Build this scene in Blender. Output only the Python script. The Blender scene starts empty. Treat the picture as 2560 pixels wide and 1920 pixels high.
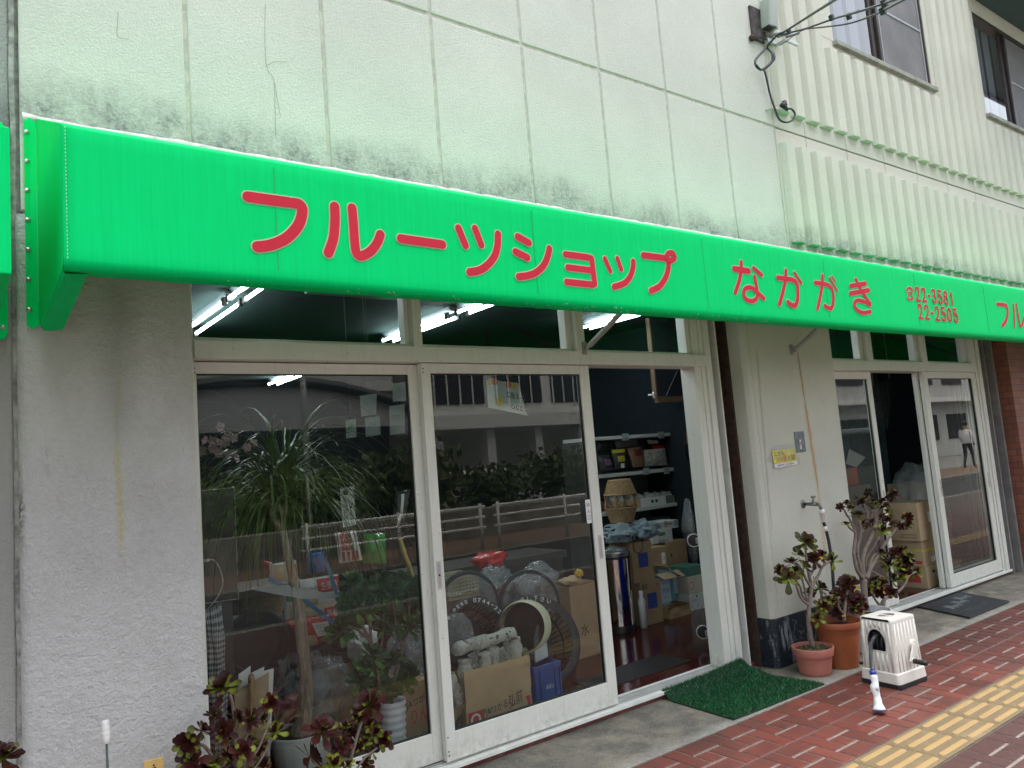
import bpy, bmesh, math, random
from mathutils import Vector, Matrix, noise
random.seed(7)
C = bpy.context.scene.collection
S = bpy.context.scene
rad = math.radians

# ------------------------------------------------------------------ camera
F_PX = 1920.4
yaw, pitch, roll = 0.64141563, 0.10207626, -0.07950062
fwd = Vector((math.sin(yaw)*math.cos(pitch), math.cos(yaw)*math.cos(pitch), math.sin(pitch)))
rgt = Vector((math.cos(yaw), -math.sin(yaw), 0.0)); upv = rgt.cross(fwd)
R_ = math.cos(roll)*rgt + math.sin(roll)*upv
U_ = -math.sin(roll)*rgt + math.cos(roll)*upv
CAM = Vector((0, 0, 1.5))
cd = bpy.data.cameras.new('camera'); cam = bpy.data.objects.new('camera', cd); C.objects.link(cam)
cd.sensor_fit = 'HORIZONTAL'; cd.sensor_width = 36; cd.lens = F_PX/2560*36
cd.clip_start = 0.05; cd.clip_end = 500
m3 = Matrix((R_, U_, -fwd)).transposed()
cam.matrix_world = Matrix.Translation(CAM) @ m3.to_4x4()
S.camera = cam

# ------------------------------------------------------------------ light
SUN_EL, SUN_AZ = 76, 25        # bright overcast: soft high light from behind the building, front in open shade
w = bpy.data.worlds.new('World'); S.world = w; w.use_nodes = True
nt = w.node_tree; bg = nt.nodes['Background']
sky = nt.nodes.new('ShaderNodeTexSky'); sky.sky_type = 'NISHITA'; sky.sun_disc = False
sky.sun_elevation = rad(SUN_EL); sky.sun_rotation = rad(SUN_AZ)
sky.air_density = 1.0; sky.dust_density = 5.0; sky.ozone_density = 1.0
hs = nt.nodes.new('ShaderNodeHueSaturation'); hs.inputs['Saturation'].default_value = 0.5     # overcast: greyer sky
nt.links.new(sky.outputs[0], hs.inputs['Color']); nt.links.new(hs.outputs[0], bg.inputs[0]); bg.inputs[1].default_value = 0.15
sd = bpy.data.lights.new('sun', 'SUN'); sun = bpy.data.objects.new('sun', sd); C.objects.link(sun)
sd.energy = 2.4; sd.angle = rad(105); sd.color = (1.0, 0.98, 0.96)
_d = Vector((math.sin(rad(SUN_AZ))*math.cos(rad(SUN_EL)), math.cos(rad(SUN_AZ))*math.cos(rad(SUN_EL)), math.sin(rad(SUN_EL))))
sun.rotation_euler = _d.to_track_quat('Z', 'Y').to_euler()
S.view_settings.view_transform = 'Standard'; S.view_settings.look = 'None'
S.view_settings.gamma = 1.0; S.view_settings.exposure = 1.55
S.cycles.max_bounces = 8; S.cycles.transparent_max_bounces = 16
S.cycles.use_denoising = True

# ------------------------------------------------------------------ measuring helpers
def ray(x, y): return (x-1280)*R_ - (y-960)*U_ + F_PX*fwd
def P(x, y, Y):                      # measured point on the plane y = Y
    d = ray(x, y); return CAM + d*(Y/d.y)
def G(x, y, z=-0.05):                # measured point on the ground
    d = ray(x, y); return CAM + d*((z-1.5)/d.z)
def zone(ox, oy, s): return lambda x, y: (ox+x*s, oy+y*s)
DY = 3.56; WY = 3.375; AY = 2.60     # door plane, wall plane, awning front plane

# ------------------------------------------------------------------ scene helpers
ROOT = {}
def tag(o, label=None, cat=None, group=None, kind=None):
    if label: o['label'] = label
    if cat: o['category'] = cat
    if group: o['group'] = group
    if kind: o['kind'] = kind
    return o
def thing(name, label, cat, loc=(0, 0, 0), group=None):
    o = bpy.data.objects.new(name, None); C.objects.link(o); o.location = loc
    o.empty_display_size = 0.1
    ROOT[o.name] = Vector(loc)
    return tag(o, label, cat, group)
def link_mesh(name, me, parent=None, loc=None):
    o = bpy.data.objects.new(name, me); C.objects.link(o)
    if parent is not None: o.parent = parent; ROOT[o.name] = ROOT[parent.name]
    else: ROOT[o.name] = Vector(loc or (0, 0, 0)); o.location = loc or (0, 0, 0)
    return o
class MB:
    def __init__(s): s.v = []; s.f = []; s.mi = []; s.uv = {}
    def add(s, vs, fs, mi=0):
        b = len(s.v); s.v += [Vector(p) for p in vs]
        for f in fs: s.f.append([b+i for i in f]); s.mi.append(mi)
        return s
    def quad(s, a, b, c, d, mi=0): return s.add([a, b, c, d], [(0, 1, 2, 3)], mi)
    def box(s, x0, x1, y0, y1, z0, z1, mi=0):
        return s.add([(x0,y0,z0),(x1,y0,z0),(x1,y1,z0),(x0,y1,z0),(x0,y0,z1),(x1,y0,z1),(x1,y1,z1),(x0,y1,z1)],
            [(0,3,2,1),(4,5,6,7),(0,1,5,4),(1,2,6,5),(2,3,7,6),(3,0,4,7)], mi)
    def obox(s, c, a, b, d, mi=0):      # centre and three half-axes (right-handed)
        c, a, b, d = Vector(c), Vector(a), Vector(b), Vector(d)
        vs = [c-a-b-d, c+a-b-d, c+a+b-d, c-a+b-d, c-a-b+d, c+a-b+d, c+a+b+d, c-a+b+d]
        return s.add(vs, [(0,3,2,1),(4,5,6,7),(0,1,5,4),(1,2,6,5),(2,3,7,6),(3,0,4,7)], mi)
    def prism(s, pts, ext, mi=0):       # polygon (list of 3D points) swept along ext
        n = len(pts); e = Vector(ext); pts = [Vector(p) for p in pts]
        vs = pts + [p+e for p in pts]
        fs = [tuple(range(n))[::-1], tuple(range(n, 2*n))] + [(i, (i+1) % n, n+(i+1) % n, n+i) for i in range(n)]
        return s.add(vs, fs, mi)
    def tube(s, pts, r, n=8, mi=0, cap=True):
        pts = [Vector(p) for p in pts]; k = len(pts)
        rs = r if isinstance(r, (list, tuple)) else [r]*k
        vs = []; prev = None
        for i, p in enumerate(pts):
            t = (pts[min(i+1, k-1)] - pts[max(i-1, 0)]).normalized()
            if prev is None:
                q = Vector((0, 0, 1)) if abs(t.z) < 0.9 else Vector((1, 0, 0))
                u = t.cross(q).normalized()
            else:
                u = (prev - t*prev.dot(t)).normalized()
            prev = u; v = t.cross(u)
            for j in range(n):
                a = 2*math.pi*j/n; vs.append(p + (u*math.cos(a)+v*math.sin(a))*rs[i])
        fs = [(i*n+j, i*n+(j+1) % n, (i+1)*n+(j+1) % n, (i+1)*n+j) for i in range(k-1) for j in range(n)]
        if cap: fs += [tuple(range(n))[::-1], tuple((k-1)*n+j for j in range(n))]
        return s.add(vs, fs, mi)
    def lathe(s, c, prof, n=32, mi=0, axis=None, wob=0):   # prof: (r, h) along axis
        c = Vector(c); ax = Vector(axis).normalized() if axis else Vector((0, 0, 1))
        q = Vector((1, 0, 0)) if abs(ax.x) < 0.9 else Vector((0, 1, 0))
        u = (q - ax*q.dot(ax)).normalized(); v = ax.cross(u); vs = []
        for (r, h) in prof:
            for j in range(n):
                a = 2*math.pi*j/n; rr = r*(1+wob*math.cos(8*a)) if wob else r
                vs.append(c + ax*h + (u*math.cos(a)+v*math.sin(a))*rr)
        fs = [(i*n+j, i*n+(j+1) % n, (i+1)*n+(j+1) % n, (i+1)*n+j) for i in range(len(prof)-1) for j in range(n)]
        return s.add(vs, fs, mi)
    def grid(s, fn, nu, nv, mi=0):
        vs = [fn(i/nu, j/nv) for j in range(nv+1) for i in range(nu+1)]
        fs = [(j*(nu+1)+i, j*(nu+1)+i+1, (j+1)*(nu+1)+i+1, (j+1)*(nu+1)+i) for j in range(nv) for i in range(nu)]
        return s.add(vs, fs, mi)
    def mesh(s, name, mats, off=(0, 0, 0), smooth=False):
        me = bpy.data.meshes.new(name); o = Vector(off)
        me.from_pydata([tuple(p-o) for p in s.v], [], s.f)
        for m in (mats if isinstance(mats, (list, tuple)) else [mats]): me.materials.append(m)
        me.polygons.foreach_set('material_index', s.mi)
        if smooth: me.polygons.foreach_set('use_smooth', [True]*len(s.f))
        me.update(); return me
    def build(s, name, mats, parent=None, smooth=False, bevel=0, loc=None, solid=0, seg=2):
        off = ROOT[parent.name] if parent is not None else Vector(loc or (0, 0, 0))
        o = link_mesh(name, s.mesh(name, mats, off, smooth), parent, loc)
        if solid:
            md = o.modifiers.new('solid', 'SOLIDIFY'); md.thickness = solid; md.offset = 0
        if bevel:
            md = o.modifiers.new('bevel', 'BEVEL'); md.width = bevel; md.segments = seg; md.limit_method = 'ANGLE'
            md.angle_limit = rad(40); md.harden_normals = False
        return o
def struct(o, label=None): o['kind'] = 'structure'; return o

# ------------------------------------------------------------------ materials
def new_mat(name):
    m = bpy.data.materials.new(name); m.use_nodes = True
    return m, m.node_tree, m.node_tree.nodes['Principled BSDF']
def N(nt, typ, **kw):
    n = nt.nodes.new(typ)
    for k, v in kw.items(): setattr(n, k, v)
    return n
def mth(nt, op, a, b=None, clamp=False):
    n = nt.nodes.new('ShaderNodeMath'); n.operation = op; n.use_clamp = clamp
    for i, x in enumerate((a, b)):
        if x is None: continue
        if isinstance(x, (int, float)): n.inputs[i].default_value = x
        else: nt.links.new(x, n.inputs[i])
    return n.outputs[0]
def mixc(nt, fac, a, b):
    n = nt.nodes.new('ShaderNodeMix'); n.data_type = 'RGBA'
    for sock, x in ((n.inputs[0], fac), (n.inputs[6], a), (n.inputs[7], b)):
        if isinstance(x, (int, float)): sock.default_value = x
        elif isinstance(x, tuple): sock.default_value = (*x[:3], 1)
        else: nt.links.new(x, sock)
    return n.outputs[2]
def noi(nt, co, scale, detail=4, rough=0.55, dist=0):
    n = nt.nodes.new('ShaderNodeTexNoise'); n.inputs['Scale'].default_value = scale
    n.inputs['Detail'].default_value = detail; n.inputs['Roughness'].default_value = rough
    n.inputs['Distortion'].default_value = dist
    nt.links.new(co, n.inputs['Vector']); return n.outputs['Fac']
def ramp(nt, x, a, b):               # clamp((x-a)/(b-a))
    n = nt.nodes.new('ShaderNodeMapRange'); n.inputs[1].default_value = a; n.inputs[2].default_value = b
    nt.links.new(x, n.inputs[0]); return n.outputs[0]
def bumpn(nt, bs, h, strength, dist):
    b = nt.nodes.new('ShaderNodeBump'); b.inputs['Strength'].default_value = strength
    b.inputs['Distance'].default_value = dist
    nt.links.new(h, b.inputs['Height']); nt.links.new(b.outputs[0], bs.inputs['Normal'])
def M(name, col, rough=0.5, metal=0.0, var=0.12, vs=9.0, bump=0.0, bs=180.0, spec=0.5, bd=0.004):
    m, nt, b = new_mat(name)
    co = N(nt, 'ShaderNodeTexCoord').outputs['Object']
    if var:
        f = ramp(nt, noi(nt, co, vs, 5), 0.3, 0.7)
        lo = tuple(c*(1-var) for c in col); hi = tuple(min(1, c*(1+var)) for c in col)
        nt.links.new(mixc(nt, f, lo, hi), b.inputs['Base Color'])
        nt.links.new(ramp(nt, noi(nt, co, vs*2.3, 3), -0.6, 1.6), b.inputs['Roughness'])
        rr = N(nt, 'ShaderNodeMapRange'); rr.inputs[3].default_value = max(0.02, rough-0.08); rr.inputs[4].default_value = min(1, rough+0.08)
        nt.links.new(noi(nt, co, vs*2.3, 3), rr.inputs[0]); nt.links.new(rr.outputs[0], b.inputs['Roughness'])
    else:
        b.inputs['Base Color'].default_value = (*col, 1); b.inputs['Roughness'].default_value = rough
    b.inputs['Metallic'].default_value = metal; b.inputs['Specular IOR Level'].default_value = spec
    if bump: bumpn(nt, b, noi(nt, co, bs, 3), bump, bd)
    return m
def emit(name, col, st):
    m, nt, b = new_mat(name); b.inputs['Base Color'].default_value = (0.8, 0.8, 0.8, 1)
    b.inputs['Emission Color'].default_value = (*col, 1); b.inputs['Emission Strength'].default_value = st
    return m
def glass_mat(name, tint=(0.92, 0.97, 0.95), k=1.25, rough=0.0):
    m, nt, b = new_mat(name); nt.nodes.remove(b); out = nt.nodes['Material Output']
    fr = N(nt, 'ShaderNodeFresnel'); fr.inputs[0].default_value = 1.5
    gl = N(nt, 'ShaderNodeBsdfGlossy'); gl.inputs['Roughness'].default_value = rough; gl.inputs['Color'].default_value = (1.0, 0.99, 0.93, 1)
    tr = N(nt, 'ShaderNodeBsdfTransparent'); tr.inputs[0].default_value = (*tint, 1)
    mx = N(nt, 'ShaderNodeMixShader')
    nt.links.new(mth(nt, 'MULTIPLY', fr.outputs[0], k, True), mx.inputs[0])
    nt.links.new(tr.outputs[0], mx.inputs[1]); nt.links.new(gl.outputs[0], mx.inputs[2])
    nt.links.new(mx.outputs[0], out.inputs[0]); return m
def film_mat(name, tint=(0.82, 0.86, 0.88), haze=0.2):   # crinkled clear plastic
    m, nt, b = new_mat(name); nt.nodes.remove(b); out = nt.nodes['Material Output']
    co = N(nt, 'ShaderNodeTexCoord').outputs['Object']
    bp = N(nt, 'ShaderNodeBump'); bp.inputs['Strength'].default_value = 1.0; bp.inputs['Distance'].default_value = 0.03
    nt.links.new(noi(nt, co, 16, 4, 0.6, 1.2), bp.inputs['Height'])
    gl = N(nt, 'ShaderNodeBsdfGlossy'); gl.inputs['Roughness'].default_value = 0.16; nt.links.new(bp.outputs[0], gl.inputs['Normal'])
    df = N(nt, 'ShaderNodeBsdfDiffuse'); df.inputs[0].default_value = (0.7, 0.74, 0.76, 1); nt.links.new(bp.outputs[0], df.inputs['Normal'])
    tr = N(nt, 'ShaderNodeBsdfTransparent'); tr.inputs[0].default_value = (*tint, 1)
    m1 = N(nt, 'ShaderNodeMixShader'); m1.inputs[0].default_value = 0.5
    nt.links.new(df.outputs[0], m1.inputs[1]); nt.links.new(gl.outputs[0], m1.inputs[2])
    m2 = N(nt, 'ShaderNodeMixShader'); m2.inputs[0].default_value = haze
    nt.links.new(tr.outputs[0], m2.inputs[1]); nt.links.new(m1.outputs[0], m2.inputs[2])
    nt.links.new(m2.outputs[0], out.inputs[0]); return m

# ------------------------------------------------------------------ lettering helpers
_tc = {}
def text_geo(body):
    if body in _tc: return _tc[body]
    cu = bpy.data.curves.new('t', 'FONT'); cu.body = body; cu.resolution_u = 3
    o = bpy.data.objects.new('t', cu); C.objects.link(o)
    dg = bpy.context.evaluated_depsgraph_get(); dg.update()
    me = bpy.data.meshes.new_from_object(o.evaluated_get(dg))
    vs = [v.co.copy() for v in me.vertices]; fs = [tuple(p.vertices) for p in me.polygons]
    bpy.data.objects.remove(o); bpy.data.curves.remove(cu); bpy.data.meshes.remove(me)
    if vs:
        x0 = min(v.x for v in vs); x1 = max(v.x for v in vs); y0 = min(v.y for v in vs); y1 = max(v.y for v in vs)
        vs = [Vector(((v.x-x0)/max(1e-6, x1-x0), (v.y-y0)/max(1e-6, y1-y0), 0)) for v in vs]
    _tc[body] = (vs, fs); return _tc[body]
def text_on(mb, body, o, right, up, mi=0):   # body fitted to the parallelogram o, o+right, o+up
    vs, fs = text_geo(body); o, right, up = Vector(o), Vector(right), Vector(up)
    return mb.add([o + right*v.x + up*v.y for v in vs], fs, mi)
def smooth_path(pts, n=6):
    if len(pts) < 3: return [Vector(p) for p in pts]
    pts = [Vector(p) for p in pts]; out = []
    for i in range(len(pts)-1):
        p0 = pts[max(i-1, 0)]; p1 = pts[i]; p2 = pts[i+1]; p3 = pts[min(i+2, len(pts)-1)]
        for k in range(n):
            t = k/n
            out.append(0.5*((2*p1)+(p2-p0)*t+(2*p0-5*p1+4*p2-p3)*t*t+(3*p1-p0-3*p2+p3)*t**3))
    out.append(pts[-1]); return out
def stroke(mb, pts, wd, nrm, lift, grow=0.0, mi=0, closed=False):   # rounded ribbon on a plane with normal nrm
    nrm = Vector(nrm); pts = smooth_path(pts); k = len(pts); h = wd/2+grow
    L = []; Rr = []
    for i, p in enumerate(pts):
        if closed: t = (pts[(i+1) % (k-1)] - pts[(i-1) % (k-1)]).normalized()
        else: t = (pts[min(i+1, k-1)] - pts[max(i-1, 0)]).normalized()
        sd = nrm.cross(t).normalized()*h; q = p + nrm*(lift + 0.0005*i/k)
        L.append(q+sd); Rr.append(q-sd)
    for i in range(k-1): mb.quad(L[i], Rr[i], Rr[i+1], L[i+1], mi)
    if not closed:
        for i, sgn in ((0, -1), (k-1, 1)):
            t = (pts[min(i+1, k-1)] - pts[max(i-1, 0)]).normalized()*sgn; sd = nrm.cross(t).normalized()
            q = pts[i] + nrm*(lift + 0.0005*i/k)
            arc = [q + (sd*math.cos(a*math.pi/8)+t*math.sin(a*math.pi/8))*h for a in range(9)]
            mb.add([q]+arc, [(0, a+1, a+2) for a in range(8)], mi)
def blob(mb, c, r, amp=0.15, fr=1.6, sub=4, mi=0, seed=0.0, flat=None):
    bm = bmesh.new(); bmesh.ops.create_icosphere(bm, subdivisions=sub, radius=1)
    vs = []
    for v in bm.verts:
        d = v.co.normalized(); k = 1 + amp*noise.noise(d*fr+Vector((seed, seed*2, 0))) + amp*0.5*noise.noise(d*fr*2.7+Vector((seed, 3, seed))) + amp*0.45*abs(noise.noise(d*fr*5+Vector((1, seed, 3)))) - amp*0.3*abs(noise.noise(d*fr*11+Vector((seed, 1, 3))))
        p = Vector((d.x*r[0], d.y*r[1], d.z*r[2]))*k + Vector(c)
        if flat is not None and p.z < flat: p.z = flat + (p.z-flat)*0.02
        vs.append(p)
    mb.add(vs, [tuple(v.index for v in f.verts) for f in bm.faces], mi); bm.free(); return mb
# ------------------------------------------------------------------ stucco with its own stains
def streak(nt, co, a, b, wd, amp=0.02, fr=9.0, soft=1.0):
    """mask of a run-off streak from a to b (x,z), wobbling with noise"""
    sp = N(nt, 'ShaderNodeSeparateXYZ'); nt.links.new(co, sp.inputs[0]); x, z = sp.outputs[0], sp.outputs[2]
    k = (b[0]-a[0])/(b[1]-a[1])
    xc = mth(nt, 'ADD', mth(nt, 'MULTIPLY', mth(nt, 'SUBTRACT', z, a[1]), k), a[0])
    d = mth(nt, 'ABSOLUTE', mth(nt, 'ADD', mth(nt, 'SUBTRACT', x, xc), mth(nt, 'MULTIPLY', mth(nt, 'SUBTRACT', noi(nt, co, fr, 4), 0.5), amp*2)))
    n = N(nt, 'ShaderNodeMapRange'); nt.links.new(d, n.inputs[0]); n.inputs[1].default_value = wd*(1+soft); n.inputs[2].default_value = wd*0.2
    lo, hi = min(a[1], b[1]), max(a[1], b[1])
    return mth(nt, 'MULTIPLY', n.outputs[0], mth(nt, 'MULTIPLY', ramp(nt, z, lo-0.06, lo+0.12), ramp(nt, z, hi+0.04, hi-0.04)))
def stucco(name, base, extra=None, scale=1.0, strength=0.55):
    m, nt, b = new_mat(name); co = N(nt, 'ShaderNodeTexCoord').outputs['Object']
    big = ramp(nt, noi(nt, co, 1.3, 5, 0.6), 0.3, 0.75)
    col = mixc(nt, big, base, tuple(c*0.86 for c in base))
    fine = ramp(nt, noi(nt, co, 55*scale, 4, 0.6), 0.35, 0.6)
    col = mixc(nt, mth(nt, 'MULTIPLY', mth(nt, 'SUBTRACT', 1, fine), 0.12), col, (0.32, 0.32, 0.29))
    if extra:
        for mask, c in extra(nt, co): col = mixc(nt, mask, col, c)
    nt.links.new(col, b.inputs['Base Color']); b.inputs['Roughness'].default_value = 0.85; b.inputs['Specular IOR Level'].default_value = 0.25
    h = mth(nt, 'ADD', mth(nt, 'MULTIPLY', ramp(nt, noi(nt, co, 62*scale, 6, 0.68, 0.2), 0.34, 0.70), 1.0), mth(nt, 'MULTIPLY', noi(nt, co, 240*scale, 2), 0.45))
    bumpn(nt, b, h, strength, 0.009); return m
def mildew(nt, co, z0, z1, c=(0.10, 0.11, 0.115), k=1.0):
    sp = N(nt, 'ShaderNodeSeparateXYZ'); nt.links.new(co, sp.inputs[0])
    edge = mth(nt, 'ADD', mth(nt, 'MULTIPLY', noi(nt, co, 2.4, 5, 0.7), 0.34), z0)
    n = N(nt, 'ShaderNodeMapRange'); n.interpolation_type = 'SMOOTHSTEP'
    nt.links.new(mth(nt, 'SUBTRACT', edge, sp.outputs[2]), n.inputs[0]); n.inputs[1].default_value = -0.10; n.inputs[2].default_value = 0.17
    f = mth(nt, 'MULTIPLY', n.outputs[0], mth(nt, 'ADD', mth(nt, 'MULTIPLY', ramp(nt, noi(nt, co, 9, 3, 0.6), 0.3, 0.65), 0.45), 0.4), True)
    mp = N(nt, 'ShaderNodeMapping'); mp.inputs['Scale'].default_value = (11, 11, 1.6); nt.links.new(co, mp.inputs[0])
    f = mth(nt, 'MULTIPLY', f, mth(nt, 'ADD', 0.55, mth(nt, 'MULTIPLY', ramp(nt, noi(nt, mp.outputs[0], 1.0, 5, 0.7), 0.32, 0.66), 0.5)), True)
    f = mth(nt, 'MULTIPLY', f, mth(nt, 'ADD', 0.6, mth(nt, 'MULTIPLY', ramp(nt, noi(nt, co, 45, 3, 0.7), 0.4, 0.6), 0.5)), True)
    # only above the awning line
    return (mth(nt, 'MULTIPLY', mth(nt, 'MULTIPLY', f, k), ramp(nt, sp.outputs[2], 2.9, 2.96)), c)
def wall_stain(nt, co): return [mildew(nt, co, 2.98, 3.3)]
def pillar_stain(nt, co):
    o = []
    a = P(296, 930, WY); b = P(292, 1120, WY); c = P(306, 1390, WY)
    o.append((mth(nt, 'MULTIPLY', streak(nt, co, (b.x, b.z), (a.x, a.z), 0.007, 0.012, 14), 0.55), (0.52, 0.50, 0.30)))
    o.append((mth(nt, 'MULTIPLY', streak(nt, co, (c.x, c.z), (b.x, b.z), 0.009, 0.014, 14), 0.75), (0.58, 0.54, 0.28)))
    a = P(295, 700, WY); o.append((mth(nt, 'MULTIPLY', streak(nt, co, (b.x, b.z), (a.x, a.z), 0.05, 0.05, 5), 0.35), (0.22, 0.24, 0.22)))
    for (xa_, ya_, yb_, wd, k) in ((44, 1150, 1220, 0.008, 0.8), (48, 1230, 1370, 0.010, 0.9), (116, 1140, 1170, 0.006, 0.6)):
        u, v = P(xa_, ya_, WY), P(xa_+4, yb_, WY); o.append((mth(nt, 'MULTIPLY', mth(nt, 'MULTIPLY', streak(nt, co, (v.x, v.z), (u.x, u.z), wd, 0.012, 22), ramp(nt, noi(nt, co, 60, 4, 0.7), 0.42, 0.55)), k), (0.10, 0.10, 0.10)))
    sp = N(nt, 'ShaderNodeSeparateXYZ'); nt.links.new(co, sp.inputs[0])
    o.append((mth(nt, 'MULTIPLY', mth(nt, 'MULTIPLY', ramp(nt, mth(nt, 'ADD', sp.outputs[2], mth(nt, 'MULTIPLY', noi(nt, co, 3, 5, 0.7), 0.9)), 1.05, 0.45), ramp(nt, noi(nt, co, 30, 4, 0.7), 0.35, 0.65)), 0.5), (0.30, 0.29, 0.26)))
    # patches of rubbed dirt
    o.append((mth(nt, 'MULTIPLY', ramp(nt, noi(nt, co, 2.2, 6, 0.7), 0.5, 0.78), 0.35), (0.36, 0.35, 0.32)))
    return o
def post_stain(nt, co):
    o = []
    t = P(1994, 882, WY); m_ = P(2013, 1010, WY); b = P(2047, 1235, WY); e = P(2068, 1440, WY)
    for (u, v, wd, k, c) in ((m_, t, 0.004, 0.95, (0.09, 0.05, 0.02)), (m_, t, 0.016, 0.4, (0.42, 0.27, 0.10)), (b, m_, 0.018, 0.62, (0.50, 0.30, 0.09)), (b, m_, 0.004, 0.8, (0.34, 0.17, 0.05)), (e, b, 0.016, 0.45, (0.52, 0.36, 0.14))):
        o.append((mth(nt, 'MULTIPLY', streak(nt, co, (v.x, v.z), (u.x, u.z), wd, 0.014, 11), k), c))
    for px in ((1888, 880, 1925, 1330),):
        u = P(px[0]+4, px[1], WY); v = P(px[2]+4, px[3], WY)
        o.append((mth(nt, 'MULTIPLY', streak(nt, co, (v.x, v.z), (u.x, u.z), 0.010, 0.008, 20), 0.5), (0.25, 0.27, 0.22)))
    o.append((mth(nt, 'MULTIPLY', ramp(nt, noi(nt, co, 3.0, 6, 0.7), 0.55, 0.8), 0.3), (0.40, 0.40, 0.34)))
    return o
m_wall = stucco('wall stucco', (0.69, 0.70, 0.62), wall_stain, 1.5, 0.5)
m_rib = stucco('ribbed stucco', (0.71, 0.71, 0.60), wall_stain, 1.5, 0.6)
m_pil = stucco('pillar stucco', (0.71, 0.71, 0.70), pillar_stain, 0.7, 0.85)
m_post = stucco('post stucco', (0.64, 0.65, 0.56), post_stain, 1.4, 0.45)
m_side = stucco('left stucco', (0.46, 0.46, 0.44), lambda nt, co: [mildew(nt, co, 2.9, 3.4)], 1.4, 0.7)
m_joint = M('joint', (0.50, 0.50, 0.42), 0.9, var=0.2, vs=30)
def alu():
    m, nt, b = new_mat('cream aluminium'); co = N(nt, 'ShaderNodeTexCoord').outputs['Object']; sp = N(nt, 'ShaderNodeSeparateXYZ'); nt.links.new(co, sp.inputs[0])
    col = mixc(nt, noi(nt, co, 4, 4), (0.73, 0.74, 0.68), (0.66, 0.67, 0.61))
    mp = N(nt, 'ShaderNodeMapping'); mp.inputs['Scale'].default_value = (40, 40, 3); nt.links.new(co, mp.inputs[0])
    col = mixc(nt, mth(nt, 'MULTIPLY', ramp(nt, noi(nt, mp.outputs[0], 1, 5, 0.7), 0.5, 0.75), 0.28), col, (0.40, 0.39, 0.33))
    low = ramp(nt, mth(nt, 'ADD', sp.outputs[2], mth(nt, 'MULTIPLY', noi(nt, co, 9, 5, 0.7), 0.22)), 0.24, 0.10)
    col = mixc(nt, mth(nt, 'MULTIPLY', low, mth(nt, 'MULTIPLY', ramp(nt, noi(nt, co, 30, 4, 0.7), 0.4, 0.65), 0.55)), col, (0.33, 0.31, 0.26))
    col = mixc(nt, mth(nt, 'MULTIPLY', mth(nt, 'GREATER_THAN', noi(nt, co, 55, 3, 0.6), 0.70), 0.6), col, (0.25, 0.24, 0.21))
    nt.links.new(col, b.inputs['Base Color']); b.inputs['Roughness'].default_value = 0.42; bumpn(nt, b, noi(nt, co, 40, 3), 0.06, 0.004); return m
m_alu = alu()
m_alu2 = M('cream aluminium worn', (0.70, 0.71, 0.66), 0.5, var=0.1, vs=12)
m_steel = M('steel track', (0.55, 0.55, 0.54), 0.35, 0.7, var=0.12)
m_dkpaint = M('dark paint', (0.012, 0.009, 0.009), 0.6, var=0.4, vs=20)
m_black = M('black', (0.012, 0.012, 0.013), 0.45, var=0.1)
m_rust = M('rust', (0.05, 0.026, 0.017), 0.8, var=0.5, vs=30)
m_glass = glass_mat('window glass')
m_glass2 = glass_mat('upper glass', (0.7, 0.74, 0.78), 2.6)
m_brown = M('brown aluminium', (0.055, 0.045, 0.04), 0.4, 0.3, var=0.15)
m_white = M('white plastic', (0.75, 0.75, 0.73), 0.4, var=0.04)
m_crack = M('crack', (0.10, 0.10, 0.09), 0.9, var=0)
def navy():
    m, nt, b = new_mat('navy paint'); co = N(nt, 'ShaderNodeTexCoord').outputs['Object']
    sc = mth(nt, 'GREATER_THAN', noi(nt, co, 34, 8, 0.8, 0.8), 0.60)
    mp = N(nt, 'ShaderNodeMapping'); mp.inputs['Scale'].default_value = (2.2, 2.2, 0.5); nt.links.new(co, mp.inputs[0])
    sc2 = mth(nt, 'MULTIPLY', ramp(nt, noi(nt, mp.outputs[0], 5, 4, 0.6), 0.57, 0.63), 0.55)
    col = mixc(nt, noi(nt, co, 6, 4), (0.004, 0.009, 0.015), (0.009, 0.016, 0.025))
    col = mixc(nt, mth(nt, 'MAXIMUM', mth(nt, 'MULTIPLY', sc, 0.7), sc2), col, (0.34, 0.36, 0.38))
    nt.links.new(col, b.inputs['Base Color']); b.inputs['Roughness'].default_value = 0.55
    bumpn(nt, b, noi(nt, co, 30, 4), 0.3, 0.01); return m
m_navy = navy()

# ------------------------------------------------------------------ ground
def concrete():
    m, nt, b = new_mat('apron concrete'); co = N(nt, 'ShaderNodeTexCoord').outputs['Object']
    col = mixc(nt, ramp(nt, noi(nt, co, 2.2, 6, 0.65), 0.35, 0.7), (0.25, 0.22, 0.165), (0.11, 0.10, 0.08))
    col = mixc(nt, mth(nt, 'MULTIPLY', ramp(nt, noi(nt, co, 6, 8, 0.75), 0.42, 0.60), 0.85), col, (0.075, 0.07, 0.060))
    col = mixc(nt, mth(nt, 'MULTIPLY', ramp(nt, noi(nt, co, 120, 2), 0.55, 0.7), 0.5), col, (0.40, 0.38, 0.33))
    sp = N(nt, 'ShaderNodeSeparateXYZ'); nt.links.new(co, sp.inputs[0])
    ed = mth(nt, 'ADD', sp.outputs[1], mth(nt, 'MULTIPLY', noi(nt, co, 7, 5), 0.14))
    col = mixc(nt, mth(nt, 'MULTIPLY', ramp(nt, ed, 3.12, 3.0), 0.8), col, mixc(nt, noi(nt, co, 40, 5), (0.07, 0.07, 0.07), (0.50, 0.48, 0.42)))
    nt.links.new(col, b.inputs['Base Color']); b.inputs['Roughness'].default_value = 0.8
    bumpn(nt, b, noi(nt, co, 110, 4), 0.35, 0.004); return m
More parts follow.
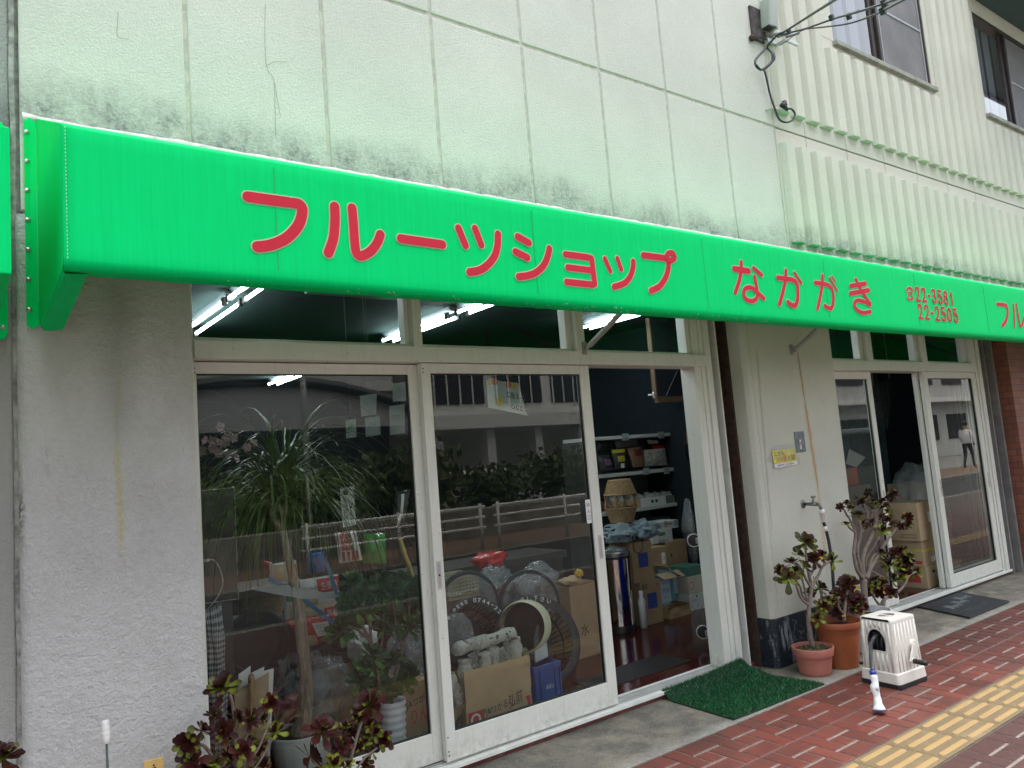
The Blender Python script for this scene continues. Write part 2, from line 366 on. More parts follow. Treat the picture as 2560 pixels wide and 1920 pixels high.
def brickpave():
    m, nt, b = new_mat('red paving'); co = N(nt, 'ShaderNodeTexCoord').outputs['Object']
    g = N(nt, 'ShaderNodeNewGeometry'); r = g.outputs['Random Per Island']
    sp = N(nt, 'ShaderNodeSeparateXYZ'); nt.links.new(co, sp.inputs[0])
    col = mixc(nt, r, (0.185, 0.044, 0.029), (0.110, 0.028, 0.019))
    # the worn kerb-side tiles are a browner batch
    far = mth(nt, 'MAXIMUM', mth(nt, 'MULTIPLY', ramp(nt, sp.outputs[0], 4.2, 6.2), 0.55), mth(nt, 'MULTIPLY', mth(nt, 'LESS_THAN', sp.outputs[1], 1.93), 1.0))
    col = mixc(nt, far, col, (0.062, 0.026, 0.023))
    col = mixc(nt, mth(nt, 'MULTIPLY', ramp(nt, noi(nt, co, 3.5, 6, 0.65), 0.44, 0.66), 0.75), col, (0.06, 0.024, 0.02))
    col = mixc(nt, mth(nt, 'MULTIPLY', ramp(nt, noi(nt, co, 150, 3), 0.56, 0.72), 0.45), col, (0.30, 0.12, 0.085))
    nt.links.new(col, b.inputs['Base Color'])
    rr = N(nt, 'ShaderNodeMapRange'); rr.inputs[3].default_value = 0.33; rr.inputs[4].default_value = 0.7
    nt.links.new(noi(nt, co, 2.5, 5), rr.inputs[0]); nt.links.new(rr.outputs[0], b.inputs['Roughness'])
    bumpn(nt, b, noi(nt, co, 160, 3), 0.3, 0.002); return m
def tact():
    m, nt, b = new_mat('tactile yellow'); co = N(nt, 'ShaderNodeTexCoord').outputs['Object']
    g = N(nt, 'ShaderNodeNewGeometry')
    sp = N(nt, 'ShaderNodeSeparateXYZ'); nt.links.new(co, sp.inputs[0])
    col = mixc(nt, noi(nt, co, 7, 4), (0.37, 0.245, 0.10), (0.30, 0.19, 0.07))
    col = mixc(nt, mth(nt, 'LESS_THAN', sp.outputs[2], -0.0475), col, (0.20, 0.13, 0.042))
    col = mixc(nt, mth(nt, 'MULTIPLY', mth(nt, 'ADD', 0.45, ramp(nt, noi(nt, co, 70, 5, 0.7), 0.44, 0.56), True), mth(nt, 'MULTIPLY', mth(nt, 'LESS_THAN', sp.outputs[2], -0.0475), 0.62)), col, (0.12, 0.10, 0.07))
    col = mixc(nt, mth(nt, 'MULTIPLY', ramp(nt, noi(nt, co, 5, 5), 0.5, 0.75), 0.45), col, (0.30, 0.22, 0.12))
    nt.links.new(col, b.inputs['Base Color']); b.inputs['Roughness'].default_value = 0.6
    bumpn(nt, b, noi(nt, co, 140, 3), 0.3, 0.003); return m
m_grout_l = M('pale grout', (0.20, 0.165, 0.14), 0.85, var=0.25, vs=14)
m_grout_d = M('dark grout', (0.085, 0.07, 0.06), 0.9, var=0.3, vs=14)
m_conc = concrete(); m_pave = brickpave(); m_tact = tact()
m_asph = M('asphalt', (0.035, 0.036, 0.038), 0.85, var=0.2, vs=30, bump=0.3)
m_dirt = M('ground soil', (0.12, 0.11, 0.09), 0.95, var=0.2, vs=2)

mb = MB(); mb.quad((-250, -250, -0.24), (250, -250, -0.24), (250, 250, -0.24), (-250, 250, -0.24))
struct(mb.build('ground', m_dirt))
mb = MB(); mb.box(-60, 80, -4.55, -1.35, -0.5, -0.2); struct(mb.build('road', m_asph))
mb = MB(); mb.box(-60, 80, -1.35, -1.2, -0.5, -0.05); mb.box(-60, 80, -4.7, -4.55, -0.5, -0.05)
struct(mb.build('kerb', M('kerb stone', (0.18, 0.175, 0.165), 0.8, var=0.2), bevel=0.01))
mb = MB(); mb.box(-60, 80, -7.2, -4.7, -0.5, -0.055); struct(mb.build('far_pavement', M('far paving', (0.15, 0.10, 0.07), 0.8, var=0.15)))
mb = MB(); mb.box(-60, 80, -22, -7.2, -0.5, -0.057); struct(mb.build('forecourt', M('forecourt', (0.2, 0.2, 0.19), 0.8, var=0.15)))
mb = MB(); mb.box(0.05, 14, 2.945, 3.6, -0.3, -0.05)
struct(mb.build('apron', m_conc))
mb = MB(); mb.box(-8, 0.05, 2.945, 3.7, -0.3, -0.052); mb.box(0.05, 14, 2.92, 2.945, -0.3, -0.056, 1)
struct(mb.build('apron_edge', [m_conc, m_grout_d]))

# pinwheel paving, every brick a low bevelled block on grout
def brick(mb, x0, x1, y0, y1, z=-0.05):
    h = 0.006; b = 0.005
    mb.add([(x0, y0, z-h), (x1, y0, z-h), (x1, y1, z-h), (x0, y1, z-h), (x0+b, y0+b, z), (x1-b, y0+b, z), (x1-b, y1-b, z), (x0+b, y1-b, z)],
           [(4, 5, 6, 7), (0, 1, 5, 4), (1, 2, 6, 5), (2, 3, 7, 6), (3, 0, 4, 7)])
mb = MB(); gl = MB()
T = 0.3065; X0 = 3.876-T*22
strips = [(2.555, 2.94), (2.22, 2.555)]
y = 1.905
while y > -1.15: strips.append((y-0.34, y)); y -= 0.34
for (ya, yb) in strips:
    n0 = 0 if yb > 1.95 else 6
    for i in range(n0, 58):
        xa = X0+i*T; xb = xa+T; t1 = xa+T/3; t2 = xa+2*T/3; H = yb-ya; u1 = yb-H/3; u2 = yb-2*H/3; g = 0.0048; q = 0.0075
        g = 0.004; jy = random.uniform(-0.001, 0.001)
        brick(mb, xa+g, t1-g, u2+q, yb-g)            # long, left
        brick(mb, t1+g, xb-g, u1+q, yb-g)            # along, top
        brick(mb, t1+g, t2-g, u2+q, u1-q+0.001)      # small, middle
        brick(mb, t2+g, xb-g, ya+g, u1-q+0.001)      # long, right
        brick(mb, xa+g, t2-g, ya+g, u2-q+0.001)      # along, bottom
        for (xx, y0_, y1_) in ((t1, u2, yb), (t2, ya, u1)): gl.box(xx-0.0022, xx+0.0022, y0_, y1_, -0.06, -0.0540)
        gl.box(t1, xb, u1-0.008, u1+0.008, -0.06, -0.0532+jy*0.3); gl.box(xa, t2, u2-0.008, u2+0.008, -0.06, -0.0532+jy*0.3)
pav = mb.build('pavement', m_pave); struct(pav)
o = gl.build('pavement_grout', m_grout_l); struct(o)
mb = MB(); mb.box(-60, 80, -1.2, 2.925, -0.4, -0.0545); struct(mb.build('pavement_base', m_grout_d))
# tactile strip
mb = MB(); TT = 0.305; XT = 3.81-TT*14; ya, yb = 1.91, 2.212
for i in range(0, 46):
    xa = XT+i*TT
    b0 = 0.002
    mb.add([(xa+b0, ya, -0.06), (xa+TT-b0, ya, -0.06), (xa+TT-b0, yb, -0.06), (xa+b0, yb, -0.06), (xa+b0, ya, -0.05), (xa+TT-b0, ya, -0.05), (xa+TT-b0, yb, -0.05), (xa+b0, yb, -0.05)],
           [(4, 5, 6, 7), (0, 1, 5, 4), (1, 2, 6, 5), (2, 3, 7, 6), (3, 0, 4, 7)])
    for k in range(4):
        yc = ya+(yb-ya)*(k+0.5)/4; hw = 0.0185; hl = 0.133; xc = xa+TT/2; n = 6
        top = []; bot = []
        for (sx, a0) in ((1, -90), (-1, 90)):
            for j in range(n+1):
                a = rad(a0+180*j/n); cx = xc+sx*(hl-hw)
                bot.append((cx+math.cos(a)*hw, yc+math.sin(a)*hw, -0.0502)); top.append((cx+math.cos(a)*(hw-0.006), yc+math.sin(a)*(hw-0.006), -0.0445))
        m = len(top); mb.add(bot+top, [tuple(range(m, 2*m))]+[(j, (j+1) % m, m+(j+1) % m, m+j) for j in range(m)])
struct(mb.build('tactile_paving', m_tact))

# ------------------------------------------------------------------ the shop building
B = thing('shop_building', 'cream stucco building with glazed sliding shop doors and ribbed upper wall', 'building')
jx = [0.243, 0.871, 1.52, 2.16, 2.79, 3.424, 4.056, 4.69, 5.315]
g = 0.010
mb = MB()
for i in range(8):
    for (z0, z1) in ((2.6, 3.985), (3.985, 5.6), (5.6, 7.4)):
        mb.box(jx[i]+g*(i > 0), jx[i+1]-g*0.9, WY, WY+0.03, z0+g, z1-g)
mb.build('wall', m_wall, B, bevel=0.007)
mb = MB(); mb.box(0.26, 5.33, WY+0.0075, WY+0.17, 2.6, 7.4); mb.build('wall_backing', m_joint, B)
# ribbed wall: flat sheet with openings for the windows, then trapezoid ribs
mb = MB(); X1 = 13.4
WIN = [(6.40, 8.24, 5.0, 6.3), (9.53, 11.4, 5.0, 6.25)]
def sheet(x0, x1, z0, z1): mb.box(x0, x1, WY, WY+0.03, z0, z1)
sheet(5.321, X1, 2.6, 3.979); sheet(5.321, X1, 3.991, 5.0)
for (x0, x1) in ((5.321, 6.40), (8.24, 9.53), (11.4, X1)): sheet(x0, x1, 5.0, 7.4)
for wn in WIN: sheet(wn[0], wn[1], wn[3], 7.4)
def rib(xc, z0, z1):
    d = 0.05; a = 0.088; b = 0.055
    lo = [(xc-a, WY, z0), (xc-b, WY-d, z0), (xc+b, WY-d, z0), (xc+a, WY, z0)]
    mb.prism(lo, (0, 0, z1-z0))
for i in range(37):
    xr = 5.435+i*0.2125
    rib(xr, 3.04, 3.862)
    top = 7.4
    for wn in WIN:
        if wn[0]-0.12 < xr < wn[1]+0.12: top = 4.885
    rib(xr, 4.118, top)
mb.build('ribbed_wall', m_rib, B, bevel=0.006)
mb = MB()
for x in (5.745, 6.372, 7.014, 7.63, 8.27, 8.9): mb.box(x-0.002, x+0.002, WY-0.0012, WY-0.0008, 2.99, 4.117)
mb.build('panel_joint', m_crack, B)
# hairline cracks
mb = MB()
q1 = zone(0, 0, .57866)
for pl in ([(510, 55), (507, 100), (508, 160), (555, 172)], [(1145, 20), (1143, 150), (1150, 285), (1180, 340), (1195, 420), (1210, 505)], [(1150, 285), (1190, 268), (1240, 270)], [(1185, 360), (1187, 470), (1190, 590)]):
    stroke(mb, [P(*q1(*p), WY) for p in pl], 0.0014, (0, -1, 0), 0.004)
mb.build('crack', m_crack, B)
# left pillar, its side face turns back towards the neighbour
mb = MB()
rc = 0.05; prof = [(0.225, 3.70)]
for k in range(7):
    a = math.pi - k*math.pi/12; prof.append((0.265+0.04*math.cos(a), WY+0.04-0.04*math.sin(a)))
prof += [(0.846, WY), (0.846, 3.70)]
mb.prism([(x, y_, -0.3) for x, y_ in prof], (0, 0, 2.9))
mb.build('left_pillar', m_pil, B)
zb = P(1934.6, 1549.6, WY).z
mb = MB()
mb.prism([(x, y_, zb) for x, y_ in [(4.60, 3.75), (4.60, 3.40), (4.625, WY), (5.745, WY), (5.745, 3.75)]], (0, 0, 2.62-zb))
mb.build('pillar', m_post, B, bevel=0.006)
mb = MB(); mb.prism([(x, y_, -0.3) for x, y_ in [(4.597, 3.75), (4.597, 3.402), (4.628, WY-0.003), (5.748, WY-0.003), (5.748, 3.75)]], (0, 0, zb+0.298))
mb.build('pillar_base', m_navy, B, bevel=0.004)
mb = MB(); mb.box(4.672, 4.69, WY-0.004, WY+0.01, zb+0.004, 2.6); mb.build('corner_bead', m_post, B, bevel=0.003)
# white caulking on the wall above the awning
mb = MB()
def cfn(u, v):
    x = 0.25+u*10; return Vector((x, WY-0.003-0.007*math.sin(math.pi*v), 2.985+(v-0.5)*(0.03+0.02*noise.noise(Vector((x*3, 1, 0)))) + 0.006*noise.noise(Vector((x*14, 0, 0)))))
mb.grid(cfn, 300, 4); mb.build('caulking', M('caulk', (0.55, 0.55, 0.52), 0.7, var=0.25, vs=24, bump=0.5, bs=60), B, smooth=True)

def brick_tiles():
    m, nt, b = new_mat('brick tiles'); co = N(nt, 'ShaderNodeTexCoord').outputs['Object']
    sp = N(nt, 'ShaderNodeSeparateXYZ'); nt.links.new(co, sp.inputs[0])
    cb = N(nt, 'ShaderNodeCombineXYZ'); nt.links.new(mth(nt, 'ADD', sp.outputs[0], sp.outputs[1]), cb.inputs[0]); nt.links.new(sp.outputs[2], cb.inputs[1])
    bt = N(nt, 'ShaderNodeTexBrick'); nt.links.new(cb.outputs[0], bt.inputs['Vector'])
    bt.inputs['Scale'].default_value = 1; bt.inputs['Brick Width'].default_value = 0.11; bt.inputs['Row Height'].default_value = 0.068
    bt.inputs['Mortar Size'].default_value = 0.004; bt.inputs['Color1'].default_value = (0.30, 0.105, 0.06, 1); bt.inputs['Color2'].default_value = (0.21, 0.07, 0.045, 1); bt.inputs['Mortar'].default_value = (0.09, 0.07, 0.06, 1)
    nt.links.new(bt.outputs[0], b.inputs['Base Color']); b.inputs['Roughness'].default_value = 0.6
    bumpn(nt, b, mth(nt, 'ADD', mth(nt, 'MULTIPLY', bt.outputs[1], -1), mth(nt, 'MULTIPLY', noi(nt, co, 60), 0.2)), 0.8, 0.006); return m
mb = MB(); mb.box(9.12, 13.4, WY-0.002, 3.75, -0.3, 2.6); mb.build('brick_pillar', brick_tiles(), B)

# --- shop front one: frame
def post(mb, x0, x1, y0, y1, z0, z1): mb.box(x0, x1, y0, y1, z0, z1)
mb = MB()
post(mb, 0.87, 0.898, 3.545, 3.70, 0, 2.6)
mb.box(0.898, 4.40, 3.535, 3.69, 2.074, 2.158)                     # transom beam
for (a, b) in ((2.013, 2.067), (3.165, 3.236)): post(mb, a, b, 3.535, 3.66, 2.158, 2.6)
for (a, b) in ((1.985, 2.012), (3.118, 3.164), (4.235, 4.276)): post(mb, a, b, 3.575, 3.64, 2.176, 2.6)
mb.box(0.898, 4.276, 3.575, 3.64, 2.158, 2.176)
post(mb, 4.277, 4.345, 3.56, 3.69, 0, 2.6); post(mb, 4.345, 4.385, 3.552, 3.69, 0, 2.6); post(mb, 4.385, 4.445, 3.538, 3.69, 0, 2.6)
mb.build('shopfront_frame', m_alu, B, bevel=0.003)
mb = MB()
for (a, b) in ((0.898, 1.985), (2.067, 3.118), (3.236, 4.235)): mb.quad((a, 3.60, 2.176), (b, 3.60, 2.176), (b, 3.60, 2.6), (a, 3.60, 2.6))
mb.build('transom_pane', m_glass, B)
mb = MB(); mb.box(4.445, 4.60, 3.60, 3.70, -0.05, 2.6, 0); mb.box(4.50, 4.514, 3.53, 3.60, -0.05, 2.6, 1); mb.box(4.58, 4.599, 3.50, 3.60, -0.05, 2.6, 2)
mb.box(4.515, 4.58, 3.585, 3.60, -0.05, 2.6, 0)
mb.build('shutter_rail', [m_dkpaint, m_alu2, m_rust], B)
mb = MB()
mb.box(0.87, 4.50, 3.562, 3.72, -0.3, -0.004, 0)
mb.box(0.87, 4.45, 3.53, 3.562, -0.02, 0.0, 0)
for yy in (3.578, 3.602, 3.634, 3.66): mb.box(0.9, 4.28, yy, yy+0.006, -0.004, 0.007, 1)
mb.box(0.87, 4.6, 3.555, 3.562, -0.049, -0.02, 2)
mb.build('sill', [m_alu2, m_steel, M('red sill paint', (0.16, 0.05, 0.04), 0.7, var=0.4, vs=14)], B, bevel=0.0015)

def sliding_door(x0, x1, y0, ls, rs, z0, z1, bot, top, handle=None, hz=(0.87, 1.02), dark=False):
    t = 0.04; mb = MB()
    mb.box(x0, x0+ls, y0, y0+t, z0, z1); mb.box(x1-rs, x1, y0, y0+t, z0, z1)
    mb.box(x0+ls, x1-rs, y0+0.001, y0+t-0.001, z0, bot); mb.box(x0+ls, x1-rs, y0+0.001, y0+t-0.001, top, z1)
    d = mb.build('sliding_door', m_alu, B, bevel=0.0025)
    gk = MB(); e = 0.006
    gk.box(x0+ls, x0+ls+e, y0+0.012, y0+0.03, bot, top); gk.box(x1-rs-e, x1-rs, y0+0.012, y0+0.03, bot, top)
    gk.box(x0+ls+e, x1-rs-e, y0+0.012, y0+0.03, bot, bot+e); gk.box(x0+ls+e, x1-rs-e, y0+0.012, y0+0.03, top-e, top)
    gk.build('gasket', m_black, d)
    p = MB(); p.quad((x0+ls+e, y0+0.021, bot+e), (x1-rs-e, y0+0.021, bot+e), (x1-rs-e, y0+0.021, top-e), (x0+ls+e, y0+0.021, top-e)); p.build('glass_pane', m_glass, d)
    if handle:
        for hx, dk in handle:
            h = MB(); a, b = hz
            h.box(hx-0.014, hx+0.014, y0-0.002, y0+0.002, a, b, 0); h.box(hx-0.008, hx+0.008, y0-0.0028, y0-0.0018, a+0.012, b-0.012, 2)
            if dk: h.lathe((hx, y0-0.003, (a+b)/2), [(0.0, 0.0012), (0.006, 0.0012), (0.006, 0)], 12, 1, axis=(0, -1, 0))
            h.build('handle', [m_steel, m_black, M('pull inset', (0.42, 0.42, 0.44), 0.4, 0.4, var=0.05)], d, bevel=0.0008)
    s = MB()
    for zz in (z0+0.03, z0+0.05, z0+0.12, z1-0.03, z1-0.05):
        s.lathe((x0+0.012, y0-0.0005, zz), [(0.0, 0.0012), (0.004, 0.0012), (0.004, 0)], 10, 0, axis=(0, -1, 0))
    s.build('screw', m_black, d); return d
D1 = sliding_door(0.902, 2.078, 3.61, 0.02, 0.07, 0.012, 2.068, 0.155, 2.015)
D2 = sliding_door(2.059, 3.268, 3.56, 0.058, 0.075, 0.012, 2.070, 0.150, 2.016, [(2.085, True), (3.235, False)], (0.875, 1.02))
# paper strip with the word for entrance
za = P(1462, 1250, DY-0.003); zb_ = P(1480, 1307, DY-0.003)
mb = MB(); xa, xb = za.x+0.003, za.x+0.042; mb.box(xa, xb, DY-0.0025, DY-0.001, zb_.z, za.z, 0)
hh = za.z-zb_.z
for k, ch in enumerate('出入口'): text_on(mb, ch, (xa+0.009, DY-0.0035, za.z-hh*(0.12+0.28*k)-hh*0.17), (0.021, 0, 0), (0, 0, hh*0.17), 1)
mb.build('door_sign', [m_white, m_black], D2)

# --- shop front two
mb = MB()
mb.box(5.9, 8.735, 3.535, 3.69, 2.062, 2.152)
for (a, b) in ((6.60, 6.68), (7.60, 7.687), (8.64, 8.735)): post(mb, a, b, 3.535, 3.66, 2.152, 2.6)
for (a, b) in ((6.535, 6.599), (7.537, 7.599), (8.575, 8.639)): post(mb, a, b, 3.575, 3.64, 2.17, 2.6)
mb.box(5.9, 8.575, 3.575, 3.64, 2.152, 2.17)
post(mb, 8.745, 8.785, 3.552, 3.69, 0, 2.6); post(mb, 8.785, 8.86, 3.538, 3.69, 0, 2.6)
mb.build('shopfront_frame', m_alu, B, bevel=0.003)
mb = MB()
for (a, b) in ((5.9, 6.535), (6.68, 7.537), (7.687, 8.575)): mb.quad((a, 3.60, 2.17), (b, 3.60, 2.17), (b, 3.60, 2.6), (a, 3.60, 2.6))
mb.build('transom_pane', m_glass, B)
mb = MB(); mb.box(8.86, 9.12, 3.60, 3.70, -0.05, 2.6, 0); mb.box(8.93, 8.95, 3.53, 3.60, -0.05, 2.6, 1); mb.box(9.06, 9.10, 3.50, 3.60, -0.05, 2.6, 1)
mb.build('shutter_rail', [m_dkpaint, M('grey rail', (0.24, 0.23, 0.22), 0.5, var=0.2)], B)
mb = MB(); mb.box(5.75, 8.9, 3.562, 3.72, -0.3, -0.004, 0); mb.box(5.75, 8.9, 3.53, 3.562, -0.02, 0.0, 0)
for yy in (3.578, 3.602, 3.634, 3.66): mb.box(5.75, 8.78, yy, yy+0.006, -0.004, 0.007, 1)
mb.box(5.75, 9.1, 3.555, 3.562, -0.049, -0.02, 2)
mb.build('sill', [m_alu2, m_steel, M('brown sill', (0.10, 0.06, 0.05), 0.7, var=0.4, vs=14)], B, bevel=0.0015)
sliding_door(5.62, 6.735, 3.61, 0.06, 0.062, 0.012, 2.06, 0.14, 1.995, [(6.70, True)], (0.86, 1.0))
sliding_door(7.60, 8.74, 3.56, 0.085, 0.09, 0.012, 2.06, 0.125, 1.998, [(7.665, True), (8.71, False)], (0.86, 1.02))
sliding_door(7.565, 8.70, 3.61, 0.05, 0.05, 0.012, 2.06, 0.14, 1.995)

# --- upper windows
m_curt = M('white curtain', (0.66, 0.67, 0.72), 0.9, var=0.05)
m_mesh = M('insect screen', (0.17, 0.17, 0.17), 0.7, var=0.2, vs=3)
for k, (x0, x1, z0, z1) in enumerate(WIN):
    mb = MB(); f = 0.04; xm = x0+(x1-x0)*0.45
    mb.box(x0, x0+f*0.5, WY+0.01, WY+0.12, z0, z1); mb.box(x1-f*0.5, x1, WY+0.01, WY+0.12, z0, z1)
    mb.box(x0+f*0.5, x1-f*0.5, WY+0.01, WY+0.12, z1-f, z1); mb.box(x0+f*0.5, x1-f*0.5, WY+0.01, WY+0.12, z0, z0+f*0.7)
    mb.box(xm-0.02, xm+0.05, WY+0.05, WY+0.085, z0+f*0.7, z1-f); mb.box(xm+0.055, xm+0.10, WY+0.02, WY+0.05, z0+f*0.7, z1-f)
    wd = mb.build('window', m_brown, B, bevel=0.003)
    p = MB(); p.quad((x0, WY+0.065, z0), (xm, WY+0.065, z0), (xm, WY+0.065, z1), (x0, WY+0.065, z1)); p.quad((xm, WY+0.095, z0), (x1, WY+0.095, z0), (x1, WY+0.095, z1), (xm, WY+0.095, z1)); p.build('pane', m_glass2, wd)
    p = MB(); p.box(xm+0.10, x1-0.02, WY+0.034, WY+0.036, z0+0.03, z1-0.04); p.build('insect_screen', m_mesh, wd)
    p = MB(); e = 0.022
    for (a, b, c, d) in ((xm+0.10, xm+0.10+e, z0+0.028, z1-0.04), (x1-0.02-e, x1-0.02, z0+0.028, z1-0.04), (xm+0.10+e, x1-0.02-e, z0+0.028, z0+0.028+e), (xm+0.10+e, x1-0.02-e, z0+0.62, z0+0.64)): p.box(a, b, WY+0.026, WY+0.033, c, d)
    p.build('screen_frame', M('pale screen frame', (0.42, 0.42, 0.44), 0.5, 0.3, var=0.1), wd)
    p = MB(); p.grid(lambda u, v: Vector((x0+0.02+u*(x1-x0-0.04), WY+0.15+0.02*math.sin(u*46), z0+v*(z1-z0))), 120, 1); p.build('curtain', m_curt, wd, smooth=True)
    p = MB(); p.box(x0-0.03, x1+0.03, WY-0.045, WY+0.06, z0-0.045, z0-0.002); p.build('window_sill', M('weathered sill', (0.28, 0.28, 0.24), 0.6, var=0.3, vs=12), wd, bevel=0.004)
    p = MB(); p.box(x0-0.02, x1+0.02, WY+0.16, WY+0.17, z0-0.1, z1+0.1); p.build('unlit_room_sheet', m_black, wd)  # black sheet painted in for the unlit room behind
mb = MB(); mb.box(9.4, 13.4, 2.5, WY-0.002, 6.42, 6.56, 0); mb.box(9.4, 13.4, 2.46, 2.5, 6.36, 6.6, 1)
mb.build('window_hood', [M('slate soffit', (0.05, 0.065, 0.08), 0.7, var=0.1), m_brown], B)

# --- interior shell
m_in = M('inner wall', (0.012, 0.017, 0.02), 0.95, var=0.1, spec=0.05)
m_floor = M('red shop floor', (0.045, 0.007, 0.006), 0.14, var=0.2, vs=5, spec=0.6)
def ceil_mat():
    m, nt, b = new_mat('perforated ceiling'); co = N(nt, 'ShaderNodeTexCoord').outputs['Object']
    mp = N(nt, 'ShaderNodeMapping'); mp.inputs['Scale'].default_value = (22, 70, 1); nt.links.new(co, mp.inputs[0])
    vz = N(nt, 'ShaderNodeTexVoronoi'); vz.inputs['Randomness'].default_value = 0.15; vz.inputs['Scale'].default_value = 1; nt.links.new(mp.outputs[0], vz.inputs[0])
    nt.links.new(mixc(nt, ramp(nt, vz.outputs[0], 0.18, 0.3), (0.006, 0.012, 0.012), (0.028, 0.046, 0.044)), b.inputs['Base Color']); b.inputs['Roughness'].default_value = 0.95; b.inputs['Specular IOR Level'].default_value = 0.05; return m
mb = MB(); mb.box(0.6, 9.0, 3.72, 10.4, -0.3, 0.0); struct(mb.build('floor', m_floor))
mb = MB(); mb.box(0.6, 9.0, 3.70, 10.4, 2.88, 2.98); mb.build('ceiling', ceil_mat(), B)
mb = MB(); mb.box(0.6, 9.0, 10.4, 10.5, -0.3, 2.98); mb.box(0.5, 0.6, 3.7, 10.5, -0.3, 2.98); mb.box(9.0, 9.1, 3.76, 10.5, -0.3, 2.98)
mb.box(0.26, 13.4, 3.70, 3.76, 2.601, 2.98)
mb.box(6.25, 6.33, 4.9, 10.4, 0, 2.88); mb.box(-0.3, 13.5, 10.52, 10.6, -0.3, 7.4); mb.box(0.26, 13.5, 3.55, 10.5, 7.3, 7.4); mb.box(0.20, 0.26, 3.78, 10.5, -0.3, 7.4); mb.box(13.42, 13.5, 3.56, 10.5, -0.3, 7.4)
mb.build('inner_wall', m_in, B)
# ------------------------------------------------------------------ awning
def fabric(name, c1, c2, trans=0.25):
    m, nt, b = new_mat(name); co = N(nt, 'ShaderNodeTexCoord').outputs['Object']
    mp = N(nt, 'ShaderNodeMapping'); mp.inputs['Scale'].default_value = (26, 4, 1.1); nt.links.new(co, mp.inputs[0])
    st = noi(nt, mp.outputs[0], 3, 4, 0.6)
    col = mixc(nt, ramp(nt, st, 0.25, 0.75), c1, c2)
    dirt = mth(nt, 'MULTIPLY', ramp(nt, noi(nt, co, 60, 3, 0.7), 0.70, 0.76), 0.06)
    col = mixc(nt, dirt, col, (0.25, 0.45, 0.3))
    nt.links.new(col, b.inputs['Base Color']); b.inputs['Roughness'].default_value = 0.5; b.inputs['Specular IOR Level'].default_value = 0.06
    h = mth(nt, 'ADD', mth(nt, 'MULTIPLY', st, 0.5), mth(nt, 'MULTIPLY', noi(nt, co, 1.6, 4, 0.5), 2.2))
    bumpn(nt, b, h, 0.10, 0.03)
    out = nt.nodes['Material Output']; tl = N(nt, 'ShaderNodeBsdfTranslucent'); nt.links.new(col, tl.inputs[0])
    mx = N(nt, 'ShaderNodeMixShader'); mx.inputs[0].default_value = trans
    nt.links.new(b.outputs[0], mx.inputs[1]); nt.links.new(tl.outputs[0], mx.inputs[2]); nt.links.new(mx.outputs[0], out.inputs[0]); return m
m_green = fabric('green awning cloth', (0.0005, 0.76, 0.20), (0.0005, 0.68, 0.172), 0.15)
m_red = M('red lettering', (0.54, 0.027, 0.050), 0.6, var=0.05, vs=5, spec=0.12)
m_cream = M('cream outline', (0.45, 0.55, 0.32), 0.5, var=0.04)
m_seam = M('seam', (0.0, 0.36, 0.10), 0.6, var=0)
m_rivet = M('bolt', (0.5, 0.5, 0.48), 0.3, 0.8, var=0.1)
m_tube = M('grey tube', (0.36, 0.36, 0.34), 0.45, 0.3, var=0.15, vs=20)
m_stitch = M('stitch', (0.35, 0.72, 0.45), 0.6, var=0)

A = thing('awning', 'long green box awning with red shop name letters along its front', 'awning', (0.3, WY, 2.2))
XL, XR = 0.295, 13.0; ZB, ZT = 2.19, 2.648
prof = [(WY-0.004, 2.985)]
prof += [(WY-0.02+(AY+0.02-WY+0.02)*t, 2.98+(ZT+0.004-2.98)*t) for t in (0.0, 0.5, 1.0)]
for k in range(1, 6):
    a = rad(65+k*23); prof.append((AY+0.018+0.018*math.cos(a), ZT-0.014+0.018*math.sin(a)))
prof += [(AY, ZT-0.06+(ZB+0.12-ZT)*t) for t in (0, 0.25, 0.5, 0.75, 1.0)]
for k in range(0, 9):
    a = rad(180+k*21); prof.append((AY+0.032+0.032*math.cos(a), ZB+0.032+0.032*math.sin(a)))
prof += [(AY+0.085, ZB+0.012), (AY+0.10, ZB+0.006)]
xs = [XL+(XR-XL)*i/260 for i in range(261)]
mb = MB(); n = len(prof); vs = []
for x in xs:
    for j, (y_, z_) in enumerate(prof):
        d = 0.0
        if 9 <= j: d = 0.0012*noise.noise(Vector((x*2.2, z_*3, 0)))
        if abs(x-7.35) < 0.25 and j >= 8: d += -0.010*math.exp(-((x-6.05-(ZT-z_)*0.35)*14)**2)
        zz = z_
        if j > n-3: zz += 0.004*noise.noise(Vector((x*18, 5, 1)))
        vs.append((x, y_+d, zz))
mb.add(vs, [(i*n+j, (i+1)*n+j, (i+1)*n+j+1, i*n+j+1) for i in range(260) for j in range(n-1)])
mb.build('canopy', m_green, A, smooth=True, solid=0.0015)
# end cap with its flange on the wall and its own hem
mb = MB()
cap = [(AY+0.004, ZT-0.01), (AY+0.03, ZT+0.012), (WY-0.05, 2.965), (WY-0.02, 2.955), (WY-0.02, 2.20), (WY-0.05, 2.155), (WY-0.09, 2.14), (AY+0.05, ZB+0.006), (AY+0.012, ZB+0.02), (AY+0.003, ZB+0.04)]
def capx(y_): return 0.295-0.004*math.sin((y_-AY)/(WY-AY)*math.pi)
base = [(capx(y_), y_, z_) for y_, z_ in cap]; mb.add(base, [tuple(range(len(base)))[::-1]])
# flange: a strip bent flat against the wall
fl = [(2.967, 0.012), (2.99, 0.03)]
mb.add([(0.293, WY-0.03, 2.96), (0.293, WY-0.03, 2.16), (0.272, WY-0.012, 2.145), (0.272, WY-0.012, 2.985), (0.254, WY-0.011, 2.16), (0.254, WY-0.011, 2.965)],
       [(0, 1, 2, 3), (3, 2, 4, 5)])
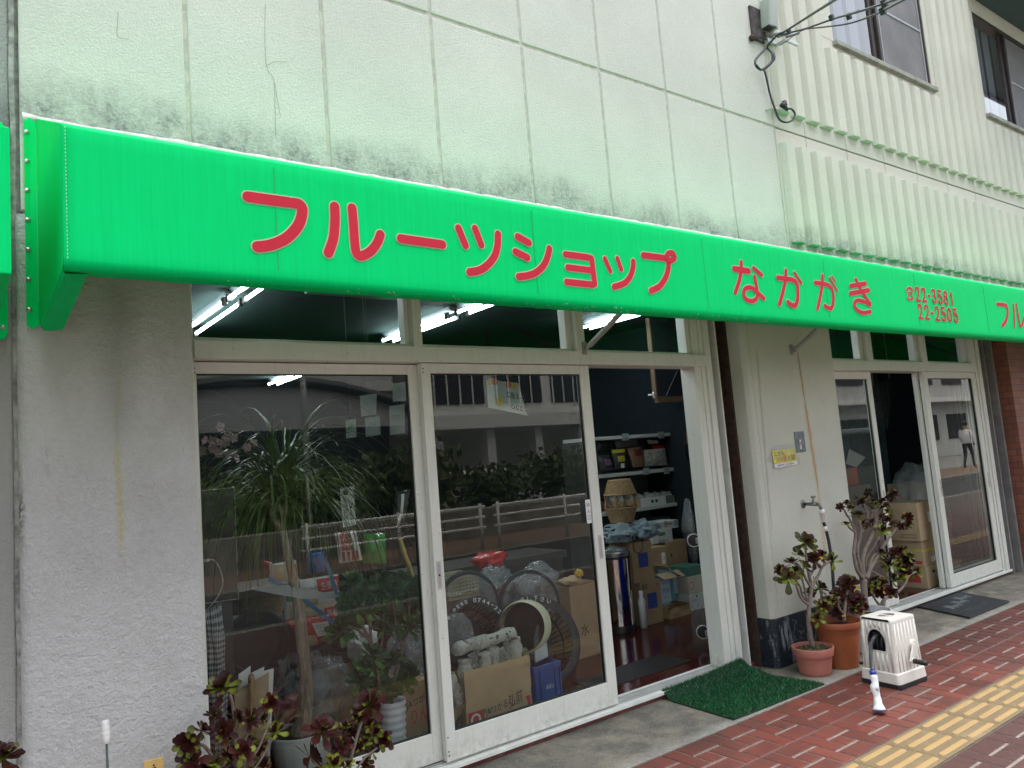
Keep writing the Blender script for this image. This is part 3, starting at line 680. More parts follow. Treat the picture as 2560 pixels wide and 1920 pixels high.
# hem folding inwards under the cap
mb.add([(0.294, WY-0.09, 2.14), (0.294, AY+0.05, ZB+0.006), (0.302, WY-0.09, 2.128), (0.302, AY+0.05, ZB-0.004), (0.325, WY-0.09, 2.127), (0.325, AY+0.05, ZB-0.004), (0.365, WY-0.09, 2.135), (0.365, AY+0.06, ZB+0.003)],
       [(0, 1, 3, 2), (2, 3, 5, 4), (4, 5, 7, 6)])
mb.build('end_panel', m_green, A, solid=0.0015)
mb = MB()
for k in range(60):
    z_ = 2.25+k*0.0115; mb.box(0.2925, 0.2945, WY-0.034, WY-0.032, z_, z_+0.006)
for k in range(36):
    z_ = ZB+0.03+k*0.0118; mb.box(0.3035, 0.3055, AY-0.0026, AY-0.0012, z_, z_+0.006)
mb.build('stitching', m_stitch, A)
for k in range(7):
    mb = MB(); z_ = 2.22+k*0.117
    mb.lathe((0.2635, WY-0.0115, z_), [(0.0, 0.009), (0.0045, 0.008), (0.006, 0.003), (0.010, 0.0025), (0.010, 0)], 10, axis=(0, -1, 0)); mb.build('bolt', m_rivet, A, smooth=True)
for x in (0.954, 2.125, 3.289, 4.449, 5.609, 6.745, 7.9, 9.06): mb = MB(); mb.box(x-0.0014, x+0.0014, AY-0.0022, AY-0.0012, ZB+0.05, ZT-0.03); mb.build('seam', m_seam, A)
# frame tubes
mb = MB()
mb.tube([(XL+0.02, AY+0.03, ZB+0.03), (XR, AY+0.03, ZB+0.03)], 0.017, 10); mb.tube([(XL+0.02, AY+0.03, ZT-0.02), (XR, AY+0.03, ZT-0.02)], 0.014, 10)
for x in (0.32, 3.222, 5.19, 8.2, 11.2):
    mb.tube([(x, AY+0.035, ZT-0.03), (x, WY-0.01, 2.95)], 0.012, 8); mb.tube([(x, AY+0.03, ZB+0.03), (x, AY+0.03, ZT-0.02)], 0.012, 8)
mb.build('frame', m_tube, A, smooth=True)
for bx, by, bz in ((3.222, 3.525, 2.175), (5.19, WY-0.012, 2.186), (9.72, WY-0.012, 2.19)):
    mb = MB(); mb.tube([(bx, by, bz), (bx, by-0.05, bz+0.012), (bx, AY+0.05, ZT-0.06)], [0.010, 0.017, 0.017], 12); mb.build('brace', m_tube, A, smooth=True)
    mb = MB(); mb.box(bx-0.018, bx+0.018, by, by+0.012, bz-0.04, bz+0.04); mb.box(bx-0.005, bx+0.005, by-0.03, by, bz-0.02, bz+0.02); mb.build('foot_plate', m_tube, A, bevel=0.002)
mb = MB(); random.seed(11)
for k in range(110):
    x = random.choice([random.uniform(0.5, 5), random.gauss(1.5, 0.3), random.gauss(2.6, 0.2), random.gauss(3.6, 0.2)])
    if x < 0.4: continue
    r = random.uniform(0.0012, 0.0026); a = rad(random.uniform(215, 300))
    mb.lathe((x, AY+0.032+0.033*math.cos(a), ZB+0.032+0.033*math.sin(a)), [(0, -r), (r*0.8, -r*0.6), (r, 0), (r*0.7, r*0.7), (0, r)], 6)
mb.build('water_drops', M('droplet', (0.6, 0.85, 0.7), 0.1, var=0), A, smooth=True)['kind'] = 'stuff'

LA = zone(580, 450, .25316); LB = zone(1100, 520, .28933); LC = zone(1780, 600, .23508); LD = zone(2230, 680, .14946)
def lay(z, pts): return [P(*z(*p), AY) for p in pts]
def word(z, chars):
    k = 0
    for strokes in chars:
        a = MB(); b = MB()
        for wd, pts in strokes:
            q = lay(z, pts); c = z(*pts[len(pts)//2])
            sc = (P(c[0], c[1]+20, AY)-P(c[0], c[1]-20, AY)).length/40*(z(1, 0)[0]-z(0, 0)[0])
            stroke(a, q, wd*sc, (0, -1, 0), 0.0022+0.0002*(k % 6), 0.0045, 0)
            stroke(b, q, wd*sc, (0, -1, 0), 0.0045+0.0002*(k % 6), 0.0, 0); k += 1
        o = b.build('letter', m_red, A); a.build('letter_outline', m_cream, o)
word(LA, [
  [(104, [(155, 168), (330, 193), (560, 224)]), (104, [(600, 230), (655, 240), (688, 275), (688, 335), (665, 420), (610, 505), (520, 585), (400, 638), (310, 657), (250, 662)])],
  [(96, [(1010, 265), (1013, 400), (1003, 540), (985, 620), (948, 722)]), (92, [(1182, 280), (1196, 450), (1208, 620), (1222, 715), (1258, 752), (1320, 735), (1385, 685), (1435, 610), (1460, 542)])],
  [(84, [(1663, 582), (2072, 640)])]])
word(LB, [
  [(64, [(155, 175), (217, 325)]), (62, [(298, 178), (352, 320)]), (66, [(497, 228), (492, 330), (465, 420), (405, 495), (335, 540), (252, 556)])],
  [(62, [(668, 250), (763, 302)]), (62, [(648, 380), (750, 430)]), (60, [(940, 353), (925, 420), (888, 500), (825, 558), (755, 585), (675, 596)])],
  [(56, [(1080, 402), (1180, 415), (1285, 430)]), (56, [(1305, 436), (1318, 540), (1332, 655)]), (56, [(1090, 640), (1200, 652), (1318, 664)]), (54, [(1100, 515), (1300, 540)])],
  [(44, [(1420, 440), (1466, 545)]), (44, [(1528, 438), (1560, 530)]), (52, [(1667, 464), (1663, 520), (1640, 590), (1590, 650), (1500, 682)])],
  [(54, [(1754, 410), (1950, 436)]), (52, [(1970, 455), (1968, 520), (1945, 600), (1895, 675), (1818, 716)])]])
mb = MB(); ring = [(1988+33*math.cos(rad(a)), 422+33*math.sin(rad(a))) for a in range(0, 361, 30)]
stroke(mb, lay(LB, ring), 0.030, (0, -1, 0), 0.0062, closed=True); o = mb.build('letter', m_red, A)
mb = MB(); stroke(mb, lay(LB, ring), 0.030, (0, -1, 0), 0.0018, 0.0045, closed=True); mb.build('letter_outline', m_cream, o)
word(LC, [
  [(48, [(305, 237), (303, 330), (282, 440), (242, 560)]), (62, [(230, 308), (385, 332)]), (46, [(436, 300), (520, 370)]), (48, [(448, 392), (463, 470), (475, 560), (468, 620), (420, 652), (365, 635), (332, 590), (338, 532), (382, 506), (435, 520), (495, 575), (545, 620)])],
  [(46, [(780, 325), (773, 430), (745, 560), (710, 685)]), (50, [(692, 402), (790, 415), (850, 425), (893, 458), (905, 530), (903, 620), (885, 690), (845, 695), (800, 662)]), (34, [(872, 350), (945, 458)])],
  [(42, [(1170, 380), (1164, 480), (1142, 620), (1116, 730)]), (44, [(1092, 455), (1180, 467), (1232, 482), (1268, 520), (1284, 600), (1278, 690), (1250, 730), (1195, 700)]), (24, [(1246, 405), (1326, 540)]), (18, [(1274, 388), (1306, 442)])],
  [(46, [(1468, 490), (1625, 465)]), (46, [(1468, 570), (1662, 535)]), (40, [(1525, 420), (1575, 525), (1630, 610), (1680, 680)]), (42, [(1672, 690), (1595, 650), (1530, 648), (1508, 695), (1542, 748), (1605, 775), (1680, 762)])]])
word(LD, [
  [(58, [(1755, 540), (1830, 545), (1885, 553)]), (58, [(1905, 560), (1925, 620), (1922, 720), (1895, 820), (1842, 898)])],
  [(44, [(2024, 545), (2035, 700), (2042, 915)]), (44, [(2074, 540), (2105, 740), (2138, 905), (2175, 860), (2205, 740)])]])
mb = MB(); ol = MB()
DIG = {'0': [[(.5, 1), (.12, .8), (.06, .5), (.12, .2), (.5, 0), (.88, .2), (.94, .5), (.88, .8), (.5, 1)]], '1': [[(.28, .78), (.48, .88), (.58, 1)], [(.58, .98), (.58, 0)]], '2': [[(.08, .72), (.2, .93), (.5, 1), (.8, .93), (.88, .72), (.74, .48), (.35, .2), (.08, .01)], [(.08, 0), (.94, 0)]],
  '3': [[(.1, .82), (.26, .97), (.5, 1), (.78, .94), (.84, .75), (.72, .58), (.45, .53)], [(.45, .53), (.78, .48), (.93, .28), (.82, .07), (.5, 0), (.2, .05), (.06, .22)]], '5': [[(.86, 1), (.2, 1)], [(.2, 1), (.12, .5)], [(.12, .5), (.35, .63), (.62, .63), (.9, .48), (.93, .25), (.78, .05), (.45, 0), (.18, .05), (.06, .2)]],
  '8': [[(.5, .54), (.2, .63), (.14, .78), (.25, .95), (.5, 1), (.75, .95), (.86, .78), (.8, .63), (.5, .54)], [(.5, .54), (.16, .42), (.06, .24), (.2, .05), (.5, 0), (.8, .05), (.94, .24), (.84, .42), (.5, .54)]], '-': [[(.15, .47), (.85, .47)]]}
def numline(body, tl, tr, bl):
    a = P(*LD(*tl), AY); b = P(*LD(*tr), AY); c = P(*LD(*bl), AY); o = Vector((c.x, AY, c.z))
    chars = list(body); wds = [1 if ch != '-' else 0.62 for ch in chars]; tot = sum(wds); W = b.x-a.x; H = a.z-c.z; x = 0
    for ch, wc in zip(chars, wds):
        cw = W*wc/tot
        for k, pl in enumerate(DIG[ch]):
            q = [o+Vector((x+cw*(0.14+0.62*u), 0, H*v)) for u, v in pl]
            stroke(mb, q, 0.0165, (0, -1, 0), 0.0045+0.0008*k); stroke(ol, q, 0.0165, (0, -1, 0), 0.0018+0.0008*k, 0.0035)
        x += cw
numline('22-3581', (365, 255), (1030, 330), (385, 470)); numline('22-2505', (400, 545), (1095, 625), (430, 770))
word(LD, [[(34, [(240, 315), (255, 280), (290, 268), (320, 290), (335, 325)]), (26, [(276, 345), (265, 400), (258, 450), (300, 458), (338, 455), (322, 400), (308, 350), (276, 345)])]])
o = mb.build('phone_numbers', m_red, A); ol.build('outline', m_cream, o)

# ------------------------------------------------------------------ neighbour on the left
NB = thing('neighbouring_building', 'grey stucco building wall joining the shop at its left end', 'building', (-4, 3.7, 0))
mb = MB(); mb.box(-8, 0.216, 3.43, 3.7, -0.3, 7.4); mb.box(-8, 0.13, 3.7, 9, -0.3, 7.4); mb.build('wall', m_side, NB, bevel=0.01)
mb = MB(); mb.grid(lambda u, v: Vector((0.229+0.034*(u-0.5)+0.004*noise.noise(Vector((v*30, 2, 0))), 3.412+0.02*abs(u-0.5), -0.2+v*7.5)), 4, 200); mb.build('joint_filler', M('old filler', (0.30, 0.29, 0.27), 0.9, var=0.5, vs=25, bump=0.8, bs=50), NB)
a = P(21, 480, 3.40); zt = P(10, 304, 3.40).z; zb2 = P(15, 852, 3.40).z
NA = thing('neighbour_awning', 'cut-off right edge of the green awning next door, fixed with bolts', 'awning', (-3, 3.40, 2.1))
xr = P(18, 640, 3.40).x
mb = MB(); pr = [(-6, zt), (xr-0.012, zt-0.004), (xr, zt-0.03), (xr, zb2+0.03), (xr-0.012, zb2+0.004), (-6, zb2)]
mb.prism([(x, 3.395, z_) for x, z_ in pr], (0, 0.02, 0)); mb.box(-6, xr-0.035, 2.62, 3.395, zb2+0.06, zt-0.35)
mb.build('canopy', m_green, NA, bevel=0.004)
for k in range(7):
    mb = MB(); z_ = zb2+0.05+(zt-zb2-0.1)*k/6; mb.lathe((xr-0.016, 3.3945, z_), [(0.0, 0.008), (0.004, 0.007), (0.006, 0.003), (0.009, 0.002), (0.009, 0)], 10, axis=(0, -1, 0)); mb.build('bolt', m_rivet, NA, smooth=True)

# ------------------------------------------------------------------ meter box, bracket, cables
q2 = zone(1280, 0, .57866); W_ = lambda x, y, d=0.0: P(*q2(x, y), WY-d)
o_ = W_(1070, 85); BX = thing('junction_box', 'grey weathered cable box on an old wooden board', 'junction box', (o_.x, WY, o_.z))
mb = MB(); a = W_(1020, 42); b = W_(1050, 162); mb.box(a.x, a.x+0.17, WY-0.022, WY, b.z-0.03, a.z+0.03); mb.build('backboard', M('rotten wood', (0.07, 0.06, 0.06), 0.9, var=0.6, vs=25, bump=0.5, bs=40), BX, bevel=0.003)
mb = MB(); c = Vector((o_.x+0.03, WY-0.07, o_.z+0.01)); mb.obox(c, Vector((0.062, 0, 0.008)), Vector((0, 0.045, 0)), Vector((-0.015, -0.02, 0.115))); bo = mb.build('cover', M('box grey', (0.42, 0.46, 0.42), 0.5, var=0.08), BX, bevel=0.012)
mb = MB(); mb.obox(c+Vector((-0.02, 0, -0.115)), Vector((0.05, 0, 0.006)), Vector((0, 0.035, 0)), Vector((0, 0, 0.006))); mb.build('opening', m_black, BX)
br = W_(1085, 188); BR = thing('cable_bracket', 'grey steel cable bracket with clamps below the cable box', 'bracket', (br.x, WY, br.z))
mb = MB(); mb.box(br.x-0.02, br.x+0.11, WY-0.06, WY-0.03, br.z-0.015, br.z+0.015); mb.box(br.x-0.01, br.x+0.02, WY-0.03, WY, br.z-0.02, br.z+0.02); mb.box(br.x+0.09, br.x+0.24, WY-0.16, WY-0.14, br.z-0.035, br.z-0.012); mb.box(br.x+0.08, br.x+0.1, WY-0.15, WY-0.04, br.z-0.03, br.z-0.01)
mb.build('bracket_arm', m_steel, BR, bevel=0.002)
for k in range(3):
    mb = MB(); p = Vector((br.x+0.06+0.05*k, WY-0.08-0.04*k, br.z+0.05-0.01*k)); mb.tube([p+Vector((-0.05, 0.02, -0.015)), p+Vector((0.05, -0.03, 0.02))], 0.013, 8); mb.build('clamp', M('clamp grey', (0.16, 0.18, 0.18), 0.5, var=0.2), BR, smooth=True)
mb = MB(); mb.tube([(br.x-0.16, WY-0.01, br.z-0.01), (br.x-0.1, WY-0.05, br.z), (br.x, WY-0.05, br.z)], 0.006, 8); mb.lathe((br.x-0.17, WY-0.02, br.z-0.01), [(0, 0.03), (0.02, 0.02), (0.028, 0), (0.02, -0.02), (0, -0.03)], 8); mb.build('anchor', m_rust, BR)
m_cable = M('cable', (0.022, 0.026, 0.03), 0.6, var=0.1)
c8 = zone(1840, 0, .18083)
def cable(label, pts, r, group='cables strung from the wall bracket'):
    q = smooth_path([P(*c8(x, y), Y) for x, y, Y in pts], 8)
    mb = MB(); mb.tube(q, r, 6); o = mb.build('cable', m_cable, smooth=True, loc=q[0]); tag(o, label, 'cable', group); return o
cable('uppermost black cable rising steeply from the bracket to the top edge', [(430, 640, 3.24), (560, 500, 3.15), (700, 420, 3.0), (1000, 230, 2.4), (1360, 0, 1.7), (1700, -230, 1.2)], 0.0075)
cable('middle black cable pair crossing the brown window below the steep one', [(620, 480, 3.2), (950, 400, 2.9), (1350, 260, 2.4), (1700, 160, 2.0), (2180, 0, 1.6), (2700, -190, 1.3)], 0.0065)
cable('lowest black cable sagging across the window glass', [(650, 470, 3.2), (940, 405, 2.9), (1250, 370, 2.5), (1560, 325, 2.2), (1900, 210, 1.9), (2250, 35, 1.6), (2700, -200, 1.3)], 0.0055)
cable('thin grey wire curling from the lower clamp', [(600, 630, 3.2), (700, 570, 3.15), (890, 435, 3.0), (1320, 280, 2.6), (1700, 140, 2.1)], 0.003)
cable('black cable coil looped below the bracket', [(470, 590, 3.25), (380, 700, 3.24), (270, 830, 3.23), (290, 930, 3.22), (370, 960, 3.22), (460, 900, 3.23), (530, 800, 3.22), (500, 720, 3.24), (430, 660, 3.25), (500, 740, 3.2), (490, 850, 3.2), (420, 920, 3.2), (345, 965, 3.2), (280, 900, 3.2)], 0.009, None)
cable('black cable dropping down the wall to a short plug', [(370, 950, 3.3), (400, 1000, 3.34), (430, 1120, 3.34), (470, 1300, 3.34), (540, 1510, 3.32), (600, 1650, 3.3), (690, 1690, 3.28), (780, 1660, 3.28), (815, 1580, 3.28), (770, 1510, 3.28), (700, 1500, 3.28)], 0.008, None)
cp = P(*c8(690, 1495), 3.28); mb = MB(); mb.tube([cp+Vector((0.02, 0, -0.01)), cp+Vector((-0.05, 0, 0.02))], [0.014, 0.022], 10); mb.lathe(cp+Vector((-0.01, 0, 0.02)), [(0.02, 0), (0.02, 0.035), (0, 0.04)], 10)
o = mb.build('cable_plug', m_black, smooth=True, loc=cp); tag(o, 'black end plug on the cable hanging by the ribbed wall', 'plug')
kp = P(*c8(545, 1515), WY-0.02); mb = MB(); mb.tube([(kp.x-0.11, WY, kp.z-0.02), (kp.x-0.03, WY-0.03, kp.z)], 0.008, 8); mb.lathe(kp, [(0.0, 0.02), (0.018, 0.02), (0.018, -0.02), (0, -0.02)], 10, axis=(1, 0, 0.2))
mb.tube([kp, kp+Vector((0.10, -0.02, 0.035))], 0.005, 8)
o = mb.build('wall_hook', M('ivory hook', (0.5, 0.5, 0.42), 0.6, var=0.2), loc=(kp.x, WY, kp.z)); tag(o, 'small ivory hook holding the dropping cable', 'hook')
# bundle ties along the cables
for (x, y, Y) in ((730, 430, 2.98), (1320, 245, 2.42), (1560, 225, 2.2), (2050, 45, 1.7), (2030, 150, 1.78)):
    c = P(*c8(x, y), Y); mb = MB(); mb.obox(c, (0.014, 0, 0.006), (0, 0.012, 0), (-0.006, 0, 0.018)); o = mb.build('cable_tie', m_cable, loc=c, bevel=0.003)
    tag(o, {730: 'black tie where the steep cable leaves the bundle', 1320: 'black tie at the left edge of the window', 1560: 'black tie hanging over the pale curtain', 2050: 'black tie on the middle cable over the insect screen', 2030: 'black tie on the lowest cable over the insect screen'}[x], 'cable tie', 'ties on the cables')

# ------------------------------------------------------------------ notices on the pillar
sz = zone(1860, 1060, .08137); Sg = lambda x, y, d=0.0: P(*sz(x, y), WY-d)
m_sign = M('sign yellow', (0.62, 0.56, 0.03), 0.35, var=0.15, vs=18)
o_ = Sg(1250, 1050); SG = thing('notice', 'yellow notice in a torn clear plastic sleeve on the pillar', 'notice', (o_.x, WY, o_.z))
tl, tr, brr, bl = Sg(845, 805, .006), Sg(1580, 745, .008), Sg(1640, 1235, .012), Sg(950, 1365, .012)
ml, mr = bl+(tl-bl)*0.22, brr+(tr-brr)*0.22
mb = MB(); mb.quad(ml, mr, tr, tl, 0); mb.quad(bl, brr, mr, ml, 1)
mb.quad(tl+(ml-tl)*0.0, tr, tr+(mr-tr)*0.14, tl+(ml-tl)*0.10, 1); cardo = mb.build('card', [m_sign, m_white], SG, solid=0.001)
mb = MB(); ex = (mr-ml); ez = (tl-ml); nn = Vector((0, -0.0022, 0))
text_on(mb, 'こども', ml+ex*0.08+ez*0.56+nn, ex*0.42, ez*0.28, 0); text_on(mb, '110番', ml+ex*0.16+ez*0.10+nn, ex*0.42, ez*0.38, 1); text_on(mb, 'の', ml+ex*0.62+ez*0.14+nn, ex*0.1, ez*0.26, 0); text_on(mb, '家', ml+ex*0.76+ez*0.10+nn, ex*0.19, ez*0.38, 0)
text_on(mb, '橿原警察署  こども110番連絡会', bl+(brr-bl)*0.14+(ml-bl)*0.3+nn, (brr-bl)*0.74, (ml-bl)*0.42, 0)
mb.build('lettering', [M('print black', (0.02, 0.025, 0.05), 0.5, var=0), M('print red', (0.6, 0.02, 0.08), 0.5, var=0)], SG)
mb = MB(); fp = [(890, 660, .004), (1530, 605, .004), (1600, 750, .014), (1690, 1000, .01), (1720, 1230, .004), (1400, 1300, .016), (1080, 1430, .006), (950, 1365, .02), (850, 1210, .004), (680, 1140, .003), (780, 940, .01), (840, 760, .014)]
ctr = Sg(1250, 1000, .019); ring = [Sg(*p) for p in fp]; mb.add([ctr]+ring, [(0, i+1, (i+1) % len(ring)+1) for i in range(len(ring))]); mb.build('plastic_sleeve', film_mat('sleeve film', (0.97, 0.97, 0.97), 0.16), SG)
o_ = Sg(1680, 550); PT = thing('wall_plate', 'small galvanised grey plate beside the yellow notice', 'plate', (o_.x, WY, o_.z))
mb = MB(); a = Sg(1520, 245); b = Sg(1850, 860); mb.box(a.x, Sg(1790, 230).x+0.012, WY-0.006, WY, b.z, a.z); mb.build('plate', M('galvanised', (0.16, 0.19, 0.20), 0.5, 0.4, var=0.3, vs=30), PT, bevel=0.002)
mb = MB(); a = Sg(1700, 480, .007); b = Sg(1770, 770, .007); mb.quad((a.x, a.y, b.z), (a.x+0.02, a.y, b.z), (a.x+0.02, a.y, a.z), (a.x, a.y, a.z)); mb.build('sticker', m_white, PT)
mb = MB(); text_on(mb, '組', (a.x+0.003, a.y-0.001, a.z-0.045), (0.014, 0, 0), (0, 0, 0.035)); text_on(mb, '7', (a.x+0.005, a.y-0.001, b.z+0.008), (0.01, 0, 0), (0, 0, 0.03)); text_on(mb, '5', (a.x-0.025, a.y-0.001, a.z-0.035), (0.012, 0, 0), (0, 0, 0.03)); mb.build('lettering', m_black, PT)

# ------------------------------------------------------------------ tap and hose
r2 = zone(1680, 1240, .28933); r4 = zone(1920, 1240, .28933); s2 = zone(1973, 1480, .26537)
tp = P(*r2(1132, 70), WY); m_brass = M('dull tap', (0.20, 0.21, 0.19), 0.35, 0.7, var=0.3, vs=40)
TP = thing('tap', 'dull metal garden tap on the pillar above the pots', 'tap', tuple(tp))
ty = P(*r2(1132, 70), WY); out = 0.115
mb = MB(); mb.lathe(tp, [(0.0, 0.006), (0.028, 0.006), (0.03, 0.0)], 20, axis=(0, -1, 0)); mb.tube([tp, tp+Vector((0, -0.05, 0)), tp+Vector((0, -out, 0))], [0.011, 0.012, 0.016], 14)
mb.tube([tp+Vector((0, -out+0.01, 0)), tp+Vector((0, -out-0.02, -0.008)), tp+Vector((0, -out-0.03, -0.045))], [0.014, 0.013, 0.011], 12); mb.lathe(tp+Vector((0, -out+0.025, 0)), [(0.014, 0.0), (0.014, 0.02), (0.008, 0.025), (0.006, 0.05)], 14); mb.build('spout', m_brass, TP, smooth=True)
mb = MB(); h = tp+Vector((0, -out+0.025, 0.052)); mb.tube([h+Vector((-0.028, 0, 0)), h, h+Vector((0.028, 0, 0))], [0.006, 0.009, 0.006], 8); mb.build('handle', m_brass, TP, smooth=True)
hp = tp+Vector((0, -out-0.03, -0.04))
HS = thing('hose', 'black garden hose with white coupling hanging from the tap', 'hose', tuple(hp))
mb = MB(); e1 = hp+Vector((0.006, 0, -0.09)); mb.tube([hp, hp+Vector((0.002, 0, -0.03)), hp+Vector((0.002, 0, -0.0301)), hp+Vector((0.005, 0, -0.085)), e1], [0.020, 0.020, 0.0155, 0.0155, 0.011], 16); mb.build('coupling', m_white, HS, smooth=True)
mb = MB(); pts = [e1, e1+Vector((0.012, -0.005, -0.06)), e1+Vector((0.022, -0.01, -0.15)), e1+Vector((0.012, -0.02, -0.30)), e1+Vector((-0.02, -0.03, -0.50)), e1+Vector((0.0, -0.02, -0.75)), Vector((5.0, 3.16, -0.03)), Vector((5.05, 2.95, -0.035)), Vector((4.98, 2.86, 0.03)), Vector((4.9, 2.80, 0.05))]
mb.tube(smooth_path(pts, 8), 0.0115, 10); mb.build('hose_pipe', M('hose rubber', (0.018, 0.02, 0.022), 0.35, var=0.2, vs=30), HS, smooth=True)
mb = MB(); mb.tube([e1+Vector((0.006, -0.002, -0.03)), e1+Vector((0.012, -0.005, -0.065))], 0.0125, 12); mb.build('white_band', m_white, HS, smooth=True)

# hose reel: tapered ribbed box, spool visible through the arched opening, crank on the street side
cx, cy, z0 = 4.805, 2.672, -0.05; th = rad(-5); ax = Vector((math.cos(th), math.sin(th), 0)); bx_ = Vector((-math.sin(th), math.cos(th), 0)); UZ = Vector((0, 0, 1)); RC = Vector((cx, cy, z0))
RL = thing('hose_reel', 'white ribbed plastic hose reel box with a black handled crank', 'hose reel', (cx, cy, z0))
m_ivory = M('ivory plastic', (0.66, 0.64, 0.58), 0.4, var=0.06, vs=20)
HB = (0.138, 0.122); HT = (0.126, 0.111); ZA, ZH = 0.075, 0.405
def rp(u, v, h):   # u,v in -1..1 across the box, h height from ground
    t = (h-ZA)/(ZH-ZA); return RC + ax*u*(HB[0]+(HT[0]-HB[0])*t) + bx_*v*(HB[1]+(HT[1]-HB[1])*t) + UZ*h
mb = MB()
def ringp(h, grow=0, rr=0.16):
    o = []
    for (su, sv) in ((-1, -1), (1, -1), (1, 1), (-1, 1)):
        for k in range(5):
            a = {(-1, -1): 180, (1, -1): 270, (1, 1): 0, (-1, 1): 90}[(su, sv)]+k*22.5
            o.append((su*(1-rr)+rr*math.cos(rad(a)), sv*(1-rr)+rr*math.sin(rad(a))))
    return o
def loft(mb, rings, mi=0, captop=True, skip=()):
    b = len(mb.v); n = len(rings[0]); mb.v += [p for r in rings for p in r]
    for i in range(len(rings)-1):
        for j in range(n):
            if j in skip: continue
            mb.f.append([b+i*n+j, b+i*n+(j+1) % n, b+(i+1)*n+(j+1) % n, b+(i+1)*n+j]); mb.mi.append(mi)
    if captop: mb.f.append([b+(len(rings)-1)*n+j for j in range(n)]); mb.mi.append(mi)
def rg(h, k=1.0, g=0.0):
    out_ = []
    for (u, v) in ringp(h): out_.append(rp(u*k, v*k, h)+ (ax*u+bx_*v)*g)
    return out_
# skip the flat left panel (between last corner and first): ring order starts at (-1,-1), left side closes the loop
nR = 20
loft(mb, [rg(ZA), rg(ZH-0.012), rg(ZH-0.002, 0.985), rg(ZH, 0.95)], skip=(nR-1,), captop=False)
# left panel with arched hole
hc = (0.05, 0.255); hw, hh = 0.55, 0.085; pts_in = []; pts_out = []; rec = []
def lp(v, h, inset=0.0): return rp(-1, v, h)+ax*inset
K = 36
for k in range(K):
    a = 2*math.pi*k/K; ca, sa = math.cos(a), math.sin(a)
    v_ = hc[0]+hw*ca; h_ = hc[1]+(hh*sa if sa > 0 else -0.045*min(1, abs(sa)*3.0))
    dv, dh = ca*hw, sa*hh; ks = []
    if abs(dv) > 1e-6: ks.append(((0.84 if dv > 0 else -0.84)-hc[0])/dv)
    if abs(dh) > 1e-6: ks.append(((ZH-0.012 if dh > 0 else ZA)-hc[1])/dh)
    q = min(x for x in ks if x > 0); pts_in.append(lp(v_, h_)); rec.append(lp(v_, h_, 0.012)); pts_out.append(lp(hc[0]+dv*q, hc[1]+dh*q))
b = len(mb.v); mb.v += pts_out+pts_in+rec
for k in range(K):
    k2 = (k+1) % K; mb.f += [[b+k, b+k2, b+K+k2, b+K+k], [b+K+k, b+K+k2, b+2*K+k2, b+2*K+k]]; mb.mi += [0, 0]
# corner fill triangles of the panel
for (v, h) in ((0.84, ZH-0.012), (0.84, ZA), (-0.84, ZH-0.012), (-0.84, ZA)):
    c = lp(v, h); near = sorted(range(K), key=lambda i: (pts_out[i]-c).length)[:2]; mb.add([c, pts_out[near[0]], pts_out[near[1]]], [(0, 1, 2)])
# flat closed top; the finger wells are only dark patches laid on it
mb.add(rg(ZH, 0.95), [tuple(range(nR))])
mb.build('housing', m_ivory, RL)
mb = MB()
for (fu, rng, hmin) in (('L', [-0.76, -0.5, -0.24, 0.02, 0.28, 0.54, 0.78], 0), ('F', [-0.8+0.266*k for k in range(7)], 0)):
    for k, t in enumerate(rng):
        if fu == 'L':
            inside = abs(t-hc[0]) < hw*1.03
            segs = [(ZA+0.02, hc[1]-0.055), (hc[1]+hh*math.sqrt(max(0, 1-((t-hc[0])/hw)**2))+0.012, ZH-0.02)] if inside else [(ZA+0.02, ZH-0.02)]
            for (h0, h1) in segs:
                if h1-h0 > 0.01: mb.tube([lp(t, h0, 0.006), lp(t, h1, 0.006)], 0.0088 if k % 2 else 0.0092, 10)
        else:
            mb.tube([rp(t, -1, ZA+0.02)+bx_*0.008, rp(t, -1, ZH-0.025)+bx_*0.008], 0.0098, 10)
mb.build('rib', m_ivory, RL, smooth=True)
mb = MB(); loft(mb, [rg(0.026, 1.06), rg(0.030, 1.075), rg(0.085, 1.05), rg(0.092, 1.0)], captop=False); mb.build('skirt', m_ivory, RL, bevel=0.002)
mb = MB(); loft(mb, [rg(0.0, 1.06), rg(0.004, 1.08), rg(0.026, 1.08), rg(0.03, 1.05)]); mb.build('base', M('dark rubber', (0.012, 0.014, 0.018), 0.6, var=0.2), RL)
mb = MB()
for sv in (-1, 1):
    ov = [(math.cos(rad(a)), math.sin(rad(a))) for a in range(0, 360, 20)]
    half = [RC+UZ*(ZH+0.0006)+ax*(sv*0.012+sv*max(0, 0.052*abs(x)))+bx_*(0.036*y_) for x, y_ in ov if True]
    arc = [RC+UZ*(ZH+0.0008)+ax*(sv*(0.011+0.042*math.cos(rad(a))))+bx_*(0.040*math.sin(rad(a))) for a in range(-90, 91, 15)]
    mb.add(arc, [tuple(range(len(arc)))])
mb.build('grip_shade_patch', M('grip shade', (0.10, 0.10, 0.095), 0.7, var=0.3), RL)  # flat dark patches paint the shade of two finger wells
mb = MB(); loft(mb, [[RC+UZ*(ZH+0.0012)+ax*(0.062*math.cos(rad(a)))*k+bx_*(0.048*math.sin(rad(a)))*k+UZ*dz for a in range(0, 360, 15)] for k, dz in ((1.0, 0), (0.97, 0.003), (0.92, 0.003), (0.9, 0))], captop=False); mb.build('grip_rim', m_ivory, RL)
mb = MB(); mb.lathe(RC+UZ*0.24, [(0.05, -0.11), (0.05, 0.10)], 24, axis=tuple(bx_))
for k in range(7): 
    c = RC+UZ*0.24+bx_*(-0.09+0.03*k); mb.tube([c+(ax*math.cos(rad(a))+UZ*math.sin(rad(a)))*0.085 for a in range(0, 361, 18)], 0.013, 8)
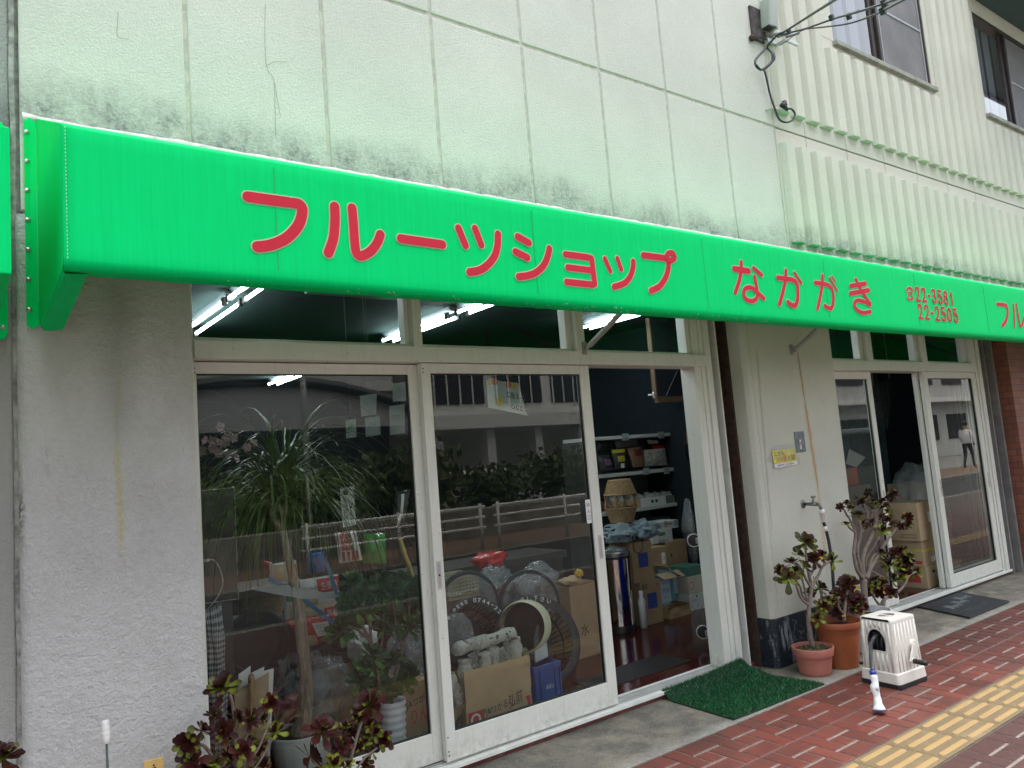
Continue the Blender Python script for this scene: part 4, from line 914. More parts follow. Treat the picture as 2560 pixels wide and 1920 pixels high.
mb.build('spool', M('coiled hose', (0.02, 0.021, 0.024), 0.35, var=0.2), RL, smooth=True)
mb = MB(); mb.add([lp(v, h, 0.06) for v, h in ((-0.8, 0.1), (0.8, 0.1), (0.8, 0.38), (-0.8, 0.38))], [(0, 1, 2, 3)]); mb.build('inner_panel', m_black, RL)
ck = rp(0.35, -1, 0.235)
mb = MB(); mb.lathe(ck, [(0.0, 0.018), (0.026, 0.018), (0.03, 0.012), (0.03, 0)], 24, axis=tuple(-bx_)); e = ck+(-ax*0.058-UZ*0.085)
d = (e-ck).normalized(); sd = d.cross(-bx_); pr = [ck-bx_*0.018+sd*0.028, ck-bx_*0.018-sd*0.028, e-bx_*0.018-sd*0.016+d*0.012, e-bx_*0.018+sd*0.016+d*0.012]
mb.prism(pr, -bx_*0.012); mb.lathe(e-bx_*0.018, [(0.016, 0), (0.016, 0.02), (0.012, 0.024), (0, 0.024)], 16, axis=tuple(-bx_)); mb.build('crank', m_ivory, RL, bevel=0.003)
mb = MB(); mb.tube([e-bx_*0.03, e-bx_*0.035, e-bx_*0.115, e-bx_*0.12], [0.012, 0.0155, 0.0155, 0.012], 14); mb.build('crank_handle', m_black, RL, smooth=True)
# hose end and sprayer lying out of the reel
p0 = P(*s2(800, 430), 2.70); SP = thing('spray_gun', 'white spray nozzle with blue rings hanging from the reel onto the paving', 'hose nozzle', tuple(P(*s2(855, 1140), 2.44)))
s0 = P(*s2(786, 742), 2.475); tipg = P(*s2(853, 1135), 2.44); tipg.z = max(tipg.z, -0.035)
pts = [lp(0.1, 0.30, 0.04), lp(0.1, 0.285, -0.01), lp(0.02, 0.25, -0.06), P(*s2(772, 600), 2.56), P(*s2(780, 690), 2.50), s0]
hq = smooth_path(pts, 6); mb = MB(); mb.tube(hq, 0.0125, 10); mb.build('hose_end', M('grey hose', (0.05, 0.05, 0.055), 0.35, var=0.2), SP, smooth=True)
dirv = (tipg-s0); ln = dirv.length; bend = (U_*0.004)
mb = MB(); mb.tube([s0-dirv*0.01, s0+dirv*0.10], 0.0185, 14); mb.build('blue_collar', M('blue plastic', (0.03, 0.05, 0.35), 0.35, var=0.1), SP, smooth=True)
m_noz = M('nozzle white', (0.72, 0.74, 0.75), 0.3, var=0.03)
sidev = R_*0.006
q = [s0+dirv*0.09, s0+dirv*0.115, s0+dirv*0.17, s0+dirv*0.30+sidev*0.5, s0+dirv*0.40-sidev, s0+dirv*0.44-sidev, s0+dirv*0.60, s0+dirv*0.69, s0+dirv*0.70, s0+dirv*0.80, s0+dirv*0.92, s0+dirv*0.965]
mb = MB(); mb.tube(q, [0.016, 0.0205, 0.021, 0.0185, 0.0225, 0.0225, 0.0185, 0.0185, 0.0205, 0.021, 0.031, 0.0375], 18); mb.tube([s0+dirv*0.30-fwd*0.012, s0+dirv*0.44-fwd*0.022], 0.012, 8); mb.build('nozzle_body', m_noz, SP, smooth=True)
mb = MB(); mb.tube([s0+dirv*0.962, s0+dirv*0.975, s0+dirv*1.0], [0.036, 0.0385, 0.036], 20); mb.build('nozzle_ring', M('nozzle navy', (0.015, 0.03, 0.22), 0.4, var=0.05), SP, smooth=True)

# ------------------------------------------------------------------ door mats
def turf():
    m, nt, b = new_mat('artificial turf'); g_ = N(nt, 'ShaderNodeNewGeometry')
    co = N(nt, 'ShaderNodeTexCoord').outputs['Object']; col = mixc(nt, g_.outputs['Random Per Island'], (0.003, 0.055, 0.014), (0.013, 0.16, 0.045)); nt.links.new(mixc(nt, mth(nt, 'MULTIPLY', ramp(nt, noi(nt, co, 5, 5, 0.65), 0.45, 0.7), 0.65), col, (0.02, 0.055, 0.022)), b.inputs['Base Color']); b.inputs['Roughness'].default_value = 0.45; return m
m_turf = turf(); m_turfb = M('turf backing', (0.006, 0.03, 0.012), 0.8, var=0.2)
cA = Vector((3.635, 3.555, -0.045)); cB = Vector((3.60, 2.975, -0.045)); cC = Vector((4.479, 2.955, -0.045)); cD = P(1850, 1645, 3.525)
def matp(u, v):        # u from left to right, v from street to sill
    p = (cB*(1-u)+cC*u)*(1-v)+(cA*(1-u)+cD*u)*v
    sm = lambda t: (lambda k: k*k*(3-2*k))(max(0, min(1, t)))
    p.z = -0.045 + 0.046*sm((v-0.86)/0.13)*(1-0.2*u) + (cD.z+0.0)*max(0, u)**1.6*sm((v-0.5)/0.5)
    if v < 0.06 and u < 0.12: p.z += 0.006
    p.z += 0.002*noise.noise(Vector((u*5, v*5, 0))); return p
MT = thing('door_mat', 'green artificial turf door mat curling up against the door post', 'door mat', (4.05, 3.25, -0.05))
mb = MB(); mb.grid(matp, 30, 24); mb.build('backing', m_turfb, MT, solid=0.008)
mb = MB(); random.seed(3)
for i in range(130):
    for j in range(96):
        u = (i+random.random())/130; v = (j+random.random())/96; p = matp(u, v); p.z += 0.004
        a = random.uniform(0, 6.28); wv = Vector((math.cos(a), math.sin(a), 0))*0.0022; t = Vector((random.gauss(0, .005), random.gauss(0, .005), random.uniform(.010, .017)))
        mb.add([p-wv, p+wv, p+t*0.6+wv*0.8, p+t], [(0, 1, 2, 3)])
mb.build('turf', m_turf, MT)
w1, w2, w3, w4 = Vector((6.9, 3.545, -0.046)), Vector((7.70, 3.54, -0.046)), Vector((7.46, 3.02, -0.046)), Vector((6.69, 3.02, -0.046))
WM = thing('door_mat', 'black rubber welcome mat with grey cats before the far door', 'door mat', (7.2, 3.3, -0.05))
mb = MB(); mb.prism([w4, w3, w2, w1], (0, 0, 0.012)); mb.build('rubber_mat', M('black rubber', (0.014, 0.016, 0.02), 0.6, var=0.3, vs=40, bump=0.5, bs=150), WM, bevel=0.004)
mb = MB(); ex = (w3-w4); ez = (w1-w4); o = w4+UZ*0.0128
text_on(mb, 'WELCOME', o+ex*0.22+ez*0.14, ex*0.56, ez*0.16)
for k in range(24): c = o+ex*(0.12+0.035*k)+ez*0.06; mb.lathe(c, [(0, 0.001), (0.006, 0.001), (0.006, 0)], 6)
mb.build('lettering', M('mat print', (0.06, 0.065, 0.07), 0.6, var=0.2), WM)
def cat(o, a, b, flip):
    out_ = [(0, .0), (.08, .35), (.05, .75), (.12, 1.0), (.2, .8), (.28, .82), (.34, 1.0), (.4, .72), (.45, .5), (.7, .55), (.85, .45), (.95, .7), (1.0, .66), (.95, .35), (.9, .05), (.8, 0), (.78, .2), (.6, .22), (.5, .18), (.48, 0), (.4, 0), (.38, .2), (.2, .2), (.15, 0)]
    mb.add([o+a*(1-x if flip else x)+b*y_ for x, y_ in out_], [tuple(range(len(out_)))])
mb = MB(); o = w4+UZ*0.013
for (u, v, s) in ((0.16, 0.42, .30), (0.42, 0.48, .26), (0.62, 0.60, .28)): cat(o+ex*u+ez*v, ex*s, ez*0.26, False)
mb.build('cat_pattern', M('cat grey', (0.11, 0.13, 0.14), 0.6, var=0.2), WM)
# ------------------------------------------------------------------ succulents (tree houseleeks)
def leaf_mat(name, c0, c1, c2, rough=0.48):
    m, nt, b = new_mat(name); uv = N(nt, 'ShaderNodeUVMap'); sp = N(nt, 'ShaderNodeSeparateXYZ'); nt.links.new(uv.outputs[0], sp.inputs[0])
    g_ = N(nt, 'ShaderNodeNewGeometry'); oi = N(nt, 'ShaderNodeObjectInfo')
    t = mth(nt, 'ADD', sp.outputs[1], mth(nt, 'MULTIPLY', mth(nt, 'SUBTRACT', g_.outputs['Random Per Island'], 0.5), 0.5))
    col = mixc(nt, ramp(nt, t, 0.05, 0.45), c0, c1); col = mixc(nt, ramp(nt, t, 0.5, 0.95), col, c2)
    ed = mth(nt, 'ABSOLUTE', mth(nt, 'SUBTRACT', sp.outputs[0], 0.5)); col = mixc(nt, mth(nt, 'MULTIPLY', ramp(nt, ed, 0.36, 0.5), 0.6), col, c2)
    hs = N(nt, 'ShaderNodeHueSaturation'); nt.links.new(col, hs.inputs['Color']); nt.links.new(mth(nt, 'ADD', mth(nt, 'MULTIPLY', oi.outputs['Random'], 0.5), 0.75), hs.inputs['Value'])
    nt.links.new(hs.outputs[0], b.inputs['Base Color']); b.inputs['Roughness'].default_value = rough; b.inputs['Specular IOR Level'].default_value = 0.28
    return m
m_ldark = leaf_mat('aeonium dark', (0.10, 0.10, 0.018), (0.060, 0.010, 0.009), (0.026, 0.005, 0.006))
m_lgreen = leaf_mat('aeonium green', (0.28, 0.36, 0.05), (0.24, 0.30, 0.035), (0.07, 0.05, 0.012))
m_lyel = leaf_mat('aeonium yellow', (0.45, 0.46, 0.08), (0.50, 0.42, 0.06), (0.42, 0.22, 0.03))
m_lheart = leaf_mat('aeonium heart', (0.16, 0.30, 0.03), (0.13, 0.22, 0.02), (0.05, 0.03, 0.01))
m_lolive = leaf_mat('aeonium olive', (0.13, 0.20, 0.03), (0.075, 0.085, 0.02), (0.045, 0.018, 0.01))
m_lg2 = leaf_mat('aeonium deep green', (0.09, 0.20, 0.05), (0.04, 0.13, 0.035), (0.02, 0.07, 0.022))
m_lg3 = leaf_mat('aeonium fresh', (0.24, 0.42, 0.10), (0.16, 0.32, 0.07), (0.06, 0.14, 0.03))
def rosette_mesh(name, seed, n, mats, green=0.3, cup=0.0, heart=0.12, yellow=0.03, lw=1.0, openness=1.0):
    """mats: dark, green, yellow, heart"""
    rnd = random.Random(seed); vs = []; fs = []; mi = []; uvs = []
    prof = [(0.0, 0.06), (0.28, 0.085), (0.52, 0.15), (0.72, 0.215), (0.88, 0.20), (0.97, 0.10), (1.0, 0.02)]
    for i in range(n):
        t = (i+0.5)/n; az = i*2.39996+rnd.uniform(-.12, .12)
        L = (0.16+0.86*t**0.75)*rnd.uniform(0.88, 1.08); el = rad(84-82*t**0.8*openness+cup*30+rnd.uniform(-7, 7))
        if t > 0.9: el -= rad(rnd.uniform(5, 45))
        r = rnd.random()
        k = 3 if t < heart else (2 if (t > 0.8 and r < yellow) else (1 if (t > 0.55 and r < green) else 0))
        ca, sa = math.cos(az), math.sin(az); b = len(vs); curl = rnd.uniform(0.05, 0.25)
        for s_, hw in prof:
            e2 = el + curl*s_; rr = L*s_*math.cos(el+curl*s_*0.6); zz = L*s_*math.sin(el+curl*s_*0.6) + 0.02
            hw2 = hw*L*lw*(0.85 if t < 0.4 else 1.0)
            nrm = Vector((-math.sin(e2)*ca, -math.sin(e2)*sa, math.cos(e2))); side = Vector((-sa, ca, 0)); c = Vector((rr*ca, rr*sa, zz - 0.12*t))
            for sg in (-1, 0, 1):
                vs.append(c+side*hw2*sg+nrm*(0.22*hw2 if sg else 0.0)); uvs.append((0.5+0.5*sg, s_))
        m_ = len(prof)
        for a in range(m_-1):
            for q in range(2): fs.append((b+a*3+q, b+a*3+q+1, b+(a+1)*3+q+1, b+(a+1)*3+q)); mi.append(k)
    me = bpy.data.meshes.new(name); me.from_pydata([tuple(v) for v in vs], [], fs)
    for m in mats: me.materials.append(m)
    me.polygons.foreach_set('material_index', mi); me.polygons.foreach_set('use_smooth', [True]*len(fs))
    ul = me.uv_layers.new(name='UVMap')
    for lp_ in me.loops: ul.data[lp_.index].uv = uvs[lp_.vertex_index]
    return me
DK = [m_ldark, m_lgreen, m_lyel, m_lheart]
RS = {'d': [rosette_mesh('rosette_dark', 1, 46, DK, 0.12, 0.0, 0.16), rosette_mesh('rosette_dark', 2, 40, DK, 0.22, 0.25, 0.12, 0.06), rosette_mesh('rosette_dark', 3, 34, DK, 0.10, -0.1, 0.2)],
      'y': [rosette_mesh('rosette_mixed', 4, 38, DK, 0.75, 0.1, 0.15, 0.18), rosette_mesh('rosette_mixed', 5, 34, DK, 0.85, 0.3, 0.1, 0.25)],
      'o': [rosette_mesh('rosette_olive', 6, 36, [m_lolive, m_lgreen, m_lyel, m_ldark], 0.5, 0.0, 0.3, 0.03)],
      'n': [rosette_mesh('rosette_green', 7, 44, [m_lg2, m_lg3, m_lg3, m_lg3], 0.22, 0.0, 0.14, 0.0, 0.95), rosette_mesh('rosette_green', 8, 36, [m_lg2, m_lg3, m_lg2, m_lg3], 0.4, 0.2, 0.2, 0.0)]}
m_bark = M('aeonium bark', (0.17, 0.135, 0.11), 0.8, var=0.3, vs=40, bump=0.6, bs=90)
m_barkd = M('inner bark', (0.17, 0.135, 0.10), 0.85, var=0.3, vs=40, bump=0.5, bs=90)
m_soil = M('potting soil', (0.055, 0.04, 0.028), 0.95, var=0.6, vs=60, bump=1.0, bs=70, bd=0.02)
PXM = lambda x, y, Y: (P(x, y, Y)-CAM).dot(fwd)/F_PX         # metres per photo pixel at that depth
def succulent(root, z, Y, ros, stems, seed=1, dyj=0.05, bark=None, rs=1.0, up=0.55, yp=0.0):
    rnd = random.Random(seed)
    for pts, w0, w1 in stems:
        q = []
        for i, p in enumerate(pts):
            Yp = p[2] if len(p) > 2 else Y
            q.append(P(*z(p[0], p[1]), Yp))
        q = smooth_path(q, 4); k = len(q); mpp = PXM(*z(pts[0][0], pts[0][1]), Y)*(z(1, 0)[0]-z(0, 0)[0])
        for i in range(k): q[i] = q[i]+Vector((noise.noise(q[i]*25), noise.noise(q[i]*25+Vector((3, 0, 0))), 0))*0.003
        mb = MB(); mb.tube(q, [max(0.002, (w0+(w1-w0)*i/(k-1))*mpp/2*(1+0.12*noise.noise(q[i]*40))) for i in range(k)], 8); mb.build('stem', bark or m_bark, root, smooth=True)
    off = ROOT[root.name]
    for r in ros:
        x, y, rad_px = r[:3]; kind = r[3] if len(r) > 3 else 'd'; kind = 'y' if (kind == 'd' and rnd.random() < yp) else kind; dy = r[4] if len(r) > 4 else rnd.uniform(-dyj, dyj)
        c = P(*z(x, y), Y+dy); R = rad_px*PXM(*z(x, y), Y+dy)*(z(1, 0)[0]-z(0, 0)[0])*1.38*rs
        o = bpy.data.objects.new('rosette', rnd.choice(RS[kind])); C.objects.link(o); o.parent = root
        d = (CAM-c).normalized()*rnd.uniform(0.35, 0.9)+Vector((rnd.gauss(0, .45), rnd.gauss(0, .25), rnd.uniform(up-0.3, up+0.5)))
        o.rotation_euler = d.to_track_quat('Z', 'Y').to_euler(); o.rotation_euler.rotate_axis('Z', rnd.uniform(0, 6.28))
        o.location = c-off-d.normalized()*R*0.2; o.scale = (R, R, R*rnd.uniform(0.9, 1.1))
def pot(name, root, c, r0, r1, h, mat, rim=0.02, rimh=0.035, soil=0.03, n=40, oct_=0, th=0.005, notch=True):
    c = Vector(c); prof = [(0.0, 0.002), (r0*0.96, 0.0), (r0, 0.004)]
    hb = h-rimh
    for k in range(1, 9): t = k/8; prof.append((r0+(r1-r0)*t*hb/h, hb*t))
    rr = r0+(r1-r0)*hb/h
    prof += [(rr+rim, hb+0.002), (r1+rim, h-0.004), (r1+rim-0.002, h), (r1+rim-th-0.004, h), (r1+rim-th-0.006, h-0.004), (r1-th, h-soil-0.02)]
    mb = MB(); mb.lathe(c, prof, n, wob=oct_); o = mb.build(name, mat, root, smooth=True)
    md = o.modifiers.new('es', 'EDGE_SPLIT'); md.split_angle = rad(38)
    mb = MB()
    def sf(u, v):
        r = (r1-th)*u; a = 2*math.pi*v; return c+Vector((r*math.cos(a), r*math.sin(a), h-soil+0.008*noise.noise(Vector((r*60*math.cos(a), r*60*math.sin(a), 1)))+0.004*(1-u)))
    mb.grid(sf, 10, 32); mb.build('soil', m_soil, root, smooth=True)
    return o
GZ = -0.05
m_terra = M('pale terracotta plastic', (0.40, 0.145, 0.105), 0.5, var=0.10, vs=14)
m_terra2 = M('brown terracotta plastic', (0.30, 0.085, 0.032), 0.42, var=0.12, vs=10)
m_potw = M('white pot', (0.66, 0.68, 0.70), 0.4, var=0.05, vs=8)

# small one in the pale terracotta pot
Y0 = 3.14; b = P(*r2(1245, 1565), Y0); c0 = (b.x, Y0, GZ)
T1 = thing('potted_succulent', 'small branching dark succulent in a pale pink terracotta pot', 'potted plant', c0, 'succulents potted beside the tap')
hh = P(*r2(1230, 1290), Y0).z-GZ
pot('pot', T1, c0, 0.100, 0.128, hh, m_terra, 0.008, 0.055, 0.022)
succulent(T1, r2, Y0, [(1170, 385, 95, 'o', 0), (1035, 555, 70), (1105, 495, 60), (1155, 600, 60, 'o', -.05), (1222, 530, 62), (1290, 500, 55), (1378, 548, 66, 'y'), (922, 630, 45), (1005, 690, 100, 'o', -.03), (1258, 1052, 62, 'y', -.05), (1290, 775, 85, 'o', .08), (1195, 825, 45, 'd', .1), (1068, 640, 50, 'o', .05)],
  [([(1218, 1305), (1195, 1200), (1182, 1080), (1186, 940), (1204, 800), (1190, 700)], 44, 30), ([(1180, 940), (1120, 890), (1080, 800), (1062, 745)], 24, 18), ([(1178, 935, 3.15), (1130, 860, 3.17), (1100, 770, 3.17), (1045, 700, 3.15)], 22, 16), ([(1166, 900), (1145, 800), (1120, 700), (1098, 630)], 22, 16), ([(1200, 790), (1160, 720), (1120, 640), (1060, 575)], 26, 16),
   ([(1190, 720), (1168, 600), (1155, 480), (1165, 410)], 26, 16), ([(1205, 790), (1262, 690), (1300, 610), (1370, 560)], 28, 18), ([(1192, 690), (1238, 600), (1225, 540)], 22, 14), ([(1225, 600, 3.2), (1260, 560, 3.22), (1290, 510, 3.2)], 18, 12), ([(1310, 1310), (1318, 1200), (1290, 1110), (1262, 1060)], 30, 20), ([(1310, 1290, 3.2), (1300, 1050, 3.2), (1295, 900, 3.2), (1290, 800, 3.2)], 26, 20)], 5, up=0.45, yp=0.25)
mb = MB(); rnd = random.Random(4)
for k in range(60):
    a = rnd.uniform(0, 6.28); r = rnd.uniform(0.02, 0.11); p = Vector((c0[0]+r*math.cos(a), c0[1]+r*math.sin(a), GZ+hh-0.02)); d = Vector((rnd.gauss(0, .012), rnd.gauss(0, .012), rnd.uniform(.008, .02)))
    s_ = Vector((-math.sin(a), math.cos(a), 0))*0.005; mb.add([p-s_*0.5, p+s_*0.5, p+d*0.7+s_, p+d], [(0, 1, 2, 3)])
mb.build('moss', M('moss', (0.16, 0.18, 0.05), 0.8, var=0.6, vs=40), T1)
# middle one in the deep brown pot
Y1 = 3.10; b = P(*r2(1475, 1505), Y1); c1 = (b.x, Y1, GZ); hh = P(*r2(1440, 1062), Y1).z-GZ
T2 = thing('potted_succulent', 'low dark red succulent in a tall brown terracotta pot', 'potted plant', c1, 'succulents potted beside the tap')
pot('pot', T2, c1, 0.108, 0.148, hh, m_terra2, 0.014, 0.040, 0.05, 48, 0.006)
succulent(T2, r2, Y1, [(1518, 745, 100), (1430, 840, 75), (1515, 855, 85), (1600, 880, 85), (1555, 930, 85), (1450, 975, 70), (1622, 955, 70), (1385, 905, 55, 'y'), (1315, 950, 80, 'y', -.04), (1345, 880, 60, 'y'), (1480, 920, 70, 'd', .08), (1500, 800, 60, 'd', .08), (1405, 925, 60, 'd', .06), (1585, 960, 60, 'd', -.03)],
  [([(1490, 1085), (1488, 1000), (1500, 900), (1520, 790)], 34, 22), ([(1495, 1020), (1550, 980), (1600, 940)], 24, 16), ([(1488, 1030), (1440, 960), (1430, 870)], 22, 14)], 9, up=0.7, rs=0.86)
# tall one in the white pot
Y2 = 3.16; b = P(*r2(1640, 1375), Y2); cr = P(*r2(1745, 955), Y2); c2 = ((b.x+cr.x)/2, Y2, GZ); hh = cr.z-GZ
T3 = thing('potted_succulent', 'tallest many-stemmed dark succulent in a white plastic pot', 'potted plant', c2, 'succulents potted beside the tap')
pot('pot', T3, c2, 0.135, 0.165, hh, m_potw, 0.010, 0.03, 0.05)
r6b = zone(2080, 1060, .18083)
def cv(x, y): X, Y_ = r6b(x, y); return ((X-1920)/.28933, (Y_-1240)/.28933)
top = [(490, 945, 75), (830, 965, 85, 'd'), (110, 1140, 62), (205, 1085, 52), (255, 1150, 60), (330, 1010, 45), (405, 1060, 75), (690, 1060, 70), (745, 1110, 50), (690, 1150, 55), (690, 1262, 58), (360, 1250, 120, 'y'), (800, 1290, 60, 'y'), (760, 1315, 58), (818, 1380, 50), (195, 1370, 72), (430, 1370, 62), (490, 1395, 60), (552, 1340, 55), (700, 1460, 118, 'y'), (1050, 1290, 80, 'd'), (945, 1410, 62), (1050, 1390, 60, 'y'), (600, 1100, 55, 'y'), (770, 1200, 50, 'y'), (560, 1060, 45)]
ros3 = []
for t in top: x, y = cv(t[0], t[1]); ros3.append((x, y, t[2]*.625)+tuple(t[3:]))
ros3 += [(980, 480, 62), (1090, 492, 60), (1140, 470, 50), (1192, 552, 78, 'd'), (1040, 580, 75, 'y'), (1230, 512, 55), (1180, 645, 58), (1282, 652, 62, 'y'), (1090, 712, 85, 'y'), (918, 722, 58), (858, 812, 62), (960, 830, 60), (1060, 832, 55), (1122, 832, 45), (990, 752, 55), (930, 760, 50, 'y'), (1130, 600, 55, 'y'), (1000, 540, 50, 'y'), (1150, 700, 48, 'd'), (880, 760, 45, 'y', .05)]
st3 = [([(845, 985), (830, 850), (828, 720)], 62, 56), ([(825, 720), (770, 640), (742, 520), (748, 420), (757, 320)], 34, 26), ([(822, 715), (795, 600), (770, 470), (800, 330), (790, 210)], 34, 24), ([(835, 710), (815, 580), (845, 450), (915, 310), (945, 180), (1000, 50)], 40, 22),
   ([(850, 715), (890, 620), (950, 510), (1020, 400), (1090, 300), (1170, 210)], 36, 20), ([(800, 330), (860, 200), (830, 70)], 20, 14), ([(757, 320), (700, 270), (690, 245)], 20, 14), ([(895, 200, 3.2), (890, 130, 3.2), (830, 70, 3.2)], 18, 12), ([(690, 180), (650, 110), (630, 90)], 20, 14), ([(757, 320), (720, 230), (690, 170)], 22, 16),
   ([(860, 700, 3.2), (840, 560, 3.2), (900, 460, 3.2), (960, 350, 3.2)], 26, 18), ([(985, 975), (990, 910), (1050, 865), (1060, 830)], 30, 20), ([(1000, 960, 3.13), (1020, 880, 3.13), (1120, 830, 3.13), (1190, 750, 3.13), (1215, 690, 3.13), (1280, 655, 3.13)], 28, 18), ([(980, 960), (930, 900), (915, 850)], 24, 16), ([(880, 640), (950, 680), (1000, 700)], 18, 14), ([(860, 700), (910, 520), (980, 490)], 20, 14), ([(1100, 700, 3.2), (1090, 600, 3.2), (1085, 500, 3.2)], 18, 14)]
succulent(T3, r4, Y2, ros3, st3, 12, 0.07, up=0.5, rs=0.86, yp=0.3)

# front plants by the left window
z3 = zone(400, 1580, .2048); z4 = zone(720, 1580, .2048)
Y3 = 3.22; b = P(*z3(870, 1660), Y3); c3 = (b.x, Y3, GZ)
T4 = thing('potted_succulent', 'dark rosetted succulent with yellow outer leaves before the window edge', 'potted plant', c3, 'succulents before the window')
pot('pot', T4, c3, 0.10, 0.13, 0.24, m_terra2, 0.01, 0.035, 0.03)
succulent(T4, z3, Y3, [(750, 640, 175, 'y', -.02), (672, 1000, 105), (965, 1025, 95), (1140, 1040, 120, 'd', -.03), (1352, 870, 115, 'd', 0), (540, 1172, 100), (762, 1205, 130, 'd', -.04), (1392, 1195, 130, 'y', 0), (330, 1370, 160, 'y', -.05), (345, 1570, 170, 'd', -.06), (1030, 1450, 140, 'd', -.05), (850, 1490, 95), (1210, 1405, 80), (1275, 1590, 80), (690, 1570, 110, 'o'), (1120, 1600, 100, 'y'), (560, 1650, 120), (880, 1700, 130), (1250, 1780, 120), (870, 1300, 60, 'y', .06), (1090, 1300, 70, 'y', .06), (1260, 1050, 70, 'y', .05)],
  [([(860, 2600), (900, 2000), (920, 1600), (910, 1200), (890, 900), (850, 760)], 70, 34), ([(920, 1600), (1050, 1300), (1130, 1120)], 40, 24), ([(930, 1500), (800, 1350), (700, 1100)], 36, 22), ([(940, 1700), (1150, 1500), (1280, 1250), (1340, 1000)], 40, 24), ([(860, 1900), (650, 1550), (560, 1410), (470, 1370), (380, 1400)], 44, 36), ([(900, 2000), (1200, 1600), (1390, 1280)], 36, 24), ([(860, 2100), (500, 1800), (380, 1640)], 40, 30), ([(900, 2000), (1040, 1560)], 34, 24), ([(880, 1400), (960, 1120)], 26, 20), ([(760, 1500), (640, 1300), (560, 1220)], 24, 18)], 21, 0.04, up=0.35, yp=0.15)
Y4 = 3.2; b = P(*z4(620, 1660), Y4); c4 = (b.x, Y4, GZ)
T5 = thing('potted_succulent', 'dark rosetted succulent before the white door rail, right of its twin', 'potted plant', c4, 'succulents before the window')
pot('pot', T5, c4, 0.10, 0.13, 0.24, m_terra, 0.01, 0.035, 0.03)
succulent(T5, z4, Y4, [(435, 1155, 195, 'd', -.05), (965, 880, 175, 'd', -.02), (850, 1010, 110, 'y', .03), (1165, 1325, 105, 'd'), (755, 1235, 95), (665, 1365, 115, 'd', -.03), (330, 1490, 165, 'd', -.05), (835, 1405, 85), (565, 1600, 125, 'd', -.06), (965, 1610, 105, 'd'), (985, 1125, 75, 'd'), (730, 1610, 85, 'd', -.04), (940, 1340, 80, 'y', .02), (1060, 1220, 100, 'y', .03), (1040, 1440, 80, 'y', .03), (700, 1130, 70, 'y', .05), (1090, 1010, 60, 'y', .02), (400, 1800, 140), (800, 1800, 140), (1050, 1800, 130)],
  [([(640, 2600), (700, 2000), (760, 1600), (840, 1300), (930, 1000)], 60, 34), ([(700, 2000), (560, 1600), (480, 1300)], 44, 30), ([(720, 1900), (880, 1600), (1080, 1420)], 36, 24), ([(680, 2000), (430, 1700), (350, 1580)], 40, 30), ([(830, 1350), (780, 1280)], 26, 20), ([(700, 1800), (660, 1450)], 30, 24)], 33, 0.04, up=0.35, yp=0.12)
# cut-off plant at the lower left corner and the swab-headed cane
zl = zone(0, 1720, .217)
Y5 = 3.0; b = P(*zl(20, 1500), Y5); c5 = (b.x, Y5, GZ)
T6 = thing('potted_succulent', 'single dark succulent rosette cut off at the lower left corner', 'potted plant', c5)
pot('pot', T6, c5, 0.08, 0.10, 0.20, m_terra, 0.01, 0.03, 0.03)
succulent(T6, zl, Y5, [(60, 740, 190, 'd', 0), (20, 810, 120, 'y', .02)], [([(20, 2200), (20, 1500), (50, 820)], 60, 36)], 3, up=0.9)
a = P(*zl(1212, 370), 3.25); b = P(*zl(1228, 640), 3.25); Yc = 3.25
CN = thing('cane', 'thin green plant cane with its tip wrapped in white tape', 'cane', (b.x, Yc, GZ))
mb = MB(); mb.tube([(b.x+0.01, Yc, GZ-0.002), b+Vector((0, 0, 0.01))], 0.0042, 10); mb.build('rod', M('green cane', (0.03, 0.07, 0.05), 0.4, var=0.2), CN, smooth=True)
mb = MB(); L = a-b; mb.tube([b+L*t for t in (0, .03, .12, .25, .3, .42, .5, .55, .62, .75, .8, .92, .98, 1.0)], [.007, .010, .0105, .014, .0125, .0145, .0150, .0125, .0145, .0135, .012, .0135, .011, .005], 14); mb.build('tape_wrap', M('white tape', (0.8, 0.8, 0.77), 0.6, var=0.05), CN, smooth=True)
a = P(*zl(1655, 850), 3.26); c_ = P(*zl(1885, 795), 3.26)
YB = thing('yellow_board', 'small upright yellow board with a black keyhole mark at the wall foot', 'board', ((a.x+c_.x)/2, 3.26, GZ))
mb = MB(); mb.prism([(a.x, 3.26, GZ), (c_.x, 3.26, GZ), (c_.x, 3.26, c_.z), (a.x, 3.26, a.z)], (0, 0.012, 0)); mb.build('panel', M('yellowed board', (0.58, 0.40, 0.14), 0.7, var=0.15, vs=20), YB, bevel=0.002)
mb = MB(); k_ = P(*zl(1772, 890), 3.258); mb.lathe(k_, [(0, 0.0015), (0.0035, 0.0015), (0.0035, 0)], 12, axis=(0, -1, 0)); mb.box(k_.x-0.003, k_.x+0.008, 3.2575, 3.2585, k_.z-0.03, k_.z-0.008); mb.build('mark', m_black, YB)
